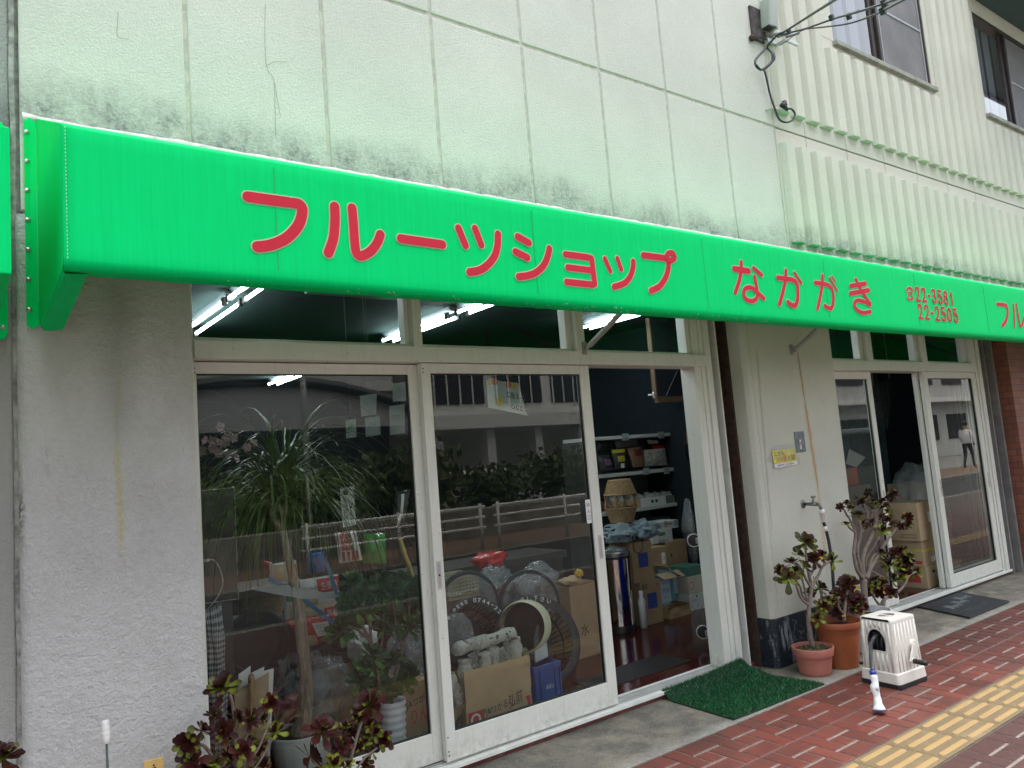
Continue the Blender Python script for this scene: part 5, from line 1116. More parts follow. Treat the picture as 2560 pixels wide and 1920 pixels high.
# ------------------------------------------------------------------ inside the shop
zA = zone(480, 1050, .27125); zB = zone(480, 1400, .27125); zC = zone(1080, 1200, .21700); d4 = zone(1460, 1240, .18083); r6 = zone(960, 1440, .28933); r7 = zone(440, 680, .28933); r8 = zone(960, 680, .28933); sh = zone(1440, 1060, .16275); r5 = zone(1400, 760, .28933)
m_card = M('cardboard', (0.36, 0.25, 0.14), 0.8, var=0.10, vs=9, bump=0.08, bs=60); m_card2 = M('pale cardboard', (0.42, 0.31, 0.19), 0.8, var=0.08, vs=9)
m_ink = M('carton ink', (0.03, 0.03, 0.035), 0.7, var=0); m_inkr = M('carton red', (0.45, 0.05, 0.045), 0.7, var=0.1); m_inkb = M('carton blue', (0.03, 0.06, 0.25), 0.6, var=0.08); m_inkg = M('carton green', (0.03, 0.20, 0.09), 0.7, var=0.1)
m_tubel = emit('fluorescent tube', (0.86, 0.97, 1.0), 15.0)
m_batten = M('lamp batten', (0.07, 0.085, 0.09), 0.4, var=0.08)
# fluorescent battens
FL = [(1.665, 5.50, 6.72, 'twin tube lamp nearest the left pillar, rear of its row'), (1.665, 4.16, 5.38, 'twin tube lamp above the palm, front of its row'), (3.55, 5.54, 6.76, 'twin tube lamp seen through the middle transom'), (3.55, 4.15, 5.37, 'twin tube lamp nearest the glass, middle row'), (3.55, 8.9, 10.1, 'twin tube lamp deep in the shop above the first door'), (5.25, 4.5, 5.72, 'twin tube lamp behind the diagonal brace')]
for x, ya, yb, lab in FL:
    L_ = thing('ceiling_lamp', lab, 'lamp', (x, ya, 2.88), 'twin tube ceiling lamps in the shop')
    mb = MB(); mb.prism([(x-0.05, ya-0.03, 2.879), (x-0.025, ya-0.03, 2.84), (x+0.03, ya-0.03, 2.84), (x+0.055, ya-0.03, 2.879)], (0, yb-ya+0.06, 0)); mb.build('batten', m_batten, L_)
    for dx in (-0.055, 0.06):
        mb = MB(); mb.tube([(x+dx, ya+0.02, 2.80), (x+dx, yb-0.02, 2.80)], 0.0125, 10); mb.build('tube', m_tubel, L_, smooth=True)
        mb = MB(); mb.box(x+dx-0.014, x+dx+0.014, ya-0.025, ya+0.018, 2.775, 2.83); mb.box(x+dx-0.014, x+dx+0.014, yb-0.018, yb+0.025, 2.775, 2.83); mb.build('lamp_holder', m_black, L_)

def slab(name, label, cat_, z, quad_, Y, mat, th=0.006, group=None, bevel=0.001):
    pts = [P(*z(q[0], q[1]), q[2] if len(q) > 2 else Y) for q in quad_]; b = min(pts, key=lambda p: p.z)
    t = thing(name, label, cat_, tuple(b), group); mb = MB(); mb.prism(pts, (0, th, 0)); mb.build('panel', mat, t, bevel=bevel); return t, pts
def carton(label, x0, x1, y0, y1, z0, z1, mat=None, flaps=None, group=None, name='carton'):
    t = thing(name, label, 'carton', ((x0+x1)/2, (y0+y1)/2, z0), group); mb = MB(); mat = mat or m_card
    if flaps:
        k = 0.006
        mb.box(x0, x1, y0, y0+k, z0, z1); mb.box(x0, x1, y1-k, y1, z0, z1); mb.box(x0, x0+k, y0+k, y1-k, z0, z1); mb.box(x1-k, x1, y0+k, y1-k, z0, z1); mb.box(x0+k, x1-k, y0+k, y1-k, z0, z0+k)
    else: mb.box(x0, x1, y0, y1, z0, z1)
    mb.build('box', mat, t, bevel=0.002)
    if not flaps:
        mb = MB(); mb.box(x0+0.001, x1-0.001, (y0+y1)/2-0.0015, (y0+y1)/2+0.0015, z1+0.0002, z1+0.0008); mb.build('flap_gap', m_ink, t)
    return t
def wr(t, items, name='lettering'):
    by = {}
    for body, o, r, u, m in items: by.setdefault(m.name, (m, MB()))[1]; text_on(by[m.name][1], body, o, r, u)
    mats = [v[0] for v in by.values()]; mb = MB()
    for i, (m, b) in enumerate(by.values()): mb.add(b.v, b.f, i)
    mb.build(name, mats, t)
def plate(t, name, x0, x1, y, z0, z1, mat): mb = MB(); mb.quad((x0, y, z0), (x1, y, z0), (x1, y, z1), (x0, y, z1)); return mb.build(name, mat, t)
def platex(t, name, x, y0, y1, z0, z1, mat): mb = MB(); mb.quad((x, y1, z0), (x, y0, z0), (x, y0, z1), (x, y1, z1)); return mb.build(name, mat, t)

# --- left window -------------------------------------------------------
t, q = slab('flat_screen', 'black flat screen standing on end beside the left window edge', 'screen', zA, [(-260, 1740), (428, 1648), (388, 622), (-290, 690)], 3.86, M('screen black', (0.014, 0.017, 0.02), 0.25, var=0.1), 0.03)
mb = MB(); 
for i in range(4): mb.tube([q[i]+Vector((0, -0.002, 0)), q[(i+1) % 4]+Vector((0, -0.002, 0))], 0.0018, 6)
mb.build('edge_trim', m_steel, t)
mb = MB(); mb.box(q[0].x, q[1].x-0.03, 3.86, 3.90, 0.0, q[1].z+0.02); mb.build('stand', m_black, t)
pts = [P(*zA(x, y), 3.85) for x, y in ((120, 1295), (200, 1292), (255, 1370), (282, 1480), (262, 1580), (200, 1680), (100, 1800), (60, 1900))]
mb = MB(); mb.tube(smooth_path(pts, 6), 0.0028, 6); mb.box(pts[0].x-0.012, pts[0].x+0.02, 3.842, 3.856, pts[0].z-0.006, pts[0].z+0.006); mb.build('power_cord', M('grey cord', (0.5, 0.5, 0.46), 0.5, var=0.05), t)
def gingham():
    m, nt, b = new_mat('gingham'); co = N(nt, 'ShaderNodeUVMap').outputs[0]; sp = N(nt, 'ShaderNodeSeparateXYZ'); nt.links.new(co, sp.inputs[0])
    f = lambda s, k: mth(nt, 'GREATER_THAN', mth(nt, 'FRACT', mth(nt, 'MULTIPLY', s, k)), 0.5)
    sm = mth(nt, 'ADD', f(sp.outputs[0], 11), f(sp.outputs[1], 36)); nt.links.new(mixc(nt, mth(nt, 'MULTIPLY', sm, 0.5), (0.50, 0.50, 0.49), (0.03, 0.035, 0.045)), b.inputs['Base Color']); b.inputs['Roughness'].default_value = 0.9; return m
a = P(*zB(105, 700), 3.80); e = P(*zB(300, 700), 3.80); zt = P(*zB(200, 470), 3.80).z
CL = thing('checked_cloth', 'grey checked cloth hanging over a narrow board at the left', 'cloth', ((a.x+e.x)/2, 3.8, 0.0))
mb = MB(); W = e.x-a.x
def clf(u, v):
    z_ = 0.02+v*(zt-0.02); x = a.x+W*(u+(0.10*(1-v) if u > 0.5 else 0)); bulge = 0.05*math.sin(math.pi*u); tp_ = max(0, v-0.93)/0.07
    return Vector((x+0.004*math.sin(v*23+u*7), 3.81-bulge*(1-tp_*0.8)-0.006*math.sin(u*25+v*4), z_+0.05*u*tp_-0.01*math.sin(v*9)*u))
mb.grid(clf, 20, 60); o = mb.build('cover', gingham(), CL, smooth=True)
ul = o.data.uv_layers.new(name='UVMap')
for l_ in o.data.loops: i = l_.vertex_index; ul.data[l_.index].uv = ((i % 21)/20, (i//21)/60)
mb = MB(); mb.box(a.x+0.005, e.x-0.01, 3.812, 3.83, 0.0, zt-0.02); mb.build('board', m_card, CL)
z3 = zone(400, 1580, .2048)
for k, (lab, qd, Y, mt) in enumerate((('brown cardboard sheet leaning behind the wooden stick', [(920, 1900), (1290, 1900), (1330, 490), (910, 740)], 3.74, m_card2), ('front white board leaning behind the brown cardboard sheet', [(960, 1900), (1310, 1900), (1388, 445), (975, 555)], 3.79, m_white), ('rear white board leaning behind the other boards', [(900, 1900), (1100, 1900), (1105, 415), (960, 520)], 3.85, m_white), ('narrow white board between the other leaning boards', [(1000, 1900), (1200, 1900), (1272, 425), (1120, 500)], 3.82, m_white))):
    qs = [P(*z3(x, y), Y) for x, y in qd]; qs[0].z = qs[1].z = 0.0
    t = thing('leaning_board', lab, 'board', tuple(qs[0]), 'boards leaning in the window'); mb = MB(); mb.prism(qs, (0, 0.005, 0)); mb.build('panel', mt, t)
a = P(*z3(1112, 520), 3.70); x_ = a.x; ST = thing('wooden_stick', 'round wooden stick with a hole near its top in the window', 'stick', (x_+0.01, 3.70, 0.0)); r_ = 38*.2048*PXM(*z3(1112, 520), 3.7)
mb = MB(); mb.tube([(x_-0.005, 3.70, 0.0), (x_, 3.70, a.z-0.01), (x_, 3.70, a.z)], [r_, r_, r_*0.8], 14); mb.build('shaft', M('pale wood', (0.40, 0.25, 0.12), 0.5, var=0.2, vs=20), ST, smooth=True)
h = P(*z3(1098, 608), 3.70-r_); mb = MB(); mb.lathe(h+Vector((0, 0.0005, 0)), [(0, 0.0015), (0.0035, 0.0015), (0.004, 0)], 12, axis=(0, -1, 0)); mb.build('hole', m_black, ST)

# ponytail palm in a white pot
YP = 4.02; c = P(*zB(1000, 1600), YP); bt = thing('potted_palm', 'ponytail palm with a bare trunk in a big white pot', 'potted plant', (c.x, YP, 0.0)); zr = P(*zB(960, 1575), YP).z; rp_ = 0.155
pot('pot', bt, (c.x, YP, 0.0), 0.115, rp_, zr, M('grey white pot', (0.78, 0.80, 0.76), 0.4, var=0.05), 0.004, 0.02, 0.02)
tr = [P(*zB(x, y), YP) for x, y in ((1010, 1600), (1020, 1480), (1050, 1300), (1040, 1000), (1010, 700), (985, 450), (940, 200), (895, 0))]+[P(*zA(x, y), YP) for x, y in ((860, 1120), (835, 960), (850, 820), (870, 720))]
mp = PXM(700, 1400, YP)*.27125; mb = MB(); q = smooth_path(tr, 5); wd = [170, 150, 125, 118, 112, 104, 92, 78, 66, 56, 50, 46]; n_ = len(q)
ws = [(lambda f: wd[int(f)]+(wd[min(int(f)+1, 11)]-wd[int(f)])*(f-int(f)))(11*i/(n_-1)) for i in range(n_)]
ws[:3] = [260, 235, 200]
mb.tube(q, [w_*mp/2*(1+0.02*math.sin(i*2.1)) for i, w_ in enumerate(ws)], 16)
def palmbark():
    m, nt, b = new_mat('palm bark'); co = N(nt, 'ShaderNodeTexCoord').outputs['Object']; mpn = N(nt, 'ShaderNodeMapping'); mpn.inputs['Scale'].default_value = (60, 60, 8); nt.links.new(co, mpn.inputs[0]); f = ramp(nt, noi(nt, mpn.outputs[0], 1.0, 5, 0.65, 0.5), 0.32, 0.66)
    nt.links.new(mixc(nt, f, (0.14, 0.10, 0.07), (0.50, 0.40, 0.30)), b.inputs['Base Color']); b.inputs['Roughness'].default_value = 0.9; bumpn(nt, b, f, 0.9, 0.01); return m
m_palmb = palmbark(); mb.build('trunk', m_palmb, bt, smooth=True)
heads = [P(*zA(870, 700), YP), P(*zA(735, 770), YP+0.06)]
mb = MB(); mb.tube([P(*zA(850, 1010), YP), P(*zA(745, 900), YP+0.04), P(*zA(735, 760), YP+0.06)], [0.024, 0.019, 0.016], 10); mb.build('branch', m_palmb, bt, smooth=True)
rnd = random.Random(8); mb = MB()
for k in range(340):
    hd = heads[0] if k % 3 else heads[1]; az = rnd.uniform(0, 6.28); L = rnd.uniform(0.55, 1.05); el = rad(rnd.uniform(15, 80)); dr = rnd.uniform(0.9, 1.7); w0 = rnd.uniform(0.004, 0.0085)
    p = hd+Vector((0, 0, rnd.uniform(-.04, .06))); d = Vector((math.cos(az)*math.cos(el), math.sin(az)*math.cos(el), math.sin(el))); n_ = 11; pts = [p]
    for i in range(n_): d = (d+Vector((0, 0, -dr*0.16*(1+i*0.12)))).normalized(); p = p+d*(L/n_); pts.append(p)
    if any(pp.y < 3.72 for pp in pts): 
        pts = [Vector((pp.x, max(pp.y, 3.70+0.02*rnd.random()), pp.z)) for pp in pts]
    vs = []
    for i, pp in enumerate(pts):
        tt = (pts[min(i+1, n_)]-pts[max(i-1, 0)]).normalized(); sd = tt.cross(Vector((0, 0, 1))); sd = sd.normalized() if sd.length > 0.05 else Vector((math.sin(az), -math.cos(az), 0)); wv = w0*(1-(i/n_)**2*0.92); vs += [pp+sd*wv+Vector((0, 0, wv*0.4)), pp, pp-sd*wv+Vector((0, 0, wv*0.4))]
    mb.add(vs, [f for i in range(n_) for f in ((i*3, i*3+1, i*3+4, i*3+3), (i*3+1, i*3+2, i*3+5, i*3+4))])
def strap():
    m, nt, b = new_mat('palm leaf'); g_ = N(nt, 'ShaderNodeNewGeometry'); nt.links.new(mixc(nt, g_.outputs['Random Per Island'], (0.03, 0.085, 0.022), (0.10, 0.17, 0.04)), b.inputs['Base Color']); b.inputs['Roughness'].default_value = 0.4; return m
mb.build('crown', strap(), bt, smooth=True)
# green succulent in a ribbed white pot
YG = 3.86; cg = P(*zB(1845, 1290), YG); rg_ = 128*mp*0.97
GP = thing('potted_succulent', 'big leafy green succulent in a ribbed white pot behind the glass', 'potted plant', (cg.x, YG, 0.0))
prof = [(0, 0.003), (rg_*0.78, 0)]
for k in range(43):
    t_ = k/42; prof.append((rg_*(0.80+0.19*t_)+0.0035*math.sin(t_*7.5*2*math.pi), 0.005+(cg.z-0.012)*t_))
prof += [(rg_*1.02, cg.z), (rg_*0.95, cg.z), (rg_*0.93, cg.z-0.03)]
mb = MB(); mb.lathe((cg.x, YG, 0), prof, 40); mb.build('pot', M('ribbed pot', (0.70, 0.72, 0.76), 0.35, var=0.03), GP, smooth=True)
mb = MB(); mb.lathe((cg.x, YG, 0), [(0, cg.z-0.05), (rg_*0.94, cg.z-0.05)], 30); mb.build('soil', m_soil, GP)
gr = [(1480, 430, 135), (1335, 660, 110), (1475, 590, 95), (1620, 330, 100), (1700, 280, 130), (1560, 250, 110), (1850, 275, 125), (2000, 300, 125), (1760, 490, 95), (1870, 545, 105), (2030, 590, 115), (1800, 620, 85), (1680, 840, 130), (1560, 1085, 120), (1600, 960, 100), (1830, 910, 90), (1720, 1130, 125), (1990, 1030, 100), (1800, 1180, 110), (1935, 1130, 100), (1420, 380, 90), (1500, 180, 90), (1950, 200, 100), (1660, 430, 95), (2060, 430, 90), (1400, 540, 80), (1890, 420, 100), (1750, 180, 90), (1640, 1180, 90), (1530, 330, 90)]
succulent(GP, zB, YG, [(x, y, r*1.05, 'n') for x, y, r in gr], [([(1800, 1330), (1740, 1200), (1700, 1000), (1640, 750), (1540, 560), (1490, 450)], 44, 26), ([(1840, 1330), (1880, 1050), (1930, 850), (1970, 690), (2020, 600)], 42, 28), ([(1690, 950), (1640, 620), (1700, 330)], 34, 22), ([(1660, 760), (1480, 620), (1350, 660)], 30, 20), ([(1940, 800), (1880, 620), (1850, 330)], 32, 22), ([(1960, 700), (2000, 450), (1990, 310)], 30, 22), ([(1760, 1250), (1640, 1150), (1570, 1090)], 30, 20), ([(1830, 1300), (1920, 1160), (1985, 1040)], 30, 20), ([(1650, 650), (1580, 400), (1560, 270)], 28, 20), ([(1700, 1000), (1760, 700), (1760, 500)], 28, 20)], 17, 0.05, m_barkd, up=0.5)
# plastic bags
m_film = film_mat('clear plastic', (0.86, 0.89, 0.90), 0.18); m_film2 = film_mat('milky plastic', (0.75, 0.8, 0.82), 0.28)
def bag(label, z, cx_, cy_, wx, hy, Y, mat, seed, dep=0.16, amp=0.35, inner=None, cat_='plastic bag', floor=0.0, group='plastic bags in the windows'):
    c = P(*z(cx_, cy_), Y); s_ = PXM(*z(cx_, cy_), Y)*(z(1, 0)[0]-z(0, 0)[0]); t = thing('plastic_bag', label, cat_, (c.x, Y, max(floor, c.z-hy*s_)), group)
    mb = MB(); blob(mb, c, (wx*s_, dep, hy*s_), amp, 1.7, 5, 0, seed, floor+0.002); mb.build('film', mat, t, smooth=True)
    if inner:
        mb = MB()
        for k, (dx, dy, r, mi) in enumerate(inner): blob(mb, c+Vector((dx*wx*s_, 0.01*k, dy*hy*s_)), (r*wx*s_, dep*0.5, r*hy*s_), 0.4, 3, 3, mi, seed+k, floor+0.01)
        mb.build('contents', [m_inkr, M('grey stuff %d' % seed, (0.20, 0.22, 0.22), 0.7, var=0.4, vs=20), m_card], t, smooth=True)
    return t
bag('clear plastic bag of red and silver packets behind the palm trunk', zB, 1090, 1230, 360, 330, 4.22, m_film, 2, 0.16, 0.35, [(-0.45, -0.3, 0.4, 0), (0.15, 0.1, 0.42, 1), (0.25, -0.5, 0.4, 1), (-0.1, -0.6, 0.4, 1)])
bag('milky plastic bag hanging beside the green succulent', zB, 2010, 870, 190, 290, 4.25, m_film2, 5, 0.14, 0.3)
bag('white plastic bag with red print behind the green succulent', zB, 1580, 800, 140, 160, 4.35, M('white bag', (0.55, 0.55, 0.55), 0.4, var=0.15, vs=10, bump=0.4, bs=30), 7, 0.1, 0.3)
bag('crumpled clear bag beside the newspaper carton', r6, 640, 470, 110, 150, 4.0, m_film, 9, 0.1, 0.3)
# snack packets heaped on a black crate
def packet(label, z, quad_, Y, base, bands, texts, bulge=0.03, group='snack packets heaped behind the palm', nm='snack_packet'):
    tl, tr_, br_, bl = [P(*z(q[0], q[1]), Y) for q in quad_]; t = thing(nm, label, 'packet', tuple((bl+br_)/2), group); mb = MB()
    def f(u, v):
        p = (bl*(1-u)+br_*u)*(1-v)+(tl*(1-u)+tr_*u)*v; k = (math.sin(math.pi*u)*math.sin(math.pi*v))**0.5; return p+Vector((0, -bulge*k+0.004*noise.noise(Vector((u*9, v*9, Y))), 0))
    mb.grid(f, 14, 14); mb.grid(lambda u, v: f(1-u, v)+Vector((0, 0.02+bulge*1.6*(math.sin(math.pi*u)*math.sin(math.pi*v))**0.5, 0)), 6, 6); mb.build('pouch', base, t, smooth=True)
    for k, (u0, u1, v0, v1, mt) in enumerate(bands):
        mb = MB(); mb.grid(lambda u, v: f(u0+(u1-u0)*u, v0+(v1-v0)*v)+Vector((0, -0.0035-0.0012*k, 0)), 8, 6); mb.build('label_print', mt, t, smooth=True)
    if texts:
        mb = MB(); ms = []
        for k, (body, u0, u1, v0, v1, mt) in enumerate(texts):
            if mt not in ms: ms.append(mt)
            vs, fs = text_geo(body); mb.add([f(u0+(u1-u0)*v.x, v0+(v1-v0)*v.y)+Vector((0, -0.0085-0.0004*k, 0)) for v in vs], fs, ms.index(mt))
        mb.build('lettering', ms, t)
    return t
m_pkw = M('packet white', (0.62, 0.62, 0.58), 0.25, var=0.1, vs=12); m_pkr = M('packet red', (0.45, 0.03, 0.03), 0.25, var=0.2, vs=10); m_pkb = M('packet blue', (0.03, 0.10, 0.35), 0.25, var=0.2); m_pkg = M('packet green', (0.05, 0.22, 0.07), 0.25, var=0.2); m_pkc = M('packet cream', (0.50, 0.38, 0.22), 0.3, var=0.25, vs=25); m_pkk = M('packet dark', (0.03, 0.035, 0.04), 0.25, var=0.3)
packet('red macaroni gratin packet lying lowest in the heap', zB, [(870, 560), (1300, 500), (1290, 740), (1070, 800)], 4.36, m_pkr, [(0.45, 0.85, 0.3, 0.8, m_pkw), (0.0, 0.4, 0.0, 0.4, m_pkc), (0.5, 0.7, 0.08, 0.22, m_pkg)], [('マカロニ', 0.5, 0.82, 0.58, 0.74, m_ink), ('グラタン', 0.5, 0.82, 0.36, 0.52, m_ink)])
packet('white and red packet in the middle of the heap', zB, [(985, 190), (1345, 130), (1360, 390), (1010, 430)], 4.40, m_pkw, [(0.4, 1.0, 0.45, 0.95, m_pkr), (0.05, 0.4, 0.05, 0.4, m_pkc)], [('ハンバーグ', 0.04, 0.38, 0.55, 0.75, m_ink), ('生姜焼', 0.48, 0.92, 0.55, 0.85, m_pkw)])
packet('cream and brown snack packet left of the blue strap', zB, [(1010, 430), (1350, 380), (1350, 560), (1030, 600)], 4.41, m_pkc, [(0.55, 0.95, 0.2, 0.8, m_pkr)], [('徳用', 0.6, 0.9, 0.3, 0.7, m_pkw)])
packet('striped red and white packet topping the heap', zA, [(1330, 1040), (1510, 1015), (1570, 1290), (1370, 1320)], 4.44, m_pkw, [(0.1, 0.6, 0.4, 0.98, m_pkr)]+[(0.08+0.2*k, 0.18+0.2*k, 0.04, 0.36, m_pkr) for k in range(4)], [('バス', 0.18, 0.5, 0.7, 0.9, m_pkw), ('スター', 0.18, 0.55, 0.48, 0.66, m_pkw)])
packet('blue packet tucked behind the palm trunk', zA, [(1070, 1230), (1220, 1210), (1230, 1400), (1080, 1420)], 4.46, m_pkb, [], [])
packet('cream packet at the left of the heap', zA, [(720, 1330), (960, 1290), (980, 1480), (730, 1500)], 4.44, m_pkw, [(0.1, 0.5, 0.2, 0.9, m_pkc), (0.6, 0.95, 0.3, 0.8, m_pkr)], [])
packet('silver packet hanging down at the left of the heap', zB, [(830, 240), (960, 220), (990, 560), (870, 560)], 4.40, m_pkw, [(0.1, 0.9, 0.55, 0.8, m_pkg), (0.2, 0.8, 0.1, 0.45, m_pkc)], [])
packet('dark red packet with a black side at the left', zB, [(650, 0), (740, 20), (745, 130), (690, 120)], 4.5, m_pkr, [], [])
packet('green glossy packet in the upper right of the heap', zA, [(1590, 1050), (1780, 1040), (1790, 1330), (1600, 1320)], 4.5, M('glossy green', (0.02, 0.24, 0.03), 0.15, var=0.3, vs=8), [], [], 0.05)
m_strap = M('blue strap', (0.02, 0.16, 0.36), 0.4, var=0.1)
for lab, pts in (('blue plastic strap running steeply over the snack packets', [zA(1225, 1280), zA(1270, 1400), zA(1310, 1520), zA(1350, 1660), zB(1355, 390)]), ('blue plastic strap crossing the packets towards the lower right', [zA(720, 1470), zA(820, 1530), zB(1000, 340), zB(1150, 460), zB(1320, 590)])):
    q = [P(x, y, 4.33) for x, y in pts]; mb = MB(); stroke(mb, q, 0.022, (0, -1, 0), 0.0); mb.build  # ribbon
    o = mb.build('strap', m_strap, loc=q[-1], solid=0.001); tag(o, lab, 'strap', 'blue straps over the packets')
def crate(label, x0, x1, y0, y1, z0, z1, mat, rows=3, cols=12, group=None):
    t = thing('plastic_crate', label, 'crate', ((x0+x1)/2, (y0+y1)/2, z0), group); mb = MB(); th_ = 0.006
    def side(p, e, n_, L):
        H = z1-z0; mb.obox(Vector(p)+Vector(e)*L/2+Vector((0, 0, H-0.012)), Vector(e)*L/2, Vector(n_)*0.009, Vector((0, 0, 0.012))); mb.obox(Vector(p)+Vector(e)*L/2+Vector((0, 0, 0.012)), Vector(e)*L/2, Vector(n_)*th_/2, Vector((0, 0, 0.012)))
        for r in range(rows+1): zc_ = 0.024+(H-0.06)*r/rows; mb.obox(Vector(p)+Vector(e)*L/2+Vector((0, 0, zc_)), Vector(e)*L/2, Vector(n_)*th_/2, Vector((0, 0, 0.006)))
        for c_ in range(cols+1): mb.obox(Vector(p)+Vector(e)*(L*c_/cols)+Vector((0, 0, H/2)), Vector(e)*0.0045, Vector(n_)*th_/2*0.98, Vector((0, 0, H/2)))
    side((x0, y0, z0), (1, 0, 0), (0, 1, 0), x1-x0); side((x0, y1, z0), (1, 0, 0), (0, 1, 0), x1-x0); side((x0, y0, z0), (0, 1, 0), (-1, 0, 0), y1-y0); side((x1, y0, z0), (0, 1, 0), (-1, 0, 0), y1-y0)
    mb.box(x0, x1, y0, y1, z0+0.002, z0+0.008); mb.build('grid_box', mat, t); return t
a = P(*zB(1075, 810), 4.42); e = P(*zB(1460, 800), 4.42); zb_ = P(*zB(1200, 1000), 4.42).z
crate('black slotted crate holding up the snack packets', a.x, e.x, 4.42, 4.72, zb_, a.z, M('crate black', (0.015, 0.018, 0.02), 0.4, var=0.1), 2, 16)
carton('plain low carton under the black slotted crate', a.x-0.05, e.x+0.05, 4.44, 4.8, 0.0, zb_, m_card, None, 'cartons in the window display')
# dark oval tub and wicker basket
c = P(*zB(620, 750), 4.5); t = thing('round_basket', 'large dark oval basket tipped up behind the cardboard boards', 'basket', (c.x, 4.5, 0.0), 'black round shopping baskets')
mb = MB(); axx = Vector((0.10, -0.92, 0.42)).normalized(); R0 = 300*mp*1.05; mb.lathe(c, [(R0*0.05, -0.20), (R0*0.7, -0.20), (R0*0.95, -0.05), (R0, 0.0), (R0*1.05, 0.0), (R0*1.05, -0.012), (R0*0.98, -0.06), (R0*0.72, -0.21), (R0*0.05, -0.21)], 48, axis=axx); mb.build('bowl', M('dark tub', (0.016, 0.019, 0.021), 0.45, var=0.2), t, smooth=True)
mb = MB(); mb.box(c.x-0.2, c.x+0.25, 4.62, 4.9, 0.0, c.z-0.12); mb.build('stand', m_black, t)
def wicker(label, c, rx, ry, h, flip, name='wicker_basket', handle=True, group='wicker baskets'):
    c = Vector(c); t = thing(name, label, 'basket', tuple(c), group); mb = MB(); R_2 = 13
    for k in range(R_2):
        f_ = k/(R_2-1); s_ = 0.72+0.28*f_; zz = h*f_; pts = []
        for a in range(0, 361, 6):
            ph = a*0.25*math.pi/1.5+(k % 2)*math.pi; w_ = 1+0.018*math.sin(ph*2.0); pts.append(c+Vector((rx*s_*w_*math.cos(rad(a)), ry*s_*w_*math.sin(rad(a)), (h-zz if flip else zz))))
        mb.tube(pts, h/R_2*0.62 if k < R_2-1 else h/R_2*0.8, 6, cap=False)
    mb.add([c+Vector((rx*0.74*math.cos(rad(a)), ry*0.74*math.sin(rad(a)), (h if flip else 0)+(0.002))) for a in range(0, 360, 15)], [tuple(range(24))])
    m_ = M('wicker '+label[:9], (0.33, 0.225, 0.115), 0.65, var=0.3, vs=40, bump=0.4, bs=120); mb.build('weave', m_, t, smooth=True)
    if handle:
        for sy in (-0.55, 0.55):
            mb = MB(); pts = [c+Vector((rx*0.85*math.cos(rad(a)), ry*sy, (h*0.9 if not flip else h*0.1)+(1 if not flip else -1)*(rx*1.05)*math.sin(rad(a)))) for a in range(0, 181, 12)]; mb.tube(pts, 0.0075, 8); mb.build('handle', m_, t, smooth=True)
    return t
c = P(*zB(715, 540), 4.75); wicker('dim wicker basket on the dark shelf behind the flat screen', (c.x, 4.85, c.z), 0.14, 0.11, 0.14, False, handle=False)
mb = MB(); mb.box(c.x-0.5, c.x+0.35, 4.6, 5.1, 0.0, c.z-0.002); o = mb.build('dark_cabinet', M('dark cabinet', (0.02, 0.026, 0.026), 0.6, var=0.2), loc=(c.x, 4.8, 0)); tag(o, 'low dark cabinet under the wicker basket in the window', 'cabinet')
# apple carton behind the ribbed pot
a = P(*zB(1915, 1160), 4.02); e = P(*zB(2200, 1140), 4.02)
t = carton('dim apple carton with black and red print right of the ribbed pot', a.x, e.x+0.02, 4.02, 4.4, 0.0, a.z, m_card, None, 'cartons in the window display')
wr(t, [('JAつがる', Vector((a.x+0.03, 4.018, a.z*0.52)), (0.16, 0, 0.03), (0.0, 0, 0.055), m_ink), ('りんご', Vector((a.x+0.06, 4.018, a.z*0.26)), (0.17, 0, 0.03), (0, 0, 0.085), m_inkr)])
# hanging strip of prices, papers, orchids, bamboo
t, q = slab('price_strip', 'narrow white hanging strip with a column of black characters', 'poster', zA, [(1392, 990), (1512, 965), (1490, 610), (1362, 632)], 4.05, m_white, 0.001)
mb = MB(); ex = q[1]-q[0]; ez = q[3]-q[0]
for k, ch in enumerate('金剛葛城山'): text_on(mb, ch, q[0]+ex*0.12+ez*(0.62-0.145*k)+Vector((0, -0.002, 0)), ex*0.34, ez*0.12)
for k, ch in enumerate('一二三四五'): text_on(mb, ch, q[0]+ex*0.62+ez*(0.45-0.1*k)+Vector((0, -0.002, 0)), ex*0.18, ez*0.05)
mb.lathe(q[0]+ex*0.4+ez*0.88+Vector((0, -0.001, 0)), [(0, 0.001), (0.016, 0.001)], 16, axis=(0, -1, 0)); mb.build('lettering', M('strip ink', (0.03, 0.04, 0.09), 0.6, var=0), t)
m_paper = M('paper', (0.20, 0.24, 0.235), 0.8, var=0.05)
for k, (lab, qd, wds) in enumerate((('paper notice hung highest behind the first door', [(1875, 1120), (2010, 1110), (2005, 945), (1868, 965)], '小'), ('left paper notice hung behind the first door', [(1600, 1250), (1730, 1230), (1735, 1050), (1588, 1070)], '販売 31'), ('paper notice hung below the highest one', [(1850, 1410), (1980, 1390), (1975, 1140), (1842, 1160)], '柿 30'), ('small paper notice hung low behind the first door', [(1470, 1440), (1560, 1425), (1555, 1265), (1465, 1285)], '1'), ('broad paper notice hung low behind the first door', [(1640, 1425), (1770, 1405), (1760, 1245), (1630, 1260)], '品 10'))):
    t, q = slab('paper_notice', lab, 'notice', r7, qd, 4.6+0.05*k, m_paper, 0.001, 'paper notices hung in the shop'); mb = MB(); text_on(mb, wds, q[0]+(q[1]-q[0])*0.2+(q[3]-q[0])*0.5+Vector((0, -0.002, 0)), (q[1]-q[0])*0.5, (q[3]-q[0])*0.2); mb.build('lettering', m_inkg, t)
    mb = MB(); tp_ = (q[2]+q[3])/2; mb.tube([tp_, (tp_.x, tp_.y, 2.88)], 0.001, 4); mb.build('string', m_ink, t)
m_orch = M('orchid petal', (0.42, 0.28, 0.30), 0.6, var=0.2, vs=30)
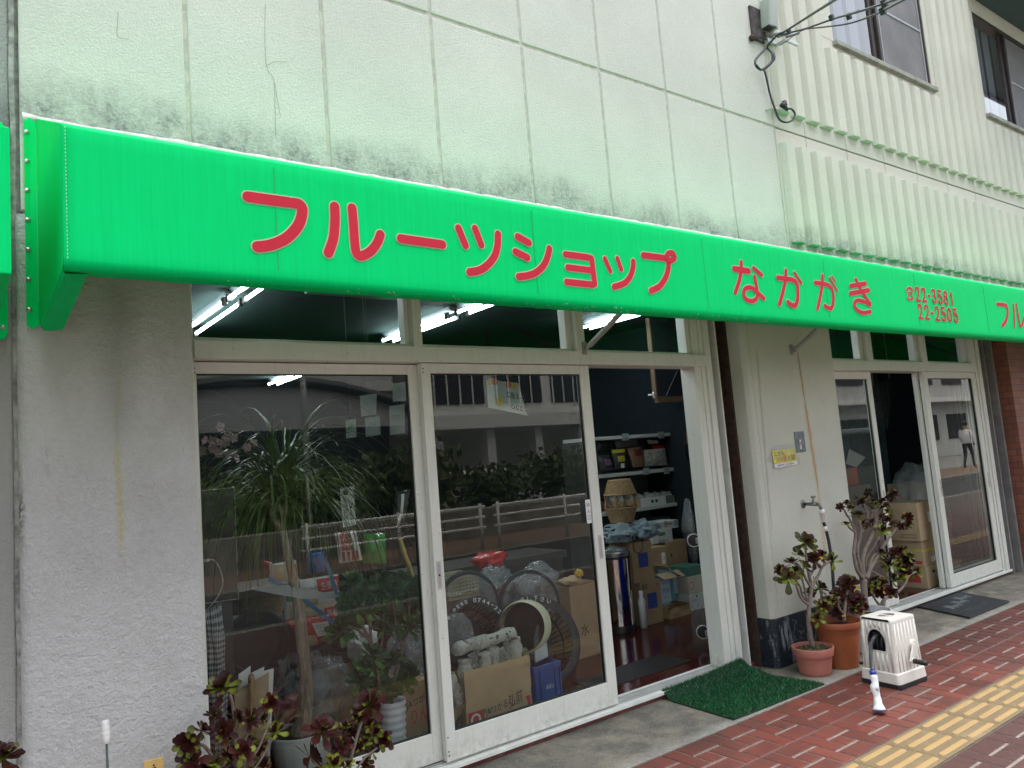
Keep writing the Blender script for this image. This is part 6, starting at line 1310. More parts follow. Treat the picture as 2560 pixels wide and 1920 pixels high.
for k, (x, y, lab) in enumerate(((90, 225, 'pale pink orchid spray at the left window edge'), (225, 215, 'pale pink orchid spray, biggest of the three'), (370, 250, 'pale pink orchid spray nearest the pole reflection'))):
    c = P(*zA(x, y), 4.6); t = thing('orchid', lab, 'potted plant', (c.x, 4.6, 0.9), 'orchids in the window'); rnd = random.Random(k); mb = MB()
    for f_ in range(9):
        p = c+Vector((rnd.gauss(0, .05), rnd.gauss(0, .03), rnd.gauss(0, .04))); d = Vector((rnd.gauss(0, .4), -1, rnd.gauss(0, .3))).normalized(); u = d.cross(Vector((0, 0, 1))).normalized(); v = u.cross(d)
        for s_ in range(5): a = s_*1.2566; r = u*math.cos(a)+v*math.sin(a); l_ = d.cross(r); mb.add([p, p+r*0.018+l_*0.013+d*0.004, p+r*0.032+d*0.002, p+r*0.018-l_*0.013+d*0.004], [(0, 1, 2, 3)])
    mb.build('blossom', m_orch, t); mb = MB(); mb.tube(smooth_path([(c.x-0.05, 4.65, 0.98), (c.x-0.06, 4.65, c.z-0.15), c], 6), 0.004, 6); mb.build('stem', m_lg2, t); mb = MB(); mb.lathe((c.x-0.05, 4.65, 0.9), [(0, 0), (0.05, 0), (0.065, 0.1), (0.06, 0.1), (0, 0.085)], 20); mb.build('pot', m_white, t, smooth=True)
c = P(*zA(200, 300), 4.6); mb = MB(); mb.box(c.x-0.6, c.x+0.5, 4.5, 4.95, 0.86, 0.90); 
for dx in (-0.55, 0.45): mb.box(c.x+dx-0.02, c.x+dx+0.02, 4.52, 4.56, 0, 0.86); mb.box(c.x+dx-0.02, c.x+dx+0.02, 4.88, 4.92, 0, 0.86)
o = mb.build('plant_table', M('dark table', (0.03, 0.03, 0.028), 0.6, var=0.2), loc=(c.x, 4.7, 0)); tag(o, 'dark table carrying the orchids', 'table')
pts = [P(*zA(x, y), 4.1) for x, y in ((1920, 1090), (1950, 1200), (2000, 1340), (2045, 1480))]; mb = MB(); q = smooth_path(pts, 4); mb.tube(q, [0.0115*(1.25 if i % 4 == 0 else 1) for i in range(len(q))], 10); o = mb.build('bamboo_stick', M('bamboo', (0.38, 0.30, 0.06), 0.4, var=0.2, vs=15), smooth=True, loc=q[-1]); tag(o, 'short yellow bamboo stick behind the first door edge', 'stick')
packet('crackling dark cellophane wrap at the right of the first window', zA, [(1880, 660), (2010, 640), (1960, 980), (1850, 940)], 4.3, m_pkk, [(0.3, 0.5, 0.1, 0.9, m_pkw)], [], 0.03, None, 'cellophane_wrap')
t, q = slab('white_tray', 'flat white triangular board lying in front of the packets', 'board', zB, [(500, 265), (1020, 360), (1480, 345), (830, 232)], 3.98, M('frosted board', (0.30, 0.31, 0.30), 0.5, var=0.1), 0.004)

# --- second window -----------------------------------------------------
fl = [P(*r6(x, y), 3.75) for x, y in ((705, 1115), (1270, 960), (1266, 680), (712, 822))]
zc = (fl[0].z+fl[1].z)/2; xa, xb = fl[0].x, fl[1].x; zt = (fl[2].z+fl[3].z)/2
t = carton('open apple carton with a red front panel filled with newspaper bundles', xa, xb, 3.75, 4.12, 0.0, zc, m_card2, True, 'cartons in the window display')
mb = MB(); mb.box(xa, xb, 3.745, 3.750, zc+0.001, zt); mb.prism([(xa-0.001, 3.76, zc), (xa-0.001, 4.11, zc), (xa-0.13, 4.09, zc-0.16), (xa-0.13, 3.78, zc-0.16)], (0.005, 0, 0.004)); mb.box(xb, xb+0.005, 3.78, 4.1, zc, zt-0.03); mb.build('flap', m_card2, t, bevel=0.001)
plate(t, 'red_panel', xa+0.012, xb-0.012, 3.7488, 0.07, zc-0.045, m_inkr)
mb = MB(); rw = xb-xa
for (u, v, r) in ((0.42, 0.42, 0.075), (0.55, 0.45, 0.085), (0.74, 0.42, 0.085)): mb.lathe((xa+rw*u, 3.7482-0.0002*u, 0.07+(zc-0.115)*v), [(0, 0.0004), (r, 0.0004)], 28, axis=(0, -1, 0))
mb.build('pale_apples', m_card2, t)
mb = MB(); mb.lathe((xa+rw*0.13, 3.747, 0.07+(zc-0.115)*0.45), [(0.022, 0.0005), (0.034, 0.0005)], 24, axis=(0, -1, 0)); mb.build('apple_mark', m_pkw, t)
wr(t, [('青森県産', Vector((xa+rw*0.21, 3.7465, 0.07+(zc-0.115)*0.66)), (rw*0.17, 0, 0.0), (0, 0, 0.03), m_inkg), ('JAつがる', Vector((xa+rw*0.27, 3.7463, 0.07+(zc-0.115)*0.30)), (rw*0.34, 0, 0.02), (0, 0, 0.055), m_ink), ('弘前', Vector((xa+rw*0.63, 3.7463, 0.07+(zc-0.115)*0.46)), (rw*0.22, 0, 0.02), (0, 0, 0.075), m_ink)])
def news():
    m, nt, b = new_mat('newspaper'); co = N(nt, 'ShaderNodeTexCoord').outputs['Object']; w_ = N(nt, 'ShaderNodeMapping'); w_.inputs['Rotation'].default_value = (0.4, 0.5, 0.3); nt.links.new(co, w_.inputs[0])
    bt = N(nt, 'ShaderNodeTexBrick'); bt.inputs['Scale'].default_value = 90; bt.inputs['Mortar Size'].default_value = 0.035; bt.inputs['Color1'].default_value = (0.18, 0.18, 0.17, 1); bt.inputs['Color2'].default_value = (0.46, 0.46, 0.42, 1); bt.inputs['Mortar'].default_value = (0.55, 0.55, 0.50, 1); bt.inputs['Row Height'].default_value = 0.3; nt.links.new(w_.outputs[0], bt.inputs[0])
    blk = ramp(nt, noi(nt, co, 14, 3), 0.48, 0.54); col = mixc(nt, blk, bt.outputs[0], (0.50, 0.50, 0.46)); col = mixc(nt, mth(nt, 'MULTIPLY', ramp(nt, noi(nt, co, 19, 1), 0.66, 0.68), 0.8), col, (0.06, 0.06, 0.06)); nt.links.new(col, b.inputs['Base Color']); b.inputs['Roughness'].default_value = 0.8; bumpn(nt, b, noi(nt, co, 26, 4, 0.6, 1.5), 0.9, 0.02); return m
m_news = news(); NW = [(640, 860, 'upright newspaper roll leaning out over the left flap'), (710, 780, 'short newspaper roll at the front left of the apple carton'), (780, 740, 'front newspaper roll, second from the left flap'), (865, 710, 'front newspaper roll under the tilted one, left half'), (955, 670, 'front newspaper roll under the tilted one, right half'), (1045, 690, 'newspaper roll with a torn blue page'), (1150, 600, 'tall newspaper roll at the right of the apple carton'), (1215, 610, 'newspaper roll with a dark round mark at the right end')]
for k, (x, y, lab) in enumerate(NW):
    top_ = P(*r6(x, y-60), 3.83+0.02*(k % 3)); xx = min(max(top_.x, xa-0.03), xb-0.05); t = thing('newspaper_bundle', lab, 'bundle', (xx, 3.83, 0.01), 'newspaper bundles in the apple carton'); mb = MB(); h = top_.z; r = 0.040; rnd = random.Random(k)
    lean = -0.07 if k == 0 else rnd.uniform(-.01, .02); pr = [(xx-lean*0.3, 3.83+0.03*(k % 3), 0.01), (xx, 3.83+0.03*(k % 3), h*0.5), (xx+lean, 3.83+0.03*(k % 3), h*0.93), (xx+lean, 3.83+0.03*(k % 3), h)]
    mb.tube(smooth_path(pr, 6), [r*(1+0.10*math.sin(i*1.3+k))*(1 if i < 15 else (0.92 if i < 17 else 0.6)) for i in range(19)], 14); o = mb.build('paper', m_news, t, smooth=True)
    for v in o.data.vertices: v.co += Vector((noise.noise(v.co*22+Vector((k, 0, 0))), noise.noise(v.co*22+Vector((0, k, 0))), 0))*0.008
a = P(*r6(600, 640), 3.86); e = P(*r6(1125, 490), 3.86); t = thing('newspaper_bundle', 'tilted newspaper roll lying across the top of the others', 'bundle', tuple((a+e)/2), 'newspaper bundles in the apple carton')
mb = MB(); q = smooth_path([a, a+(e-a)*0.15, a+(e-a)*0.5, a+(e-a)*0.9, e], 5); mb.tube(q, [0.02, 0.030]+[0.037+0.004*math.sin(i*1.1) for i in range(len(q)-4)]+[0.034, 0.024], 14); o = mb.build('paper', m_news, t, smooth=True)
for v in o.data.vertices: v.co += Vector((noise.noise(v.co*20), noise.noise(v.co*23), noise.noise(v.co*21)))*0.009
# blue crate
a = P(*r6(1290, 780), 3.90); e = P(*r6(1512, 740), 3.90); t = thing('blue_crate', 'blue plastic crate with a small white mark right of the apple carton', 'crate', ((a.x+e.x)/2, 4.0, 0.0))
mb = MB(); x0, x1, y0, y1, h = a.x, e.x, 3.90, 4.2, (a.z+e.z)/2; k = 0.006
for (p0, p1) in (((x0, y0), (x1, y0+k)), ((x0, y1-k), (x1, y1)), ((x0, y0+k), (x0+k, y1-k)), ((x1-k, y0+k), (x1, y1-k))): mb.box(p0[0], p1[0], p0[1], p1[1], 0, h)
mb.box(x0+k, x1-k, y0+k, y1-k, 0.0, 0.006); mb.box(x0-0.008, x1+0.008, y0-0.008, y0, h-0.03, h); mb.box(x0-0.004, x1+0.004, y0-0.005, y0, 0.0, 0.02)
for f_ in (0.0, 0.2, 0.78, 0.97): mb.box(x0+(x1-x0)*f_, x0+(x1-x0)*f_+0.01, y0-0.007, y0, 0.02, h-0.03)
mb.box(x0+0.05, x1-0.05, y0-0.006, y0, h-0.13, h-0.12); mb.build('shell', M('crate blue', (0.018, 0.075, 0.26), 0.35, var=0.1), t, bevel=0.002)
wr(t, [('あおい', Vector((x0+(x1-x0)*0.40, y0-0.009, h*0.40)), (0.06, 0, 0), (0, 0, 0.025), m_white)])
# fan on its stand
c = P(*r6(1222, 430), 4.06); t = thing('fan', 'cream and grey round floor fan tilted up beside the newspaper bundles', 'fan', (c.x, 4.06, 0.0)); axx = Vector((-0.72, -0.52, 0.12)).normalized(); Rf = 0.155; m_fanc = M('fan cream', (0.55, 0.57, 0.38), 0.4, var=0.04)
mb = MB(); mb.lathe(c-axx*0.05, [(Rf*0.96, 0.13), (Rf, 0.12), (Rf*1.04, 0.06), (Rf*1.02, 0.0), (Rf*0.9, -0.03), (Rf*0.5, -0.05), (0, -0.06)], 44, axis=axx); mb.build('housing', m_fanc, t, smooth=True)
mb = MB(); mb.lathe(c-axx*0.05, [(0, 0.128), (Rf*0.3, 0.126), (Rf*0.32, 0.12), (0, 0.119)], 24, axis=axx)
u = axx.cross(Vector((0, 0, 1))).normalized(); v = u.cross(axx)
for k in range(56):
    a = 2*math.pi*k/56; d = u*math.cos(a)+v*math.sin(a); mb.tube([c+axx*0.076+d*Rf*0.3, c+axx*0.082+d*Rf*0.65, c+axx*0.07+d*Rf*0.97], 0.0014, 4)
for rr in (0.5, 0.75, 0.96): mb.tube([c+axx*0.079+(u*math.cos(rad(a))+v*math.sin(rad(a)))*Rf*rr for a in range(0, 361, 10)], 0.0016, 4, cap=False)
mb.build('grille', m_black, t)
mb = MB(); mb.lathe(c-axx*0.05, [(0, 0.03), (Rf*0.94, 0.03)], 36, axis=axx); mb.build('inside_shade_disc', m_black, t)  # black disc painted in for the shade inside the housing
lq = [P(*r6(x, y), 4.0) for x, y in ((1305, 760), (1420, 700), (1405, 560), (1385, 450), (1355, 410), (1320, 430), (1297, 560))]; mb = MB(); mb.prism(lq, (0.02, 0.03, 0)); mb.build('side_bracket', M('fan grey', (0.40, 0.45, 0.48), 0.4, var=0.05), t, bevel=0.008)
mb = MB(); mb.lathe((c.x, 4.08, 0), [(0, 0.002), (0.13, 0.002), (0.13, 0.02), (0.03, 0.04), (0.02, c.z-0.14), (0.0, c.z-0.13)], 28); mb.build('base', m_fanc, t, smooth=True)
# round black baskets with white writing on the rims, and two bare rims behind
m_bask = M('basket black', (0.012, 0.014, 0.016), 0.65, var=0.2)
def roundbasket(label, c, R0, axx, body, a0, a1, slots=True, ri=0.80):
    c = Vector(c); axx = Vector(axx).normalized(); t = thing('round_basket', label, 'basket', (c.x, c.y, max(0, c.z-R0)), 'black round shopping baskets'); u = axx.cross(Vector((0, 0, 1))).normalized()*-1; v = u.cross(axx)*-1
    if v.z < 0: v = -v
    mb = MB(); mb.lathe(c, [(R0*ri, 0.012), (R0*(ri+0.03), 0.016), (R0, 0.008), (R0*1.01, 0.0), (R0*1.0, -0.01)], 56, axis=axx); mb.build('rim', m_bask, t, smooth=True)
    if slots:
        mb = MB()
        for k in range(44):
            a = 2*math.pi*k/44; d = u*math.cos(a)+v*math.sin(a); mb.tube([c+d*R0*0.82, c+d*R0*0.72-axx*0.13, c+d*R0*0.6-axx*0.2], 0.004, 4)
        mb.lathe(c, [(0.0, -0.2), (R0*0.62, -0.2)], 30, axis=axx); mb.lathe(c, [(R0*0.74, -0.12), (R0*0.76, -0.10)], 40, axis=axx); mb.build('slats', m_bask, t)
    if body:
        mb = MB()
        for k, ch in enumerate(body):
            if ch == ' ': continue
            a = rad(a0+(a1-a0)*k/(len(body)-1)); d = u*math.cos(a)+v*math.sin(a); tg = (u*math.sin(a)-v*math.cos(a)); s_ = R0*0.105
            if ch == '-': stroke(mb, [c+d*R0*0.92+axx*0.018-tg*s_*0.3, c+d*R0*0.92+axx*0.018+tg*s_*0.3], 0.004, axx, 0.0); continue
            text_on(mb, ch, c+d*R0*0.865+axx*0.0185-tg*s_*0.42, tg*s_*0.84, d*s_)
        mb.build('lettering', m_white, t)
    return t
c = P(*r6(800, 520), 4.30); roundbasket('black round basket lettered with the shop phone number, behind the newspapers', c, 0.245, (-0.12, -1, 0.28), '大和 中垣商店 0744-22-', 150, 25)
mb = MB(); stroke(mb, [c+Vector((-0.1, -0.03, -0.03)), c+Vector((0.14, -0.03, -0.05))], 0.0001, (0, -1, 0), 0)
c2_ = P(*r6(1330, 560), 4.28); roundbasket('black round basket lettered with a return request, behind the fan', c2_, 0.31, (-0.25, -1, 0.45), 'カゴはお返し下さい', 140, 60)
roundbasket('bare black basket rim standing upright at the left', P(*zC(420, 1470), 4.55), 0.245, (-0.1, -1, 0.1), '', 0, 0, False, 0.89)
roundbasket('bigger bare black basket rim standing upright by the yellow topped carton', P(*zC(1125, 1440), 4.5), 0.245, (-0.2, -1, 0.15), '', 0, 0, False, 0.89)
for lab, x, y, wx, hy, Y, sd_ in (('clear plastic bag filling the bigger bare basket rim', 1180, 1280, 330, 300, 4.66, 21), ('clear plastic bag behind the left bare rim', 700, 1250, 240, 260, 4.75, 23)):
    bag(lab, zC, x, y, wx, hy, Y, m_film2, sd_, 0.12, 0.3, None)
a = P(*zC(265, 1350), 4.7); e = P(*zC(450, 1080), 4.7); crate('cream slotted crate standing behind the left bare rim', a.x-0.05, e.x+0.05, 4.7, 4.95, max(0.0, a.z-0.02), e.z, M('cream crate', (0.36, 0.33, 0.24), 0.5, var=0.1), 4, 9)
carton('dark carton under the cream slotted crate', a.x-0.08, e.x+0.08, 4.7, 5.0, 0.0, max(0.02, a.z-0.021), M('dark card', (0.12, 0.09, 0.06), 0.8, var=0.2), None, 'cartons in the window display')
a = P(*zC(1580, 1240), 4.55); e = P(*zC(1890, 1210), 4.55); t = carton('tall open carton printed with the character for water', a.x, e.x+0.05, 4.55, 4.9, 0.0, a.z, m_card, True, 'cartons in the window display')
wr(t, [('水', Vector((a.x+0.08, 4.548, a.z*0.30)), (0.08, 0, 0), (0, 0, 0.09), m_ink)])
mb = MB(); blob(mb, ((a.x+e.x)/2+0.02, 4.7, a.z+0.01), (0.10, 0.08, 0.04), 0.5, 3, 3, 0, 3); blob(mb, ((a.x+e.x)/2+0.06, 4.65, a.z+0.07), (0.035, 0.03, 0.03), 0.5, 3, 3, 1, 4); o = mb.build('packing_paper', [m_card2, M('yellow paper', (0.5, 0.33, 0.02), 0.6, var=0.2)], smooth=True, loc=((a.x+e.x)/2, 4.7, a.z)); tag(o, 'crumpled packing paper with a yellow tip atop the water carton', 'paper')
c = P(*zC(660, 915), 4.8); mb = MB(); blob(mb, c, (0.14, 0.08, 0.055), 0.4, 2, 3, 0, 4); o = mb.build('red_pouch', m_pkr, smooth=True, loc=(c.x, c.y, c.z-0.05)); tag(o, 'crumpled red pouch lying on the counter behind the basket rims', 'pouch')
mb = MB(); mb.box(c.x-0.5, c.x+0.9, 4.98, 5.5, c.z-0.11, c.z-0.055); mb.box(c.x-0.48, c.x+0.88, 5.02, 5.46, 0.0, c.z-0.11); o = mb.build('counter', M('dark counter', (0.05, 0.045, 0.04), 0.5, var=0.2), loc=(c.x, 5.2, 0)); tag(o, 'dark shop counter behind the basket rims', 'counter')
# poster on the inside of the second door, seen from behind
t, q = slab('poster', 'pale poster with fruit pictures hung inside the second door, seen from behind', 'poster', r8, [(900, 1170), (1240, 1240), (1160, 960), (885, 930)], 3.68, M('thin poster', (0.30, 0.35, 0.33), 0.8, var=0.1), 0.001)
mb = MB(); ex, ez = q[1]-q[0], q[3]-q[0]
for (u, v, r, mi) in ((0.08, 0.95, 0.022, 0), (0.2, 1.0, 0.022, 1), (0.55, 1.0, 0.022, 1), (0.7, 1.0, 0.02, 0), (0.3, 0.3, 0.03, 0)): mb.lathe(q[0]+ex*u+ez*v+Vector((0, -0.0015-0.0003*u, 0)), [(0, 0.0005), (r, 0.0005)], 18, mi, axis=(0, -1, 0))
mb.build('fruit_print', [M('print yellow', (0.35, 0.30, 0.03), 0.6, var=0.1), M('print rust', (0.32, 0.08, 0.03), 0.6, var=0.1)], t)
mb = MB(); text_on(mb, '7-182', q[0]+ex*0.98+ez*0.52+Vector((0, -0.003, 0)), -ex*0.5, ez*0.22); text_on(mb, '2220', q[0]+ex*1.0+ez*0.12+Vector((0, -0.003, 0)), -ex*0.42, ez*0.18); mb.build('lettering', m_ink, t)
mb = MB(); mb.tube([q[3]+ez*0.15+ex*0.45, q[3]+ez*0.4+ex*0.45], 0.002, 4); mb.build('string', m_ink, t)
# ------------------------------------------------------------------ the other side of the street, seen in the glass
MR = lambda x, y, Y: (lambda q: Vector((q.x, Y, q.z)))(P(x, y, 7.17-Y))
m_bw = M('white facade', (0.66, 0.66, 0.63), 0.8, var=0.06, vs=0.7); m_bg = M('grey facade', (0.45, 0.45, 0.44), 0.8, var=0.1, vs=0.5); m_dkgl = M('dark glazing', (0.03, 0.035, 0.04), 0.15, var=0.2, vs=1)
OB = thing('white_building', 'white concrete building with banded windows across the street', 'building', (19, -16, 0))
mb = MB(); mb.box(13.0, 26, -26, -15.2, 3.2, 9.5); mb.box(12.6, 26.5, -26, -14.2, 2.75, 3.2); mb.box(12.8, 26, -26, -15.4, -0.06, 0.4)
for k in range(7): mb.box(12.9+2.1*k, 13.25+2.1*k, -15, -14.6, 0, 2.75)
mb.box(12.6, 26.5, -26, -18, 0.4, 2.75); mb.build('wall', m_bw, OB)
for fl in (3.65, 6.3):
    for k in range(5):
        mb = MB(); x0 = 13.3+2.6*k; mb.box(x0, x0+2.1, -15.25, -15.15, fl, fl+1.2, 0)
        for j in range(4): mb.box(x0+0.02+j*0.52, x0+0.07+j*0.52, -15.15, -15.12, fl, fl+1.2, 1)
        mb.build('window', [m_dkgl, m_bw], OB)
AB = thing('arched_building', 'dark building with an arched canopy across the street', 'building', (7, -16, 0))
mb = MB(); mb.box(-2, 12.3, -26, -16.5, -0.06, 4.25, 0); mb.build('wall', M('dark shopfront', (0.03, 0.035, 0.038), 0.4, var=0.3, vs=0.5), AB)
mb = MB(); pts = [(2.5+9.5*t, 3.3+0.95*math.sin(math.pi*t)**0.8) for t in [i/20 for i in range(21)]]
mb.prism([(x, -14.2, z) for x, z in [(2.5, 2.95)]+pts+[(12.0, 2.95)]], (0, -0.3, 0)); mb.build('arch_panel', m_bg, AB)
mb = MB(); mb.tube([(x, -14.1, z+0.12) for x, z in pts], 0.16, 8); mb.build('arch_rim', M('arch rim', (0.05, 0.06, 0.065), 0.5, var=0.1), AB)
mb = MB(); mb.box(-3, 12.3, -26, -16, 4.26, 7.5); mb.build('upper_wall', m_bw, AB)
RB = thing('grey_building', 'grey block with pale panels far along the other side of the street', 'building', (34, -15, 0))
mb = MB(); mb.box(27.5, 60, -26, -13.5, -0.06, 10); mb.build('wall', m_bg, RB)
for fl in (0.3, 3.4, 6.4):
    for k in range(8): mb = MB(); mb.box(28.2+3.6*k, 30.6+3.6*k, -13.52, -13.45, fl+0.6, fl+2.0); mb.build('window', m_dkgl, RB)
mb = MB(); 
for fl in (3.0, 6.0): mb.box(27.4, 60, -13.5, -12.9, fl, fl+0.25)
mb.build('ledge', m_bw, RB)
LBd = thing('left_block', 'pale office block far left across the street', 'building', (-14, -18, 0))
mb = MB(); mb.box(-30, -4, -28, -16, -0.06, 9); mb.build('wall', m_bw, LBd)
for fl in (0.6, 3.6, 6.4):
    for k in range(8): mb = MB(); mb.box(-28+3*k, -26+3*k, -16.02, -15.95, fl, fl+1.5); mb.build('window', m_dkgl, LBd)
m_rail = M('rail white', (0.8, 0.8, 0.79), 0.5, 0.0, var=0.1)
RAILS = ['white three-bar guard rail panel across the road, left section', 'white three-bar guard rail panel across the road, second section', 'white three-bar guard rail panel across the road, third section', 'white three-bar guard rail panel across the road, right section']
for k, x0 in enumerate((4.6, 8.3, 12.0, 15.7)):
    R1 = thing('guard_rail', RAILS[k], 'guard rail', (x0+1.7, -4.85, -0.055), 'guard rail panels along the far kerb')
    for z_ in (0.36, 0.55, 0.74):
        mb = MB(); mb.tube([(x0, -4.85, z_), (x0+3.5, -4.85, z_)], 0.024, 8); mb.build('rail', m_rail, R1, smooth=True)
    for xx in (x0+0.1, x0+1.75, x0+3.4):
        mb = MB(); mb.tube([(xx, -4.85, -0.06), (xx, -4.85, 0.8)], 0.03, 8); mb.build('post', m_rail, R1, smooth=True)
mb = MB(); mb.tube([(4.9, -5.2, -0.06), (4.9, -5.2, 4.4)], 0.05, 10); o = mb.build('sign_pole', m_tube, smooth=True, loc=(4.9, -5.2, -0.06)); tag(o, 'tall grey pole standing behind the far guard rail', 'pole')
mb = MB(); mb.box(-10, 30, -7.5, -7.1, -0.1, 0.55); o = mb.build('garden_wall', M('stone wall', (0.22, 0.21, 0.18), 0.9, var=0.35, vs=3, bump=0.5, bs=12), loc=(10, -7.3, 0)); tag(o, 'low stone wall under the hedge across the road', 'wall')
m_hl = M('hedge leaf', (0.075, 0.10, 0.028), 0.7, var=0.6, vs=6)
rnd = random.Random(5)
mb = MB()
for k in range(150):
    c = Vector((rnd.uniform(-0.9, 0.9), rnd.uniform(-0.6, 0.6), rnd.uniform(0.1, 1.0)))
    for q in range(9):
        p = c+Vector((rnd.gauss(0, .16), rnd.gauss(0, .16), rnd.gauss(0, .13))); a = Vector((rnd.gauss(0, 1), rnd.gauss(0, 1), rnd.gauss(0, 1))).normalized()*0.09; b2 = a.cross(Vector((rnd.gauss(0, 1), 1, 0.3))).normalized()*0.06
        mb.quad(p-a, p+b2, p+a, p-b2)
hm = mb.mesh('bush', m_hl)
HB_ = ['rounded bush over the stone wall, near the pole', 'broad bush left of the white car', 'bush directly behind the guard rail middle', 'bush before the white building corner', 'bush before the white building middle', 'bush before the right part of the white building', 'bush far left over the stone wall', 'bush far right over the stone wall']
for k, x in enumerate((6.2, 8.6, 11.0, 13.4, 15.6, 18.2, 3.6, 21.0)):
    o = link_mesh('bush', hm, None, (x, -8.6, 0.45)); o.scale = (1.25, 1.0, 1.1+0.25*math.sin(k*2.1)); o.rotation_euler.z = k; tag(o, HB_[k], 'bush', 'bushes across the road')
def car(x, y, z, col, label, s=1.0, van=False, flip=1):
    T_ = thing('parked_car', label, 'car', (x, y, z)); h = 1.85 if van else 1.45; L = 3.6
    pr = [(0, .28), (0, .75), (.15, .9), (.75, 1.0), (1.25, h), (3.35, h), (3.55, 1.0), (3.6, .35), (3.5, .25)] if not van else [(0, .28), (0, .8), (.1, .95), (.45, 1.05), (.95, h), (3.5, h), (3.6, 1.0), (3.6, .3), (3.5, .25)]
    mb = MB(); mb.prism([(x+flip*px, y, z+pz) for px, pz in pr], (0, 1.5, 0)); bd_ = mb.build('body', M('car paint '+label[:6], col, 0.2, 0.2, var=0.02), T_, bevel=0.08)
    mb = MB(); mb.prism([(x+flip*px, y-0.004, z+pz) for px, pz in [(.95, 1.05), (1.35, h-.12), (3.2, h-.12), (3.3, 1.05)]], (0, 1.508, 0)); mb.build('side_window', m_dkgl, T_)
    mb = MB(); mb.quad((x+flip*.80, y+.12, z+1.02), (x+flip*.80, y+1.38, z+1.02), (x+flip*(1.2 if not van else .93), y+1.3, z+h-.1), (x+flip*(1.2 if not van else .93), y+.2, z+h-.1)); mb.build('windscreen', m_dkgl, T_)
    for wx in (.7, 2.9):
        for wy in (-0.02, 1.36):
            mb = MB(); mb.lathe((x+flip*wx, y+wy, z+.29), [(0, 0), (.29, 0), (.3, .02), (.3, .14), (.28, .16), (0, .16)], 20, axis=(0, 1, 0)); mb.build('wheel', m_black, T_, bevel=0.01)
    for wy in (.1, 1.15): mb = MB(); mb.box(x+flip*(-.03), x+flip*.02, y+wy, y+wy+.25, z+.62, z+.76); mb.build('headlight', m_white, T_)
    for sd_ in (-1, 1):
        mb = MB(); yy = y-0.14 if sd_ < 0 else y+1.52; mb.box(min(x+flip*.95, x+flip*1.05), max(x+flip*.95, x+flip*1.05), yy, yy+0.13, z+1.02, z+1.2); mb.build('mirror', m_black, T_, bevel=0.02)
car(14.8, -11.6, -0.05, (0.7, 0.7, 0.7), 'white car parked beyond the hedge across the street')
car(8.9, -11.2, -0.05, (0.7, 0.71, 0.72), 'white hatchback parked under the dark arched building')
car(13.2, -3.0, -0.2, (0.10, 0.115, 0.11), 'dark grey van waiting on the near side of the road', van=True)
# --- through the open doorway ------------------------------------------
mb = MB(); mb.box(3.4, 4.28, 3.86, 4.16, 0.0005, 0.006); o = mb.build('rubber_mat', M('rubber runner', (0.02, 0.018, 0.018), 0.35, var=0.2, vs=30, bump=0.8, bs=60), loc=(3.8, 4.0, 0)); tag(o, 'dark ribbed rubber runner inside the open doorway', 'mat')
# chrome bin
c = Vector((4.68, 5.0, 0.0)); rb = 0.142; zt = P(*d4(490, 770), 4.9).z
t = thing('bin', 'tall chrome waste bin with a black rim inside the doorway', 'bin', tuple(c))
mb = MB(); mb.lathe(c, [(0, 0.002), (rb*1.02, 0.0), (rb*1.02, 0.05), (rb, 0.055)], 40, 1); mb.lathe(c, [(rb, 0.055), (rb, zt-0.06)], 40, 0); mb.lathe(c, [(rb, zt-0.06), (rb*1.03, zt-0.055), (rb*1.03, zt-0.04)], 40, 1); mb.lathe(c, [(rb*1.03, zt-0.04), (rb*1.04, zt-0.005), (rb*1.0, zt), (rb*0.9, zt-0.01), (rb*0.88, zt-0.3)], 40, 2); o = mb.build('body', [M('chrome', (0.55, 0.55, 0.56), 0.08, 1.0, var=0.05), m_black, M('bin rim', (0.30, 0.32, 0.33), 0.3, 0.9, var=0.05)], t, smooth=True); md = o.modifiers.new('es', 'EDGE_SPLIT'); md.split_angle = rad(35)
mb = MB(); blob(mb, c+Vector((0, 0, zt-0.01)), (0.10, 0.10, 0.05), 0.5, 2, 3, 0, 3); mb.build('bin_liner', m_film2, t, smooth=True)
# kraft cartons with blue panels
def kraft(label, x0, x1, y0, y1, z0, z1, mark):
    t = carton(label, x0, x1, y0, y1, z0, z1, m_card, None, 'kraft cartons with a blue panel'); W = x1-x0; H = z1-z0
    plate(t, 'blue_panel', x0+W*0.28, x1-W*0.24, y0-0.0015, z0+H*0.36, z0+H*0.72, m_inkb)
    it = [('- - - -', Vector((x0+W*0.32, y0-0.0025, z0+H*0.545)), (W*0.36, 0, 0), (0, 0, 0.004), M('blue pale', (0.10, 0.14, 0.35), 0.6, var=0)), ('・・・・・・・', Vector((x0+W*0.3, y0-0.0022, z0+H*0.27)), (W*0.4, 0, 0), (0, 0, 0.008), m_ink), ('・・・・・', Vector((x0+W*0.32, y0-0.0022, z0+H*0.21)), (W*0.35, 0, 0), (0, 0, 0.008), m_ink)]
    if mark: it += [('無印', Vector((x0+W*0.06, y0-0.0022, z1-H*0.19)), (W*0.28, 0, 0), (0, 0, 0.055), m_ink), ('52', Vector((x1-W*0.22, y0-0.0022, z1-H*0.16)), (W*0.12, 0, 0), (0, 0, 0.03), m_ink)]
    wr(t, it); return t
zm = P(*d4(930, 1165), 4.92).z; ztop = P(*d4(850, 620), 4.92).z
kraft('lower kraft carton with a blue panel and black print by the chrome bin', 4.885, 5.135, 4.91, 5.2, 0.0, zm, True)
kraft('upper kraft carton with a blue panel stacked over its twin', 4.83, 5.08, 4.92, 5.2, zm, ztop, False)
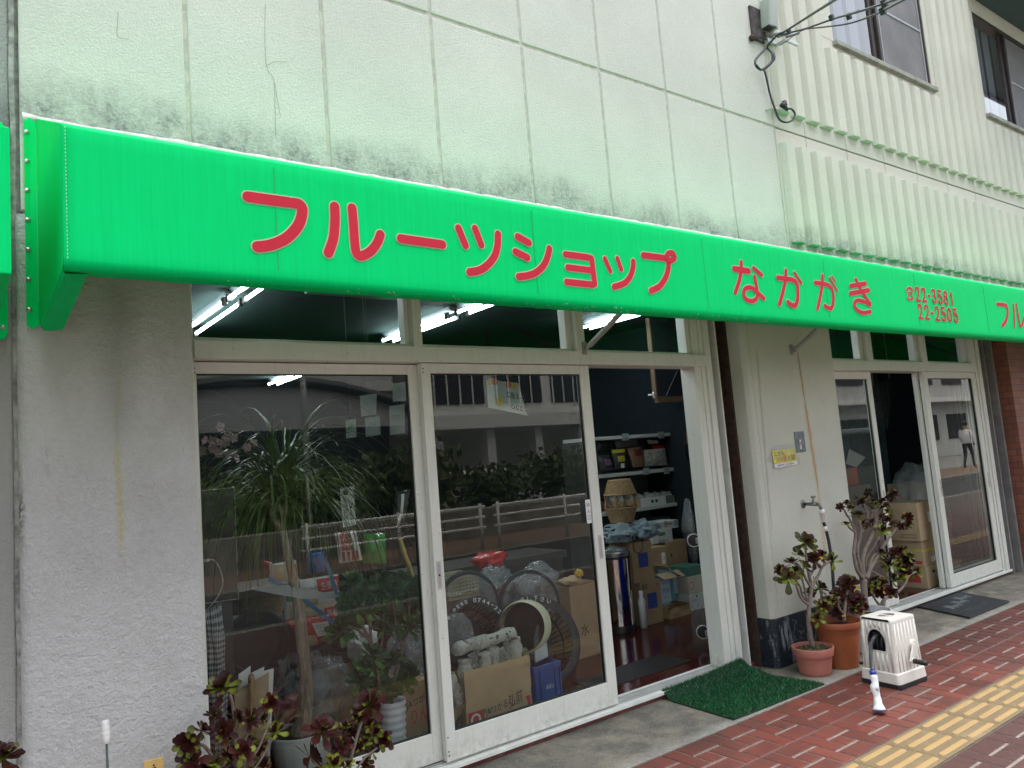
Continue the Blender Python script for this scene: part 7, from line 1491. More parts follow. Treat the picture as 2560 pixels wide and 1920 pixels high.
mb = MB(); q = [P(*d4(x, y), 4.90) for x, y in ((690, 610), (680, 700), (710, 770), (760, 785), (805, 740), (800, 620))]; mb.tube(smooth_path(q, 6), 0.004, 6); o = mb.build('bag_strap', m_black, smooth=True, loc=q[2]); tag(o, 'black strap loop hanging over the upper kraft carton', 'strap')
a = P(*d4(720, 1320), 4.88); e = P(*d4(800, 1320), 4.88); t = thing('white_bottle', 'slim white bottle between the chrome bin and the kraft carton', 'bottle', ((a.x+e.x)/2, 4.86, 0.0)); r = (e.x-a.x)/2*0.9
mb = MB(); mb.lathe(((a.x+e.x)/2, 4.86, 0), [(0, 0.001), (r, 0.004), (r, a.z-0.08), (r*0.55, a.z-0.05), (r*0.55, a.z), (0, a.z)], 20); mb.build('body', M('bottle white', (0.6, 0.62, 0.64), 0.3, var=0.05), t, smooth=True)
# palm print cloth bag, baskets above
c = P(*d4(640, 480), 4.98); zc0 = ztop
def palmcloth():
    m, nt, b = new_mat('palm print cloth'); co = N(nt, 'ShaderNodeTexCoord').outputs['Object']; v_ = N(nt, 'ShaderNodeTexVoronoi'); v_.inputs['Scale'].default_value = 9; nt.links.new(co, v_.inputs[0]); w_ = N(nt, 'ShaderNodeTexWave'); w_.wave_type = 'RINGS'; w_.inputs['Scale'].default_value = 12; w_.inputs['Distortion'].default_value = 6; nt.links.new(co, w_.inputs[0])
    f = mth(nt, 'MULTIPLY', mth(nt, 'LESS_THAN', v_.outputs[0], 0.42), mth(nt, 'GREATER_THAN', w_.outputs['Fac'], 0.55)); nt.links.new(mixc(nt, f, (0.22, 0.29, 0.32), (0.012, 0.014, 0.03)), b.inputs['Base Color']); b.inputs['Roughness'].default_value = 0.85; bumpn(nt, b, noi(nt, co, 14, 4, 0.6, 1), 0.6, 0.03); return m
t = thing('cloth_bag', 'pale blue cloth bag with black palm print under the wicker baskets', 'bag', (4.95, 5.06, zc0)); mb = MB(); blob(mb, (4.86, 5.06, zc0+0.075), (0.23, 0.14, 0.085), 0.35, 1.8, 4, 0, 2, zc0+0.002); mb.build('printed_cloth', palmcloth(), t, smooth=True)
mb = MB(); blob(mb, (5.06, 4.99, zc0+0.085), (0.14, 0.12, 0.08), 0.55, 2.2, 4, 0, 6, zc0+0.003); mb.build('plain_cloth', M('plain cloth', (0.20, 0.28, 0.31), 0.85, var=0.15, bump=0.5, bs=20), t, smooth=True)
mb = MB(); mb.lathe((5.08, 4.868, zc0+0.10), [(0, 0.003), (0.02, 0.003), (0.022, 0)], 16, axis=(0, -1, 0)); mb.build('badge', M('badge', (0.30, 0.14, 0.15), 0.5, var=0.2), t)
cb = P(*sh(735, 1500), 5.08); wicker('lower wicker basket with tall bent handles resting on the palm print bag', (cb.x, 5.1, max(cb.z, zc0+0.12)), 0.158, 0.12, 0.125, False)
cb2 = P(*sh(700, 1040), 5.08); wicker('upper wicker basket turned upside down over the lower one', (cb2.x, 5.1, cb2.z-0.02), 0.158, 0.12, 0.125, True)
# cartons behind
def dbox(label, q, Y, dep, mat, z0=None, group='cartons stacked inside the doorway'):
    a = P(*d4(q[0], q[3]), Y); e = P(*d4(q[2], q[3]), Y); zt_ = P(*d4((q[0]+q[2])/2, q[1]), Y).z; return carton(label, a.x, e.x, Y, Y+dep, a.z if z0 is None else z0, zt_, mat, None, group), a.x, e.x, zt_
t, x0, x1, z1 = dbox('small brown carton with a white label behind the water cartons', (1000, 690, 1215, 1500), 5.30, 0.25, m_card, 0.0); plate(t, 'label_sheet', x0+(x1-x0)*0.62, x0+(x1-x0)*0.86, 5.2985, z1-0.17, z1-0.06, m_white); wr(t, [('1 5', Vector((x0+(x1-x0)*0.68, 5.297, z1-0.13)), (0.03, 0, 0), (0, 0, 0.03), m_ink)])
t, x0b, x1b, z1b = dbox('wide brown carton with an open top right of the labelled one', (1225, 600, 1500, 1500), 5.42, 0.3, m_card, 0.0); wr(t, [('・', Vector((x0b+0.04, 5.418, z1b-0.15)), (0.025, 0, 0), (0, 0, 0.03), m_ink)])
mw = M('white carton', (0.50, 0.52, 0.50), 0.7, var=0.06); mbl = M('blue grey carton', (0.12, 0.22, 0.27), 0.7, var=0.1)
t, x0c, x1c, z1c = dbox('white mandarin carton with a green oval on the brown cartons', (950, 470, 1235, 660), 5.44, 0.26, mw, max(z1, z1b)); plate(t, 'oval', x0c+0.09, x0c+0.19, 5.4385, z1c-0.055, z1c-0.02, m_inkg); wr(t, [('みかん', Vector((x0c+0.08, 5.437, z1c-0.13)), (0.16, 0, 0.0), (0, 0, 0.04), m_ink), ('産地直送', Vector((x0c+0.10, 5.437, z1c-0.18)), (0.14, 0, 0), (0, 0, 0.02), m_ink)])
t, x0d, x1d, z1d = dbox('shallow white tray box with brush lettering on the mandarin carton', (890, 355, 1310, 455), 5.45, 0.24, mw, z1c); wr(t, [('原', Vector((x0d+(x1d-x0d)*0.52, 5.447, z1c+0.02)), (0.05, 0, 0), (0, 0, 0.06), m_ink), ('一', Vector((x0d+(x1d-x0d)*0.66, 5.447, z1c+0.045)), (0.06, 0, 0), (0, 0, 0.008), m_ink), ('源', Vector((x0d+(x1d-x0d)*0.85, 5.447, z1c+0.02)), (0.05, 0, 0), (0, 0, 0.06), m_ink), ('一源い', Vector((x0d+(x1d-x0d)*0.14, 5.447, z1c+0.012)), (0.12, 0, 0), (0, 0, 0.045), m_ink)])
dbox('tall blue grey carton against the shop wall', (1240, 260, 1440, 1400), 5.74, 0.3, mbl, 0.0)
# water cartons
def water(label, q, Y, dep, z0, flap):
    a = P(*d4(q[0], q[3]), Y); e = P(*d4(q[2], q[3]), Y); zt_ = P(*d4((q[0]+q[2])/2, q[1]), Y).z; z0 = max(z0, 0.0)
    t = carton(label, a.x, e.x, Y, Y+dep, z0, zt_, M('water '+label[:5], (0.24, 0.44, 0.56), 0.5, var=0.12, vs=4), True, 'blue water cartons'); W = e.x-a.x; H = zt_-z0
    plate(t, 'pale_band', a.x+0.004, e.x-0.004, Y-0.001, z0+H*0.25, z0+H*0.8, M('band '+label[:5], (0.46, 0.58, 0.64), 0.5, var=0.1, vs=6))
    mb = MB(); rnd = random.Random(3)
    for k in range(40): u = rnd.random(); mb.lathe((a.x+0.01+u*(W-0.02), Y-0.0016-0.0002*k/4, z0+H*(0.04+0.2*rnd.random()*(0.4+abs(u-0.5)*1.3))), [(0, 0.0004), (rnd.uniform(.005, .012), 0.0004)], 8, k % 3, axis=(0, -1, 0))
    mb.build('flower_print', [M('flower yellow', (0.42, 0.36, 0.03), 0.6, var=0.1), m_inkg, M('leaf print', (0.10, 0.22, 0.05), 0.6, var=0.2)], t)
    wr(t, [('天然水', Vector((a.x+W*0.24, Y-0.012, z0+H*0.50)), (W*0.52, 0, 0), (0, 0, H*0.13), m_inkb), ('天然の水', Vector((a.x+W*0.18, Y-0.012, z0+H*0.72)), (W*0.6, 0, 0), (0, 0, H*0.06), m_inkb), ('奥大山', Vector((a.x+W*0.38, Y-0.012, z0+H*0.36)), (W*0.26, 0, 0), (0, 0, H*0.05), m_inkb)])
    mb = MB(); mb.prism([(a.x, Y-0.002, zt_), (e.x, Y-0.002, zt_), (e.x+flap[0], Y-0.09, zt_+flap[1]), (a.x+flap[0]+0.01, Y-0.09, zt_+flap[1])], (0, 0.003, 0.003)); mb.prism([(a.x, Y+0.01, zt_), (a.x, Y+dep-0.01, zt_), (a.x-0.05, Y+dep-0.01, zt_+0.05), (a.x-0.05, Y+0.01, zt_+0.05)], (0.003, 0, 0.003)); mb.build('flap', m_card2, t)
    return t
zbw = P(*d4(1260, 1450), 5.12).z
water('open blue water carton with its flap folded down in front', (1258, 1000, 1490, 1450), 5.12, 0.22, zbw, (0.02, -0.05))
water('blue water carton half hidden behind the kraft cartons', (1040, 1060, 1240, 1560), 5.16, 0.24, 0.0, (0.0, -0.04))
a = P(*d4(1270, 1460), 5.12); e = P(*d4(1480, 1460), 5.12); carton('low dark carton carrying the open water carton', a.x, e.x, 5.13, 5.34, 0.0, zbw, M('dim card', (0.16, 0.12, 0.08), 0.8, var=0.1), None, 'cartons stacked inside the doorway')
c = P(*d4(1270, 1640), 4.98); t = thing('paper_bag', 'crumpled brown paper bag on the red shop floor', 'paper bag', (c.x, 4.98, 0.0)); h = P(*d4(1330, 1465), 4.98).z
mb = MB()
def pb(u, v):
    a = 2*math.pi*u; s_ = 1-0.12*v; x = 0.145*s_*max(-1, min(1, 1.35*math.cos(a))); y_ = 0.09*s_*max(-1, min(1, 1.35*math.sin(a))); p = Vector((c.x+x, 5.0+y_, v*h*(0.8+0.25*math.cos(a)*0.5))); n_ = noise.noise(p*14+Vector((v, 0, 0)))*0.028*v; return p+Vector((n_, noise.noise(p*13)*0.03*v, noise.noise(p*11)*0.015*v))
mb.grid(pb, 44, 20); mb.build('paper', M('kraft paper', (0.30, 0.19, 0.10), 0.8, var=0.15, vs=8, bump=0.6, bs=18), t, smooth=True)
a = P(*d4(1470, 1500), 4.98); e = P(*d4(1680, 1500), 4.98); zt_ = P(*d4(1560, 1345), 4.98).z
t = carton('white carton with a round green emblem beside the blue trolley', a.x, e.x+0.05, 4.98, 5.25, 0.0, zt_, mw, None, 'cartons stacked inside the doorway'); W = e.x-a.x
mb = MB(); ce = Vector((a.x+W*0.48, 4.9785, zt_*0.50)); mb.lathe(ce, [(0.078, 0.0004), (0.083, 0.0004)], 36, axis=(0, -1, 0)); mb.build('emblem', m_inkg, t); wr(t, [('おおいり', ce+Vector((-0.065, -0.002, 0.0)), (0.11, 0, 0), (0, 0, 0.035), m_inkg), ('メロン', ce+Vector((-0.02, -0.002, -0.05)), (0.06, 0, 0.01), (0, 0, 0.035), m_inkg)])
mb = MB(); mb.box(ce.x-0.008, ce.x+0.008, 4.978, 4.979, zt_-0.035, zt_-0.01); mb.build('handle_slot', m_black, t)
z2 = P(*d4(1570, 1090), 5.0).z
t = carton('beige carton with a faint red ring on the white emblem carton', a.x+0.01, e.x+0.05, 4.99, 5.25, zt_, z2, M('beige carton', (0.40, 0.36, 0.30), 0.7, var=0.08), None, 'cartons stacked inside the doorway')
mb = MB(); mb.lathe((a.x+0.05, 4.988, (zt_+z2)/2), [(0.03, 0.0005), (0.036, 0.0005)], 24, axis=(0, -1, 0)); mb.build('red_ring', m_inkr, t)
z3_ = P(*d4(1570, 960), 5.0).z; carton('green carton on top of the beige one', a.x+0.03, e.x+0.06, 5.0, 5.25, z2, z3_, M('green carton', (0.04, 0.13, 0.10), 0.7, var=0.1), None, 'cartons stacked inside the doorway')
# trolley stood on end behind the door post
zt_ = P(*d4(1640, 450), 3.90).z; t = thing('trolley', 'blue platform trolley stood on end behind the white door post', 'trolley', (4.78, 3.95, 0.0)); m_blue = M('trolley blue', (0.010, 0.018, 0.42), 0.4, var=0.1)
mb = MB(); mb.box(4.565, 5.10, 3.80, 3.93, 0.01, zt_); mb.build('deck', m_blue, t, bevel=0.022, seg=4)
for zz, px_ in ((P(*d4(1590, 615), 4.0).z, 0), (P(*zone(1280, 960, .57866)(815, 1085), 4.0).z, 1)):
    w_c = Vector((4.66, 4.06, zz)); mb = MB(); mb.lathe(w_c, [(0, 0.016), (0.028, 0.016), (0.045, 0.018), (0.055, 0.014), (0.058, 0), (0.055, -0.014), (0.045, -0.018), (0, -0.016)], 28, axis=(0.75, 0.66, 0)); mb.build('wheel', m_black, t, smooth=True)
    mb = MB(); mb.lathe(w_c, [(0.044, -0.0195), (0.050, -0.021), (0.053, -0.018)], 28, axis=(0.75, 0.66, 0)); mb.build('wheel_rim', m_steel, t, smooth=True)
    mb = MB(); mb.box(4.62, 4.72, 3.93, 4.01, zz-0.02, zz+0.02); mb.build('caster_fork', m_steel, t, bevel=0.003)
# shelf unit with packets
YS = 5.62; zS = [P(*sh(900, 165), YS).z, P(*sh(1000, 720), YS).z, P(*sh(1100, 1270), YS).z]; xR = P(*sh(1650, 300), YS).x; xL = P(*sh(215, 165), YS).x
SU = thing('shelf_unit', 'white shelf unit with three loaded shelves facing the doorway', 'shelf', ((xL+xR)/2, YS+0.2, 0.0)); m_shelf = M('shelf white', (0.36, 0.39, 0.37), 0.5, var=0.06)
for k, z_ in enumerate(zS): mb = MB(); mb.box(xL, xR-0.021, YS, YS+0.42, z_-0.034, z_); mb.build('shelf_board', m_shelf, SU, bevel=0.002)
mb = MB(); mb.box(xR-0.02, xR, YS, YS+0.42, 0, zS[0]+0.01); mb.build('side_panel', m_shelf, SU); mb = MB(); mb.box(xL-0.02, xL, YS+0.02, YS+0.42, 0, zS[0]-0.05); mb.build('side_panel', M('shelf dark side', (0.02, 0.022, 0.022), 0.6, var=0.1), SU)
mb = MB(); mb.box(xL, xR-0.02, YS+0.40, YS+0.41, 0, zS[0]-0.04); mb.build('back_panel', M('shelf back', (0.10, 0.12, 0.12), 0.7, var=0.1), SU)
for k, (x, y, tx) in enumerate(((760, 200, '¥'), (1310, 170, '2'), (1520, 155, '120g'), (1080, 725, '90g'), (1390, 715, '235g'))):
    p = P(*sh(x, y), YS-0.003); mb = MB(); mb.box(p.x-0.045, p.x+0.045, YS-0.004, YS-0.002, p.z-0.035, p.z+0.035); g_ = mb.build('price_tag', m_paper, SU); mb = MB(); text_on(mb, tx, (p.x-0.015, YS-0.005, p.z-0.025), (0.05, 0, 0), (0, 0, 0.02)); mb.build('price_print', m_ink, g_)
def spk(label, q, base, bands, tx, Y=YS+0.06, b=0.02): return packet(label, sh, q, Y, base, bands, tx, b, 'bagged snacks on the shelf unit')
spk('dim bag with a purple print at the left of the upper shelf', [(320, 480), (510, 470), (580, 700), (370, 720)], m_pkk, [(0.4, 0.9, 0.3, 0.7, M('dim purple', (0.14, 0.07, 0.12), 0.4, var=0.1))], [])
spk('bag with a bright yellow header on the upper shelf', [(540, 400), (745, 380), (790, 670), (600, 690)], m_pkk, [(0.0, 1.0, 0.82, 1.0, M('pk yellow', (0.34, 0.30, 0.02), 0.4, var=0.1)), (0.25, 0.8, 0.35, 0.65, M('pk yellow', (0.34, 0.30, 0.02), 0.4, var=0.1)), (0.4, 0.7, 0.02, 0.25, m_pkw)], [])
spk('brown bag with a maroon top on the upper shelf', [(790, 370), (1000, 350), (1050, 650), (880, 665)], M('pk brown', (0.16, 0.10, 0.055), 0.4, var=0.2), [(0.3, 0.9, 0.55, 0.9, M('pk maroon', (0.12, 0.02, 0.03), 0.4, var=0.2))], [('豆', 0.5, 0.75, 0.6, 0.85, m_ink)])
spk('clear bag of dried fish with black lettering on the upper shelf', [(1040, 400), (1370, 370), (1410, 630), (1080, 650)], M('pk fish', (0.22, 0.22, 0.19), 0.25, var=0.5, vs=30), [], [('ミニ', 0.05, 0.35, 0.72, 0.86, m_inkr), ('かたくち', 0.7, 0.95, 0.62, 0.9, m_ink)], YS+0.04)
spk('red bag leaning at the right end of the upper shelf', [(1160, 330), (1440, 320), (1580, 610), (1420, 625)], m_pkr, [], [], YS+0.12)
for k, (q, lab) in enumerate((([(300, 260), (600, 250), (600, 400), (320, 410)], 'dark flat packet stacked high at the left of the upper shelf'), ([(600, 260), (930, 235), (960, 330), (620, 380)], 'grey flat packet stacked high in the middle of the upper shelf'), ([(1110, 240), (1340, 250), (1330, 300), (1130, 310)], 'white folded packet lying at the back of the upper shelf'))): spk(lab, q, [m_pkk, M('pk grey', (0.16, 0.17, 0.17), 0.4, var=0.2), m_pkw][k], [], [], YS+0.2)
for k, (q, lab, mt) in enumerate((((570, 1170, 1000, 1290), 'brown tray on the lower shelf behind the baskets', m_card), ((1010, 1120, 1390, 1250), 'white tray with black print on the lower shelf', mw), ((1400, 1090, 1690, 1210), 'dim green tray at the right of the lower shelf', M('tray green', (0.10, 0.13, 0.10), 0.6, var=0.1)))):
    a = P(*sh(q[0], q[3]), YS+0.03); e = P(*sh(q[2], q[3]), YS+0.03); zt_ = P(*sh((q[0]+q[2])/2, q[1]), YS+0.03).z; t = carton(lab, a.x, e.x, YS+0.03, YS+0.33, zS[2], zt_, mt, True, 'open trays on the lower shelf', 'tray')
    if k == 1: wr(t, [('■ ■', Vector((a.x+0.14, YS+0.028, zS[2]+0.03)), (0.1, 0, 0), (0, 0, 0.03), m_ink)])
    mb = MB(); rnd = random.Random(k)
    for j in range(5): blob(mb, (a.x+(e.x-a.x)*(0.15+0.17*j), YS+0.12+0.05*(j % 2), zt_+0.0), (0.05, 0.06, 0.045), 0.5, 3, 3, j % 2, j+k*7)
    mb.build('contents', [M('contents a%d' % k, (0.26, 0.28, 0.26), 0.35, var=0.4, vs=30), M('contents b%d' % k, (0.08, 0.10, 0.09), 0.35, var=0.4, vs=30)], t, smooth=True)
# drape, hanging packets, notice board
c = P(*sh(1850, 1200), 5.5); t = thing('plastic_drape', 'bluish translucent plastic sheet draped over goods by the doorway edge', 'plastic sheet', (c.x, 5.45, 0.0)); mb = MB(); blob(mb, (c.x+0.03, 5.50, 0.62), (0.24, 0.16, 0.62), 0.10, 1.0, 5, 0, 4, 0.0); mb.build('sheet', film_mat('blue film', (0.45, 0.62, 0.70), 0.35), t, smooth=True); mb = MB(); mb.box(c.x-0.08, c.x+0.3, 5.5, 5.8, 0.0, 1.15); mb.build('covered_stand', M('covered goods', (0.03, 0.06, 0.08), 0.6, var=0.3, vs=4), t)
for k, (q, lab, mt, tx) in enumerate((([(1690, 130), (1900, 90), (1910, 290), (1700, 310)], 'brown snack packet hanging in the doorway corner', M('hang brown', (0.14, 0.09, 0.06), 0.35, var=0.4, vs=20), '名物'), ([(1790, -20), (1900, -40), (1905, 80), (1800, 90)], 'pale packet hanging high in the doorway corner', M('hang pale', (0.24, 0.25, 0.25), 0.35, var=0.3), '商品'), ([(1700, 320), (1930, 300), (1940, 520), (1720, 540)], 'dark glossy packet hanging lowest in the doorway corner', m_pkk, '')), ):
    packet(lab, sh, q, 5.2+0.05*k, mt, [], [(tx, 0.3, 0.7, 0.3, 0.6, m_pkw)] if tx else [], 0.02, 'packets hanging in the doorway corner', 'hanging_packet')
a = P(*r5(840, 800), 5.35); e = P(*r5(1190, 560), 5.35); zt_ = P(*r5(820, 500), 5.35).z
t = thing('notice_board', 'dark board with a wooden edge hanging above the doorway goods', 'board', ((a.x+e.x)/2, 5.35, a.z)); mb = MB(); mb.box(a.x, e.x+0.5, 5.35, 5.38, a.z, 2.86); mb.build('panel', M('board dark', (0.012, 0.014, 0.02), 0.5, var=0.1), t); mb = MB(); mb.box(a.x-0.02, a.x, 5.34, 5.39, a.z-0.02, 2.86); mb.box(a.x, e.x+0.5, 5.34, 5.39, a.z-0.06, a.z-0.001); mb.build('wooden_edge', M('old wood', (0.10, 0.065, 0.035), 0.6, var=0.2), t)
h = P(*r5(795, 785), 5.33); mb = MB(); mb.tube([h+Vector((-0.05, 0, 0)), h, h+Vector((0.02, 0, 0.012))], 0.008, 8); mb.tube([h+Vector((0.02, 0, 0.03)), h+Vector((0.02, 0, -0.03))], 0.008, 8); o = mb.build('hook', m_white, smooth=True, loc=h); tag(o, 'white hook beside the dark hanging board', 'hook')
mb = MB(); pq = [P(*r5(x, y), 5.34) for x, y in ((1015, 575), (920, 790))]; mb.tube(pq, 0.002, 5); o = mb.build('string', m_steel, loc=pq[1]); tag(o, 'slanting pale string before the dark hanging board', 'string')
# air conditioner and ceiling unit behind the transoms
a = P(*r5(760, 270), 6.4); e = P(*r5(1110, 200), 6.4); zt_ = P(*r5(900, 160), 6.4).z; t = thing('air_conditioner', 'white wall air conditioner seen through the right transom', 'air conditioner', ((a.x+e.x)/2, 6.4, a.z)); mb = MB(); mb.box(a.x, a.x+0.95, 6.4, 6.62, a.z, min(a.z+0.26, 2.86)); mb.build('case', M('ac white', (0.35, 0.38, 0.38), 0.4, var=0.05), t, bevel=0.02); mb = MB(); mb.box(a.x+0.05, a.x+0.9, 6.395, 6.40, a.z+0.03, a.z+0.05); mb.build('louver', m_black, t)
mb = MB(); mb.box(a.x, a.x+0.95, 6.62, 6.7, 0, 2.88); o = mb.build('partition', m_in, loc=(a.x, 6.65, 0)); tag(o, 'dim partition wall behind the air conditioner', 'partition')
a = P(*r5(885, 420), 6.0); t = thing('cabinet', 'pale cabinet seen below the air conditioner through the right transom', 'cabinet', (a.x+0.4, 6.2, 0.0)); mb = MB(); mb.box(a.x, a.x+0.9, 6.0, 6.38, 0.0, P(*r5(950, 290), 6.0).z); mb.build('case', M('cabinet grey', (0.22, 0.25, 0.24), 0.5, var=0.08), t, bevel=0.004); mb = MB(); mb.box(a.x+0.06, a.x+0.85, 5.99, 6.0, 1.2, P(*r5(950, 320), 6.0).z); mb.build('door', M('cabinet door', (0.12, 0.14, 0.135), 0.5, var=0.08), t)
t = thing('ceiling_unit', 'dark square air unit set in the shop ceiling', 'air conditioner', (2.6, 4.9, 2.88)); mb = MB(); mb.box(2.15, 3.05, 4.45, 5.35, 2.86, 2.879); mb.build('panel', M('unit grey', (0.12, 0.16, 0.16), 0.5, var=0.05), t, bevel=0.004); mb = MB(); 
for k in range(4): mb.box(2.35, 2.85, 4.6+0.16*k, 4.68+0.16*k, 2.853, 2.861)
mb.build('slot', m_black, t)

# --- second shop --------------------------------------------------------
mb = MB(); mb.grid(lambda u, v: Vector((6.0+3.0*u, 4.75+0.05*math.sin(u*60)+0.25*max(0, 0.4-v)*math.sin(u*9), 0.0+2.7*v)), 160, 6); o = mb.build('curtain', M('dark teal curtain', (0.022, 0.055, 0.06), 0.8, var=0.2, vs=3), smooth=True, loc=(7.5, 4.75, 0)); tag(o, 'dark teal curtain hanging behind the far shop doors', 'curtain')
def xbox(label, q, x0, x1, y0, z0, z1, y1, items=()):
    t = carton(label, x0, x1, y0, y1, z0, z1, m_card2 if z0 > .1 else m_card, None, 'cartons stacked in the far shop'); return t
xa = 7.53
zA1 = P(*r4(1385, 595), 3.73).z; zB1 = P(*r4(1330, 380), 3.72).z; 
def zx(px_, X): d = ray(*px_); return (CAM+d*(X/d.x))
zA1 = zx(r4(1380, 610), xa).z; zB1 = zx(r4(1325, 385), xa).z; zC1 = zx(r4(1395, 55), xa).z; zB0 = zx(r4(1330, 585), xa).z; zC0 = zx(r4(1445, 370), xa).z
t = carton('lowest brown carton with a red picture in the far shop', xa, 7.82, 3.735, 4.18, 0.0, zA1, m_card2, None, 'cartons stacked in the far shop')
platex(t, 'red_picture', xa-0.0015, 3.80, 3.93, 0.05, zA1-0.06, m_inkr); mb = MB(); q = [Vector((xa-0.003, 3.93-0.012*k+0.02*math.sin(k*1.3), 0.06+0.02*k)) for k in range(7)]; stroke(mb, q, 0.014, (-1, 0, 0), 0.0); mb.build('figure_print', m_ink, t); plate(t, 'label', 7.71, 7.80, 3.7335, 0.06, 0.11, m_white); mb = MB(); mb.box(7.64, 7.69, 3.733, 3.734, zA1-0.075, zA1-0.05); mb.build('hand_hole', m_black, t); wr(t, [('青.五', Vector((7.715, 3.732, 0.07)), (0.05, 0, 0), (0, 0, 0.025), m_ink), ('三', Vector((7.62, 3.733, 0.15)), (0.03, 0, 0), (0, 0, 0.03), m_inkg)])
t = carton('middle carton tied with yellow tape in the far shop', xa-0.01, 7.79, 3.745, 4.15, zA1, zB1, m_card2, None, 'cartons stacked in the far shop')
mb = MB(); zz = zA1+(zB1-zA1)*0.55; mb.box(xa-0.012, 7.792, 3.743, 3.745, zz, zz+0.022); mb.box(xa-0.0125, xa-0.0105, 3.745, 4.152, zz, zz+0.022); mb.build('yellow_tape', M('yellow band', (0.50, 0.45, 0.06), 0.4, var=0.1), t); plate(t, 'label', 7.67, 7.75, 3.7435, zA1+0.03, zA1+0.075, m_white); platex(t, 'red_stripe', xa-0.0115, 3.76, 4.12, zA1+0.02, zA1+0.05, m_inkr); wr(t, [('A1', Vector((7.68, 3.742, zA1+0.04)), (0.03, 0, 0), (0, 0, 0.025), m_inkr)])
t = carton('big top carton printed with katakana and curved lines in the far shop', xa-0.06, 7.80, 3.72, 4.32, zB1, zC1, m_card2, None, 'cartons stacked in the far shop'); X = xa-0.0615; H = zC1-zB1
wr(t, [('ミックス', Vector((X-0.001, 3.97, zB1+H*0.28)), (0, -0.15, 0), (0, 0, 0.04), m_ink), ('25 ☰ ◫', Vector((X-0.001, 4.1, zB1+H*0.72)), (0, -0.22, 0), (0, 0, 0.045), M('faint print', (0.20, 0.14, 0.10), 0.7, var=0))])
mb = MB()
for k in range(4): stroke(mb, [Vector((X-0.001, 4.22-0.1*j, zB1+H*(0.36+0.03*k)+0.035*math.sin(j*0.55))) for j in range(4)], 0.005, (-1, 0, 0), 0.0)
for k in range(1): 
    y0_, y1_, za_, zb2_ = 3.90, 3.76, zB1+0.03, zB1+0.06
    for (A_, B_) in (((y0_, za_), (y1_, za_)), ((y0_, zb2_), (y1_, zb2_)), ((y0_, za_), (y0_, zb2_)), ((y1_, za_), (y1_, zb2_))): stroke(mb, [Vector((X-0.001, A_[0], A_[1])), Vector((X-0.001, B_[0], B_[1]))], 0.004, (-1, 0, 0), 0.0)
mb.build('line_print', m_ink, t); plate(t, 'label', 7.66, 7.72, 3.7185, zB1+H*0.45, zB1+H*0.72, m_white)
c = Vector((8.25, 4.15, 0.0)); t = thing('plastic_cover', 'tall goods wrapped in clear milky plastic behind the far glass door', 'plastic sheet', tuple(c)); mb = MB(); blob(mb, (8.48, 4.2, 0.50), (0.42, 0.26, 0.64), 0.12, 1.6, 5, 0, 8, 0.0); mb.build('film', m_film2, t, smooth=True); mb = MB(); mb.box(8.25, 8.62, 4.08, 4.4, 0.0, 0.95); mb.build('goods', m_card, t, bevel=0.01)
for k, (x, y_, z_) in enumerate(((8.1, 3.86, 0.0), (8.14, 3.88, 0.035), (8.1, 3.87, 0.07), (8.13, 3.86, 0.105))):
    o = MB().box(x, x+0.42, y_, y_+0.22, z_, z_+0.03).build('folded_carton', m_card, loc=(x+0.2, y_+0.1, z_), bevel=0.003); tag(o, ['lowest', 'second lowest', 'second highest', 'topmost'][k]+' flattened carton in the pile behind the far glass door', 'carton', 'flattened cartons')
r3_ = zone(1920, 760, .28933)
q = [P(*r3_(x, y), 4.45) for x, y in ((910, 700), (1050, 640), (1060, 880), (1035, 1090), (930, 960))]; t = thing('plastic_bag', 'empty clear bag hanging pointed end down before the dark curtain', 'plastic bag', tuple(q[3])); mb = MB(); mb.add(q, [tuple(range(5))]); mb.build('film', film_mat('hung bag', (0.85, 0.88, 0.9), 0.10), t)
mb = MB(); mb.tube([q[0], (q[0].x, 4.45, 2.88)], 0.002, 4); mb.tube([q[1], (q[1].x, 4.45, 2.88)], 0.002, 4); mb.build('string', m_steel, t)
zr = zone(2080, 1060, .18083)
t, q = slab('white_sheet', 'tilted white card standing behind the far left door', 'card', zr, [(340, 600), (195, 550), (240, 345), (465, 460)], 4.1, M('dim card white', (0.20, 0.23, 0.22), 0.7, var=0.05), 0.003)
a = P(*zr(215, 830), 4.12); e = P(*zr(330, 600), 4.12); t = carton('red printed carton behind the far left door', a.x, e.x+0.02, 4.12, 4.4, a.z-0.02, e.z, M('red carton', (0.22, 0.03, 0.025), 0.6, var=0.3, vs=8), None, 'cartons stacked in the far shop'); wr(t, [('果', Vector((a.x+0.03, 4.118, a.z+0.06)), (0.06, 0, 0), (0, 0, 0.06), m_inkg)])
mb = MB(); mb.box(a.x-0.1, e.x+0.1, 4.05, 4.5, 0.0, a.z-0.021); o = mb.build('stand', M('dark stand', (0.05, 0.045, 0.035), 0.6, var=0.2), loc=(a.x, 4.2, 0)); tag(o, 'dark stand carrying the red printed carton in the far shop', 'stand')

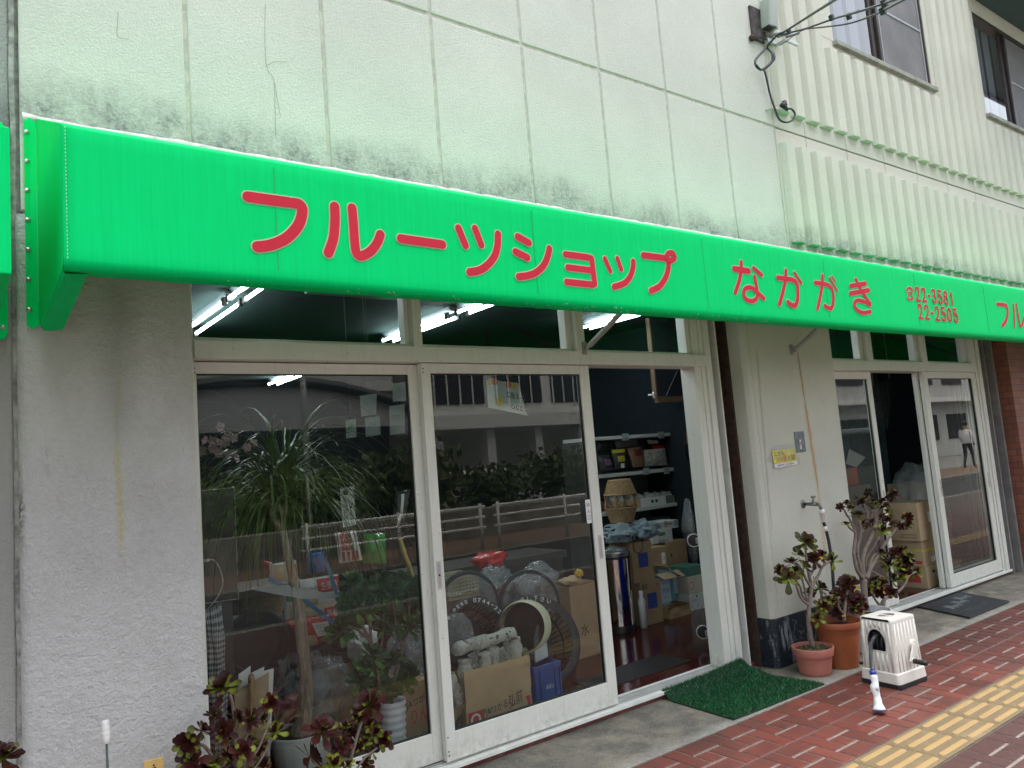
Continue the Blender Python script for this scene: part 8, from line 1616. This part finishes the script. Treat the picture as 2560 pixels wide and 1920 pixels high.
# person walking on the far pavement, seen only in the far door's glass
def person():
    J = {'pel': (0, 0, .95), 'chest': (0, 0, 1.25), 'neck': (0.01, 0, 1.45), 'head0': (0.03, 0, 1.52), 'head1': (0.035, 0, 1.66), 'shL': (0, .19, 1.40), 'elL': (-.06, .24, 1.14), 'wrL': (0.03, .24, .92), 'hdL': (.06, .23, .84), 'shR': (0, -.19, 1.40), 'elR': (.03, -.24, 1.14), 'wrR': (.16, -.22, .96), 'hdR': (.2, -.21, .89), 'hpL': (0, .09, .90), 'knL': (.14, .09, .50), 'anL': (.16, .09, .08), 'toL': (.28, .09, .03), 'hpR': (0, -.09, .90), 'knR': (-.04, -.09, .48), 'anR': (-.24, -.09, .11), 'toR': (-.15, -.09, .03)}
    Rr = {'pel': .14, 'chest': .155, 'neck': .058, 'head0': .085, 'head1': .098, 'shL': .065, 'elL': .045, 'wrL': .032, 'hdL': .035, 'shR': .065, 'elR': .045, 'wrR': .032, 'hdR': .035, 'hpL': .095, 'knL': .062, 'anL': .045, 'toL': .035, 'hpR': .095, 'knR': .062, 'anR': .045, 'toR': .035}
    E_ = [('pel', 'chest'), ('chest', 'neck'), ('neck', 'head0'), ('head0', 'head1')]+[(a+s_, b+s_) for s_ in 'LR' for a, b in (('sh', 'el'), ('el', 'wr'), ('wr', 'hd'), ('hp', 'kn'), ('kn', 'an'), ('an', 'to'))]+[('chest', 'shL'), ('chest', 'shR'), ('pel', 'hpL'), ('pel', 'hpR')]
    ks = list(J); me = bpy.data.meshes.new('person'); me.from_pydata([J[k] for k in ks], [(ks.index(a), ks.index(b)) for a, b in E_], []); o = bpy.data.objects.new('person', me); C.objects.link(o); s_ = o.modifiers.new('skin', 'SKIN')
    for i, k in enumerate(ks): me.skin_vertices[0].data[i].radius = (Rr[k], Rr[k]*(1.25 if k in ('pel', 'chest') else 1)); me.skin_vertices[0].data[i].use_root = (k == 'pel')
    o.modifiers.new('sub', 'SUBSURF').levels = 1; o.modifiers['sub'].render_levels = 2
    m, nt, b = new_mat('person cloth'); co = N(nt, 'ShaderNodeTexCoord').outputs['Object']; sp = N(nt, 'ShaderNodeSeparateXYZ'); nt.links.new(co, sp.inputs[0]); z_ = sp.outputs[2]; c_ = mixc(nt, mth(nt, 'GREATER_THAN', z_, 0.93), (0.02, 0.022, 0.03), (0.7, 0.7, 0.72)); c_ = mixc(nt, mth(nt, 'GREATER_THAN', z_, 1.46), c_, (0.45, 0.28, 0.2)); nt.links.new(c_, b.inputs['Base Color']); me.materials.append(m); return o
po = person(); pp = MR(*zr(1850, 180), -6.2); po.location = (pp.x, -6.2, -0.055); tag(po, 'person in white shirt and dark trousers walking on the far pavement', 'person')
mb = MB(); blob(mb, (pp.x+0.025, -6.2, 1.63), (.112, .105, .10), 0.05, 2, 3, 0, 1); h = mb.mesh('hair', M('dark hair', (0.015, 0.012, 0.01), 0.6, var=0.2), (pp.x, -6.2, -0.055), True); h = link_mesh('hair', h); h.parent = po
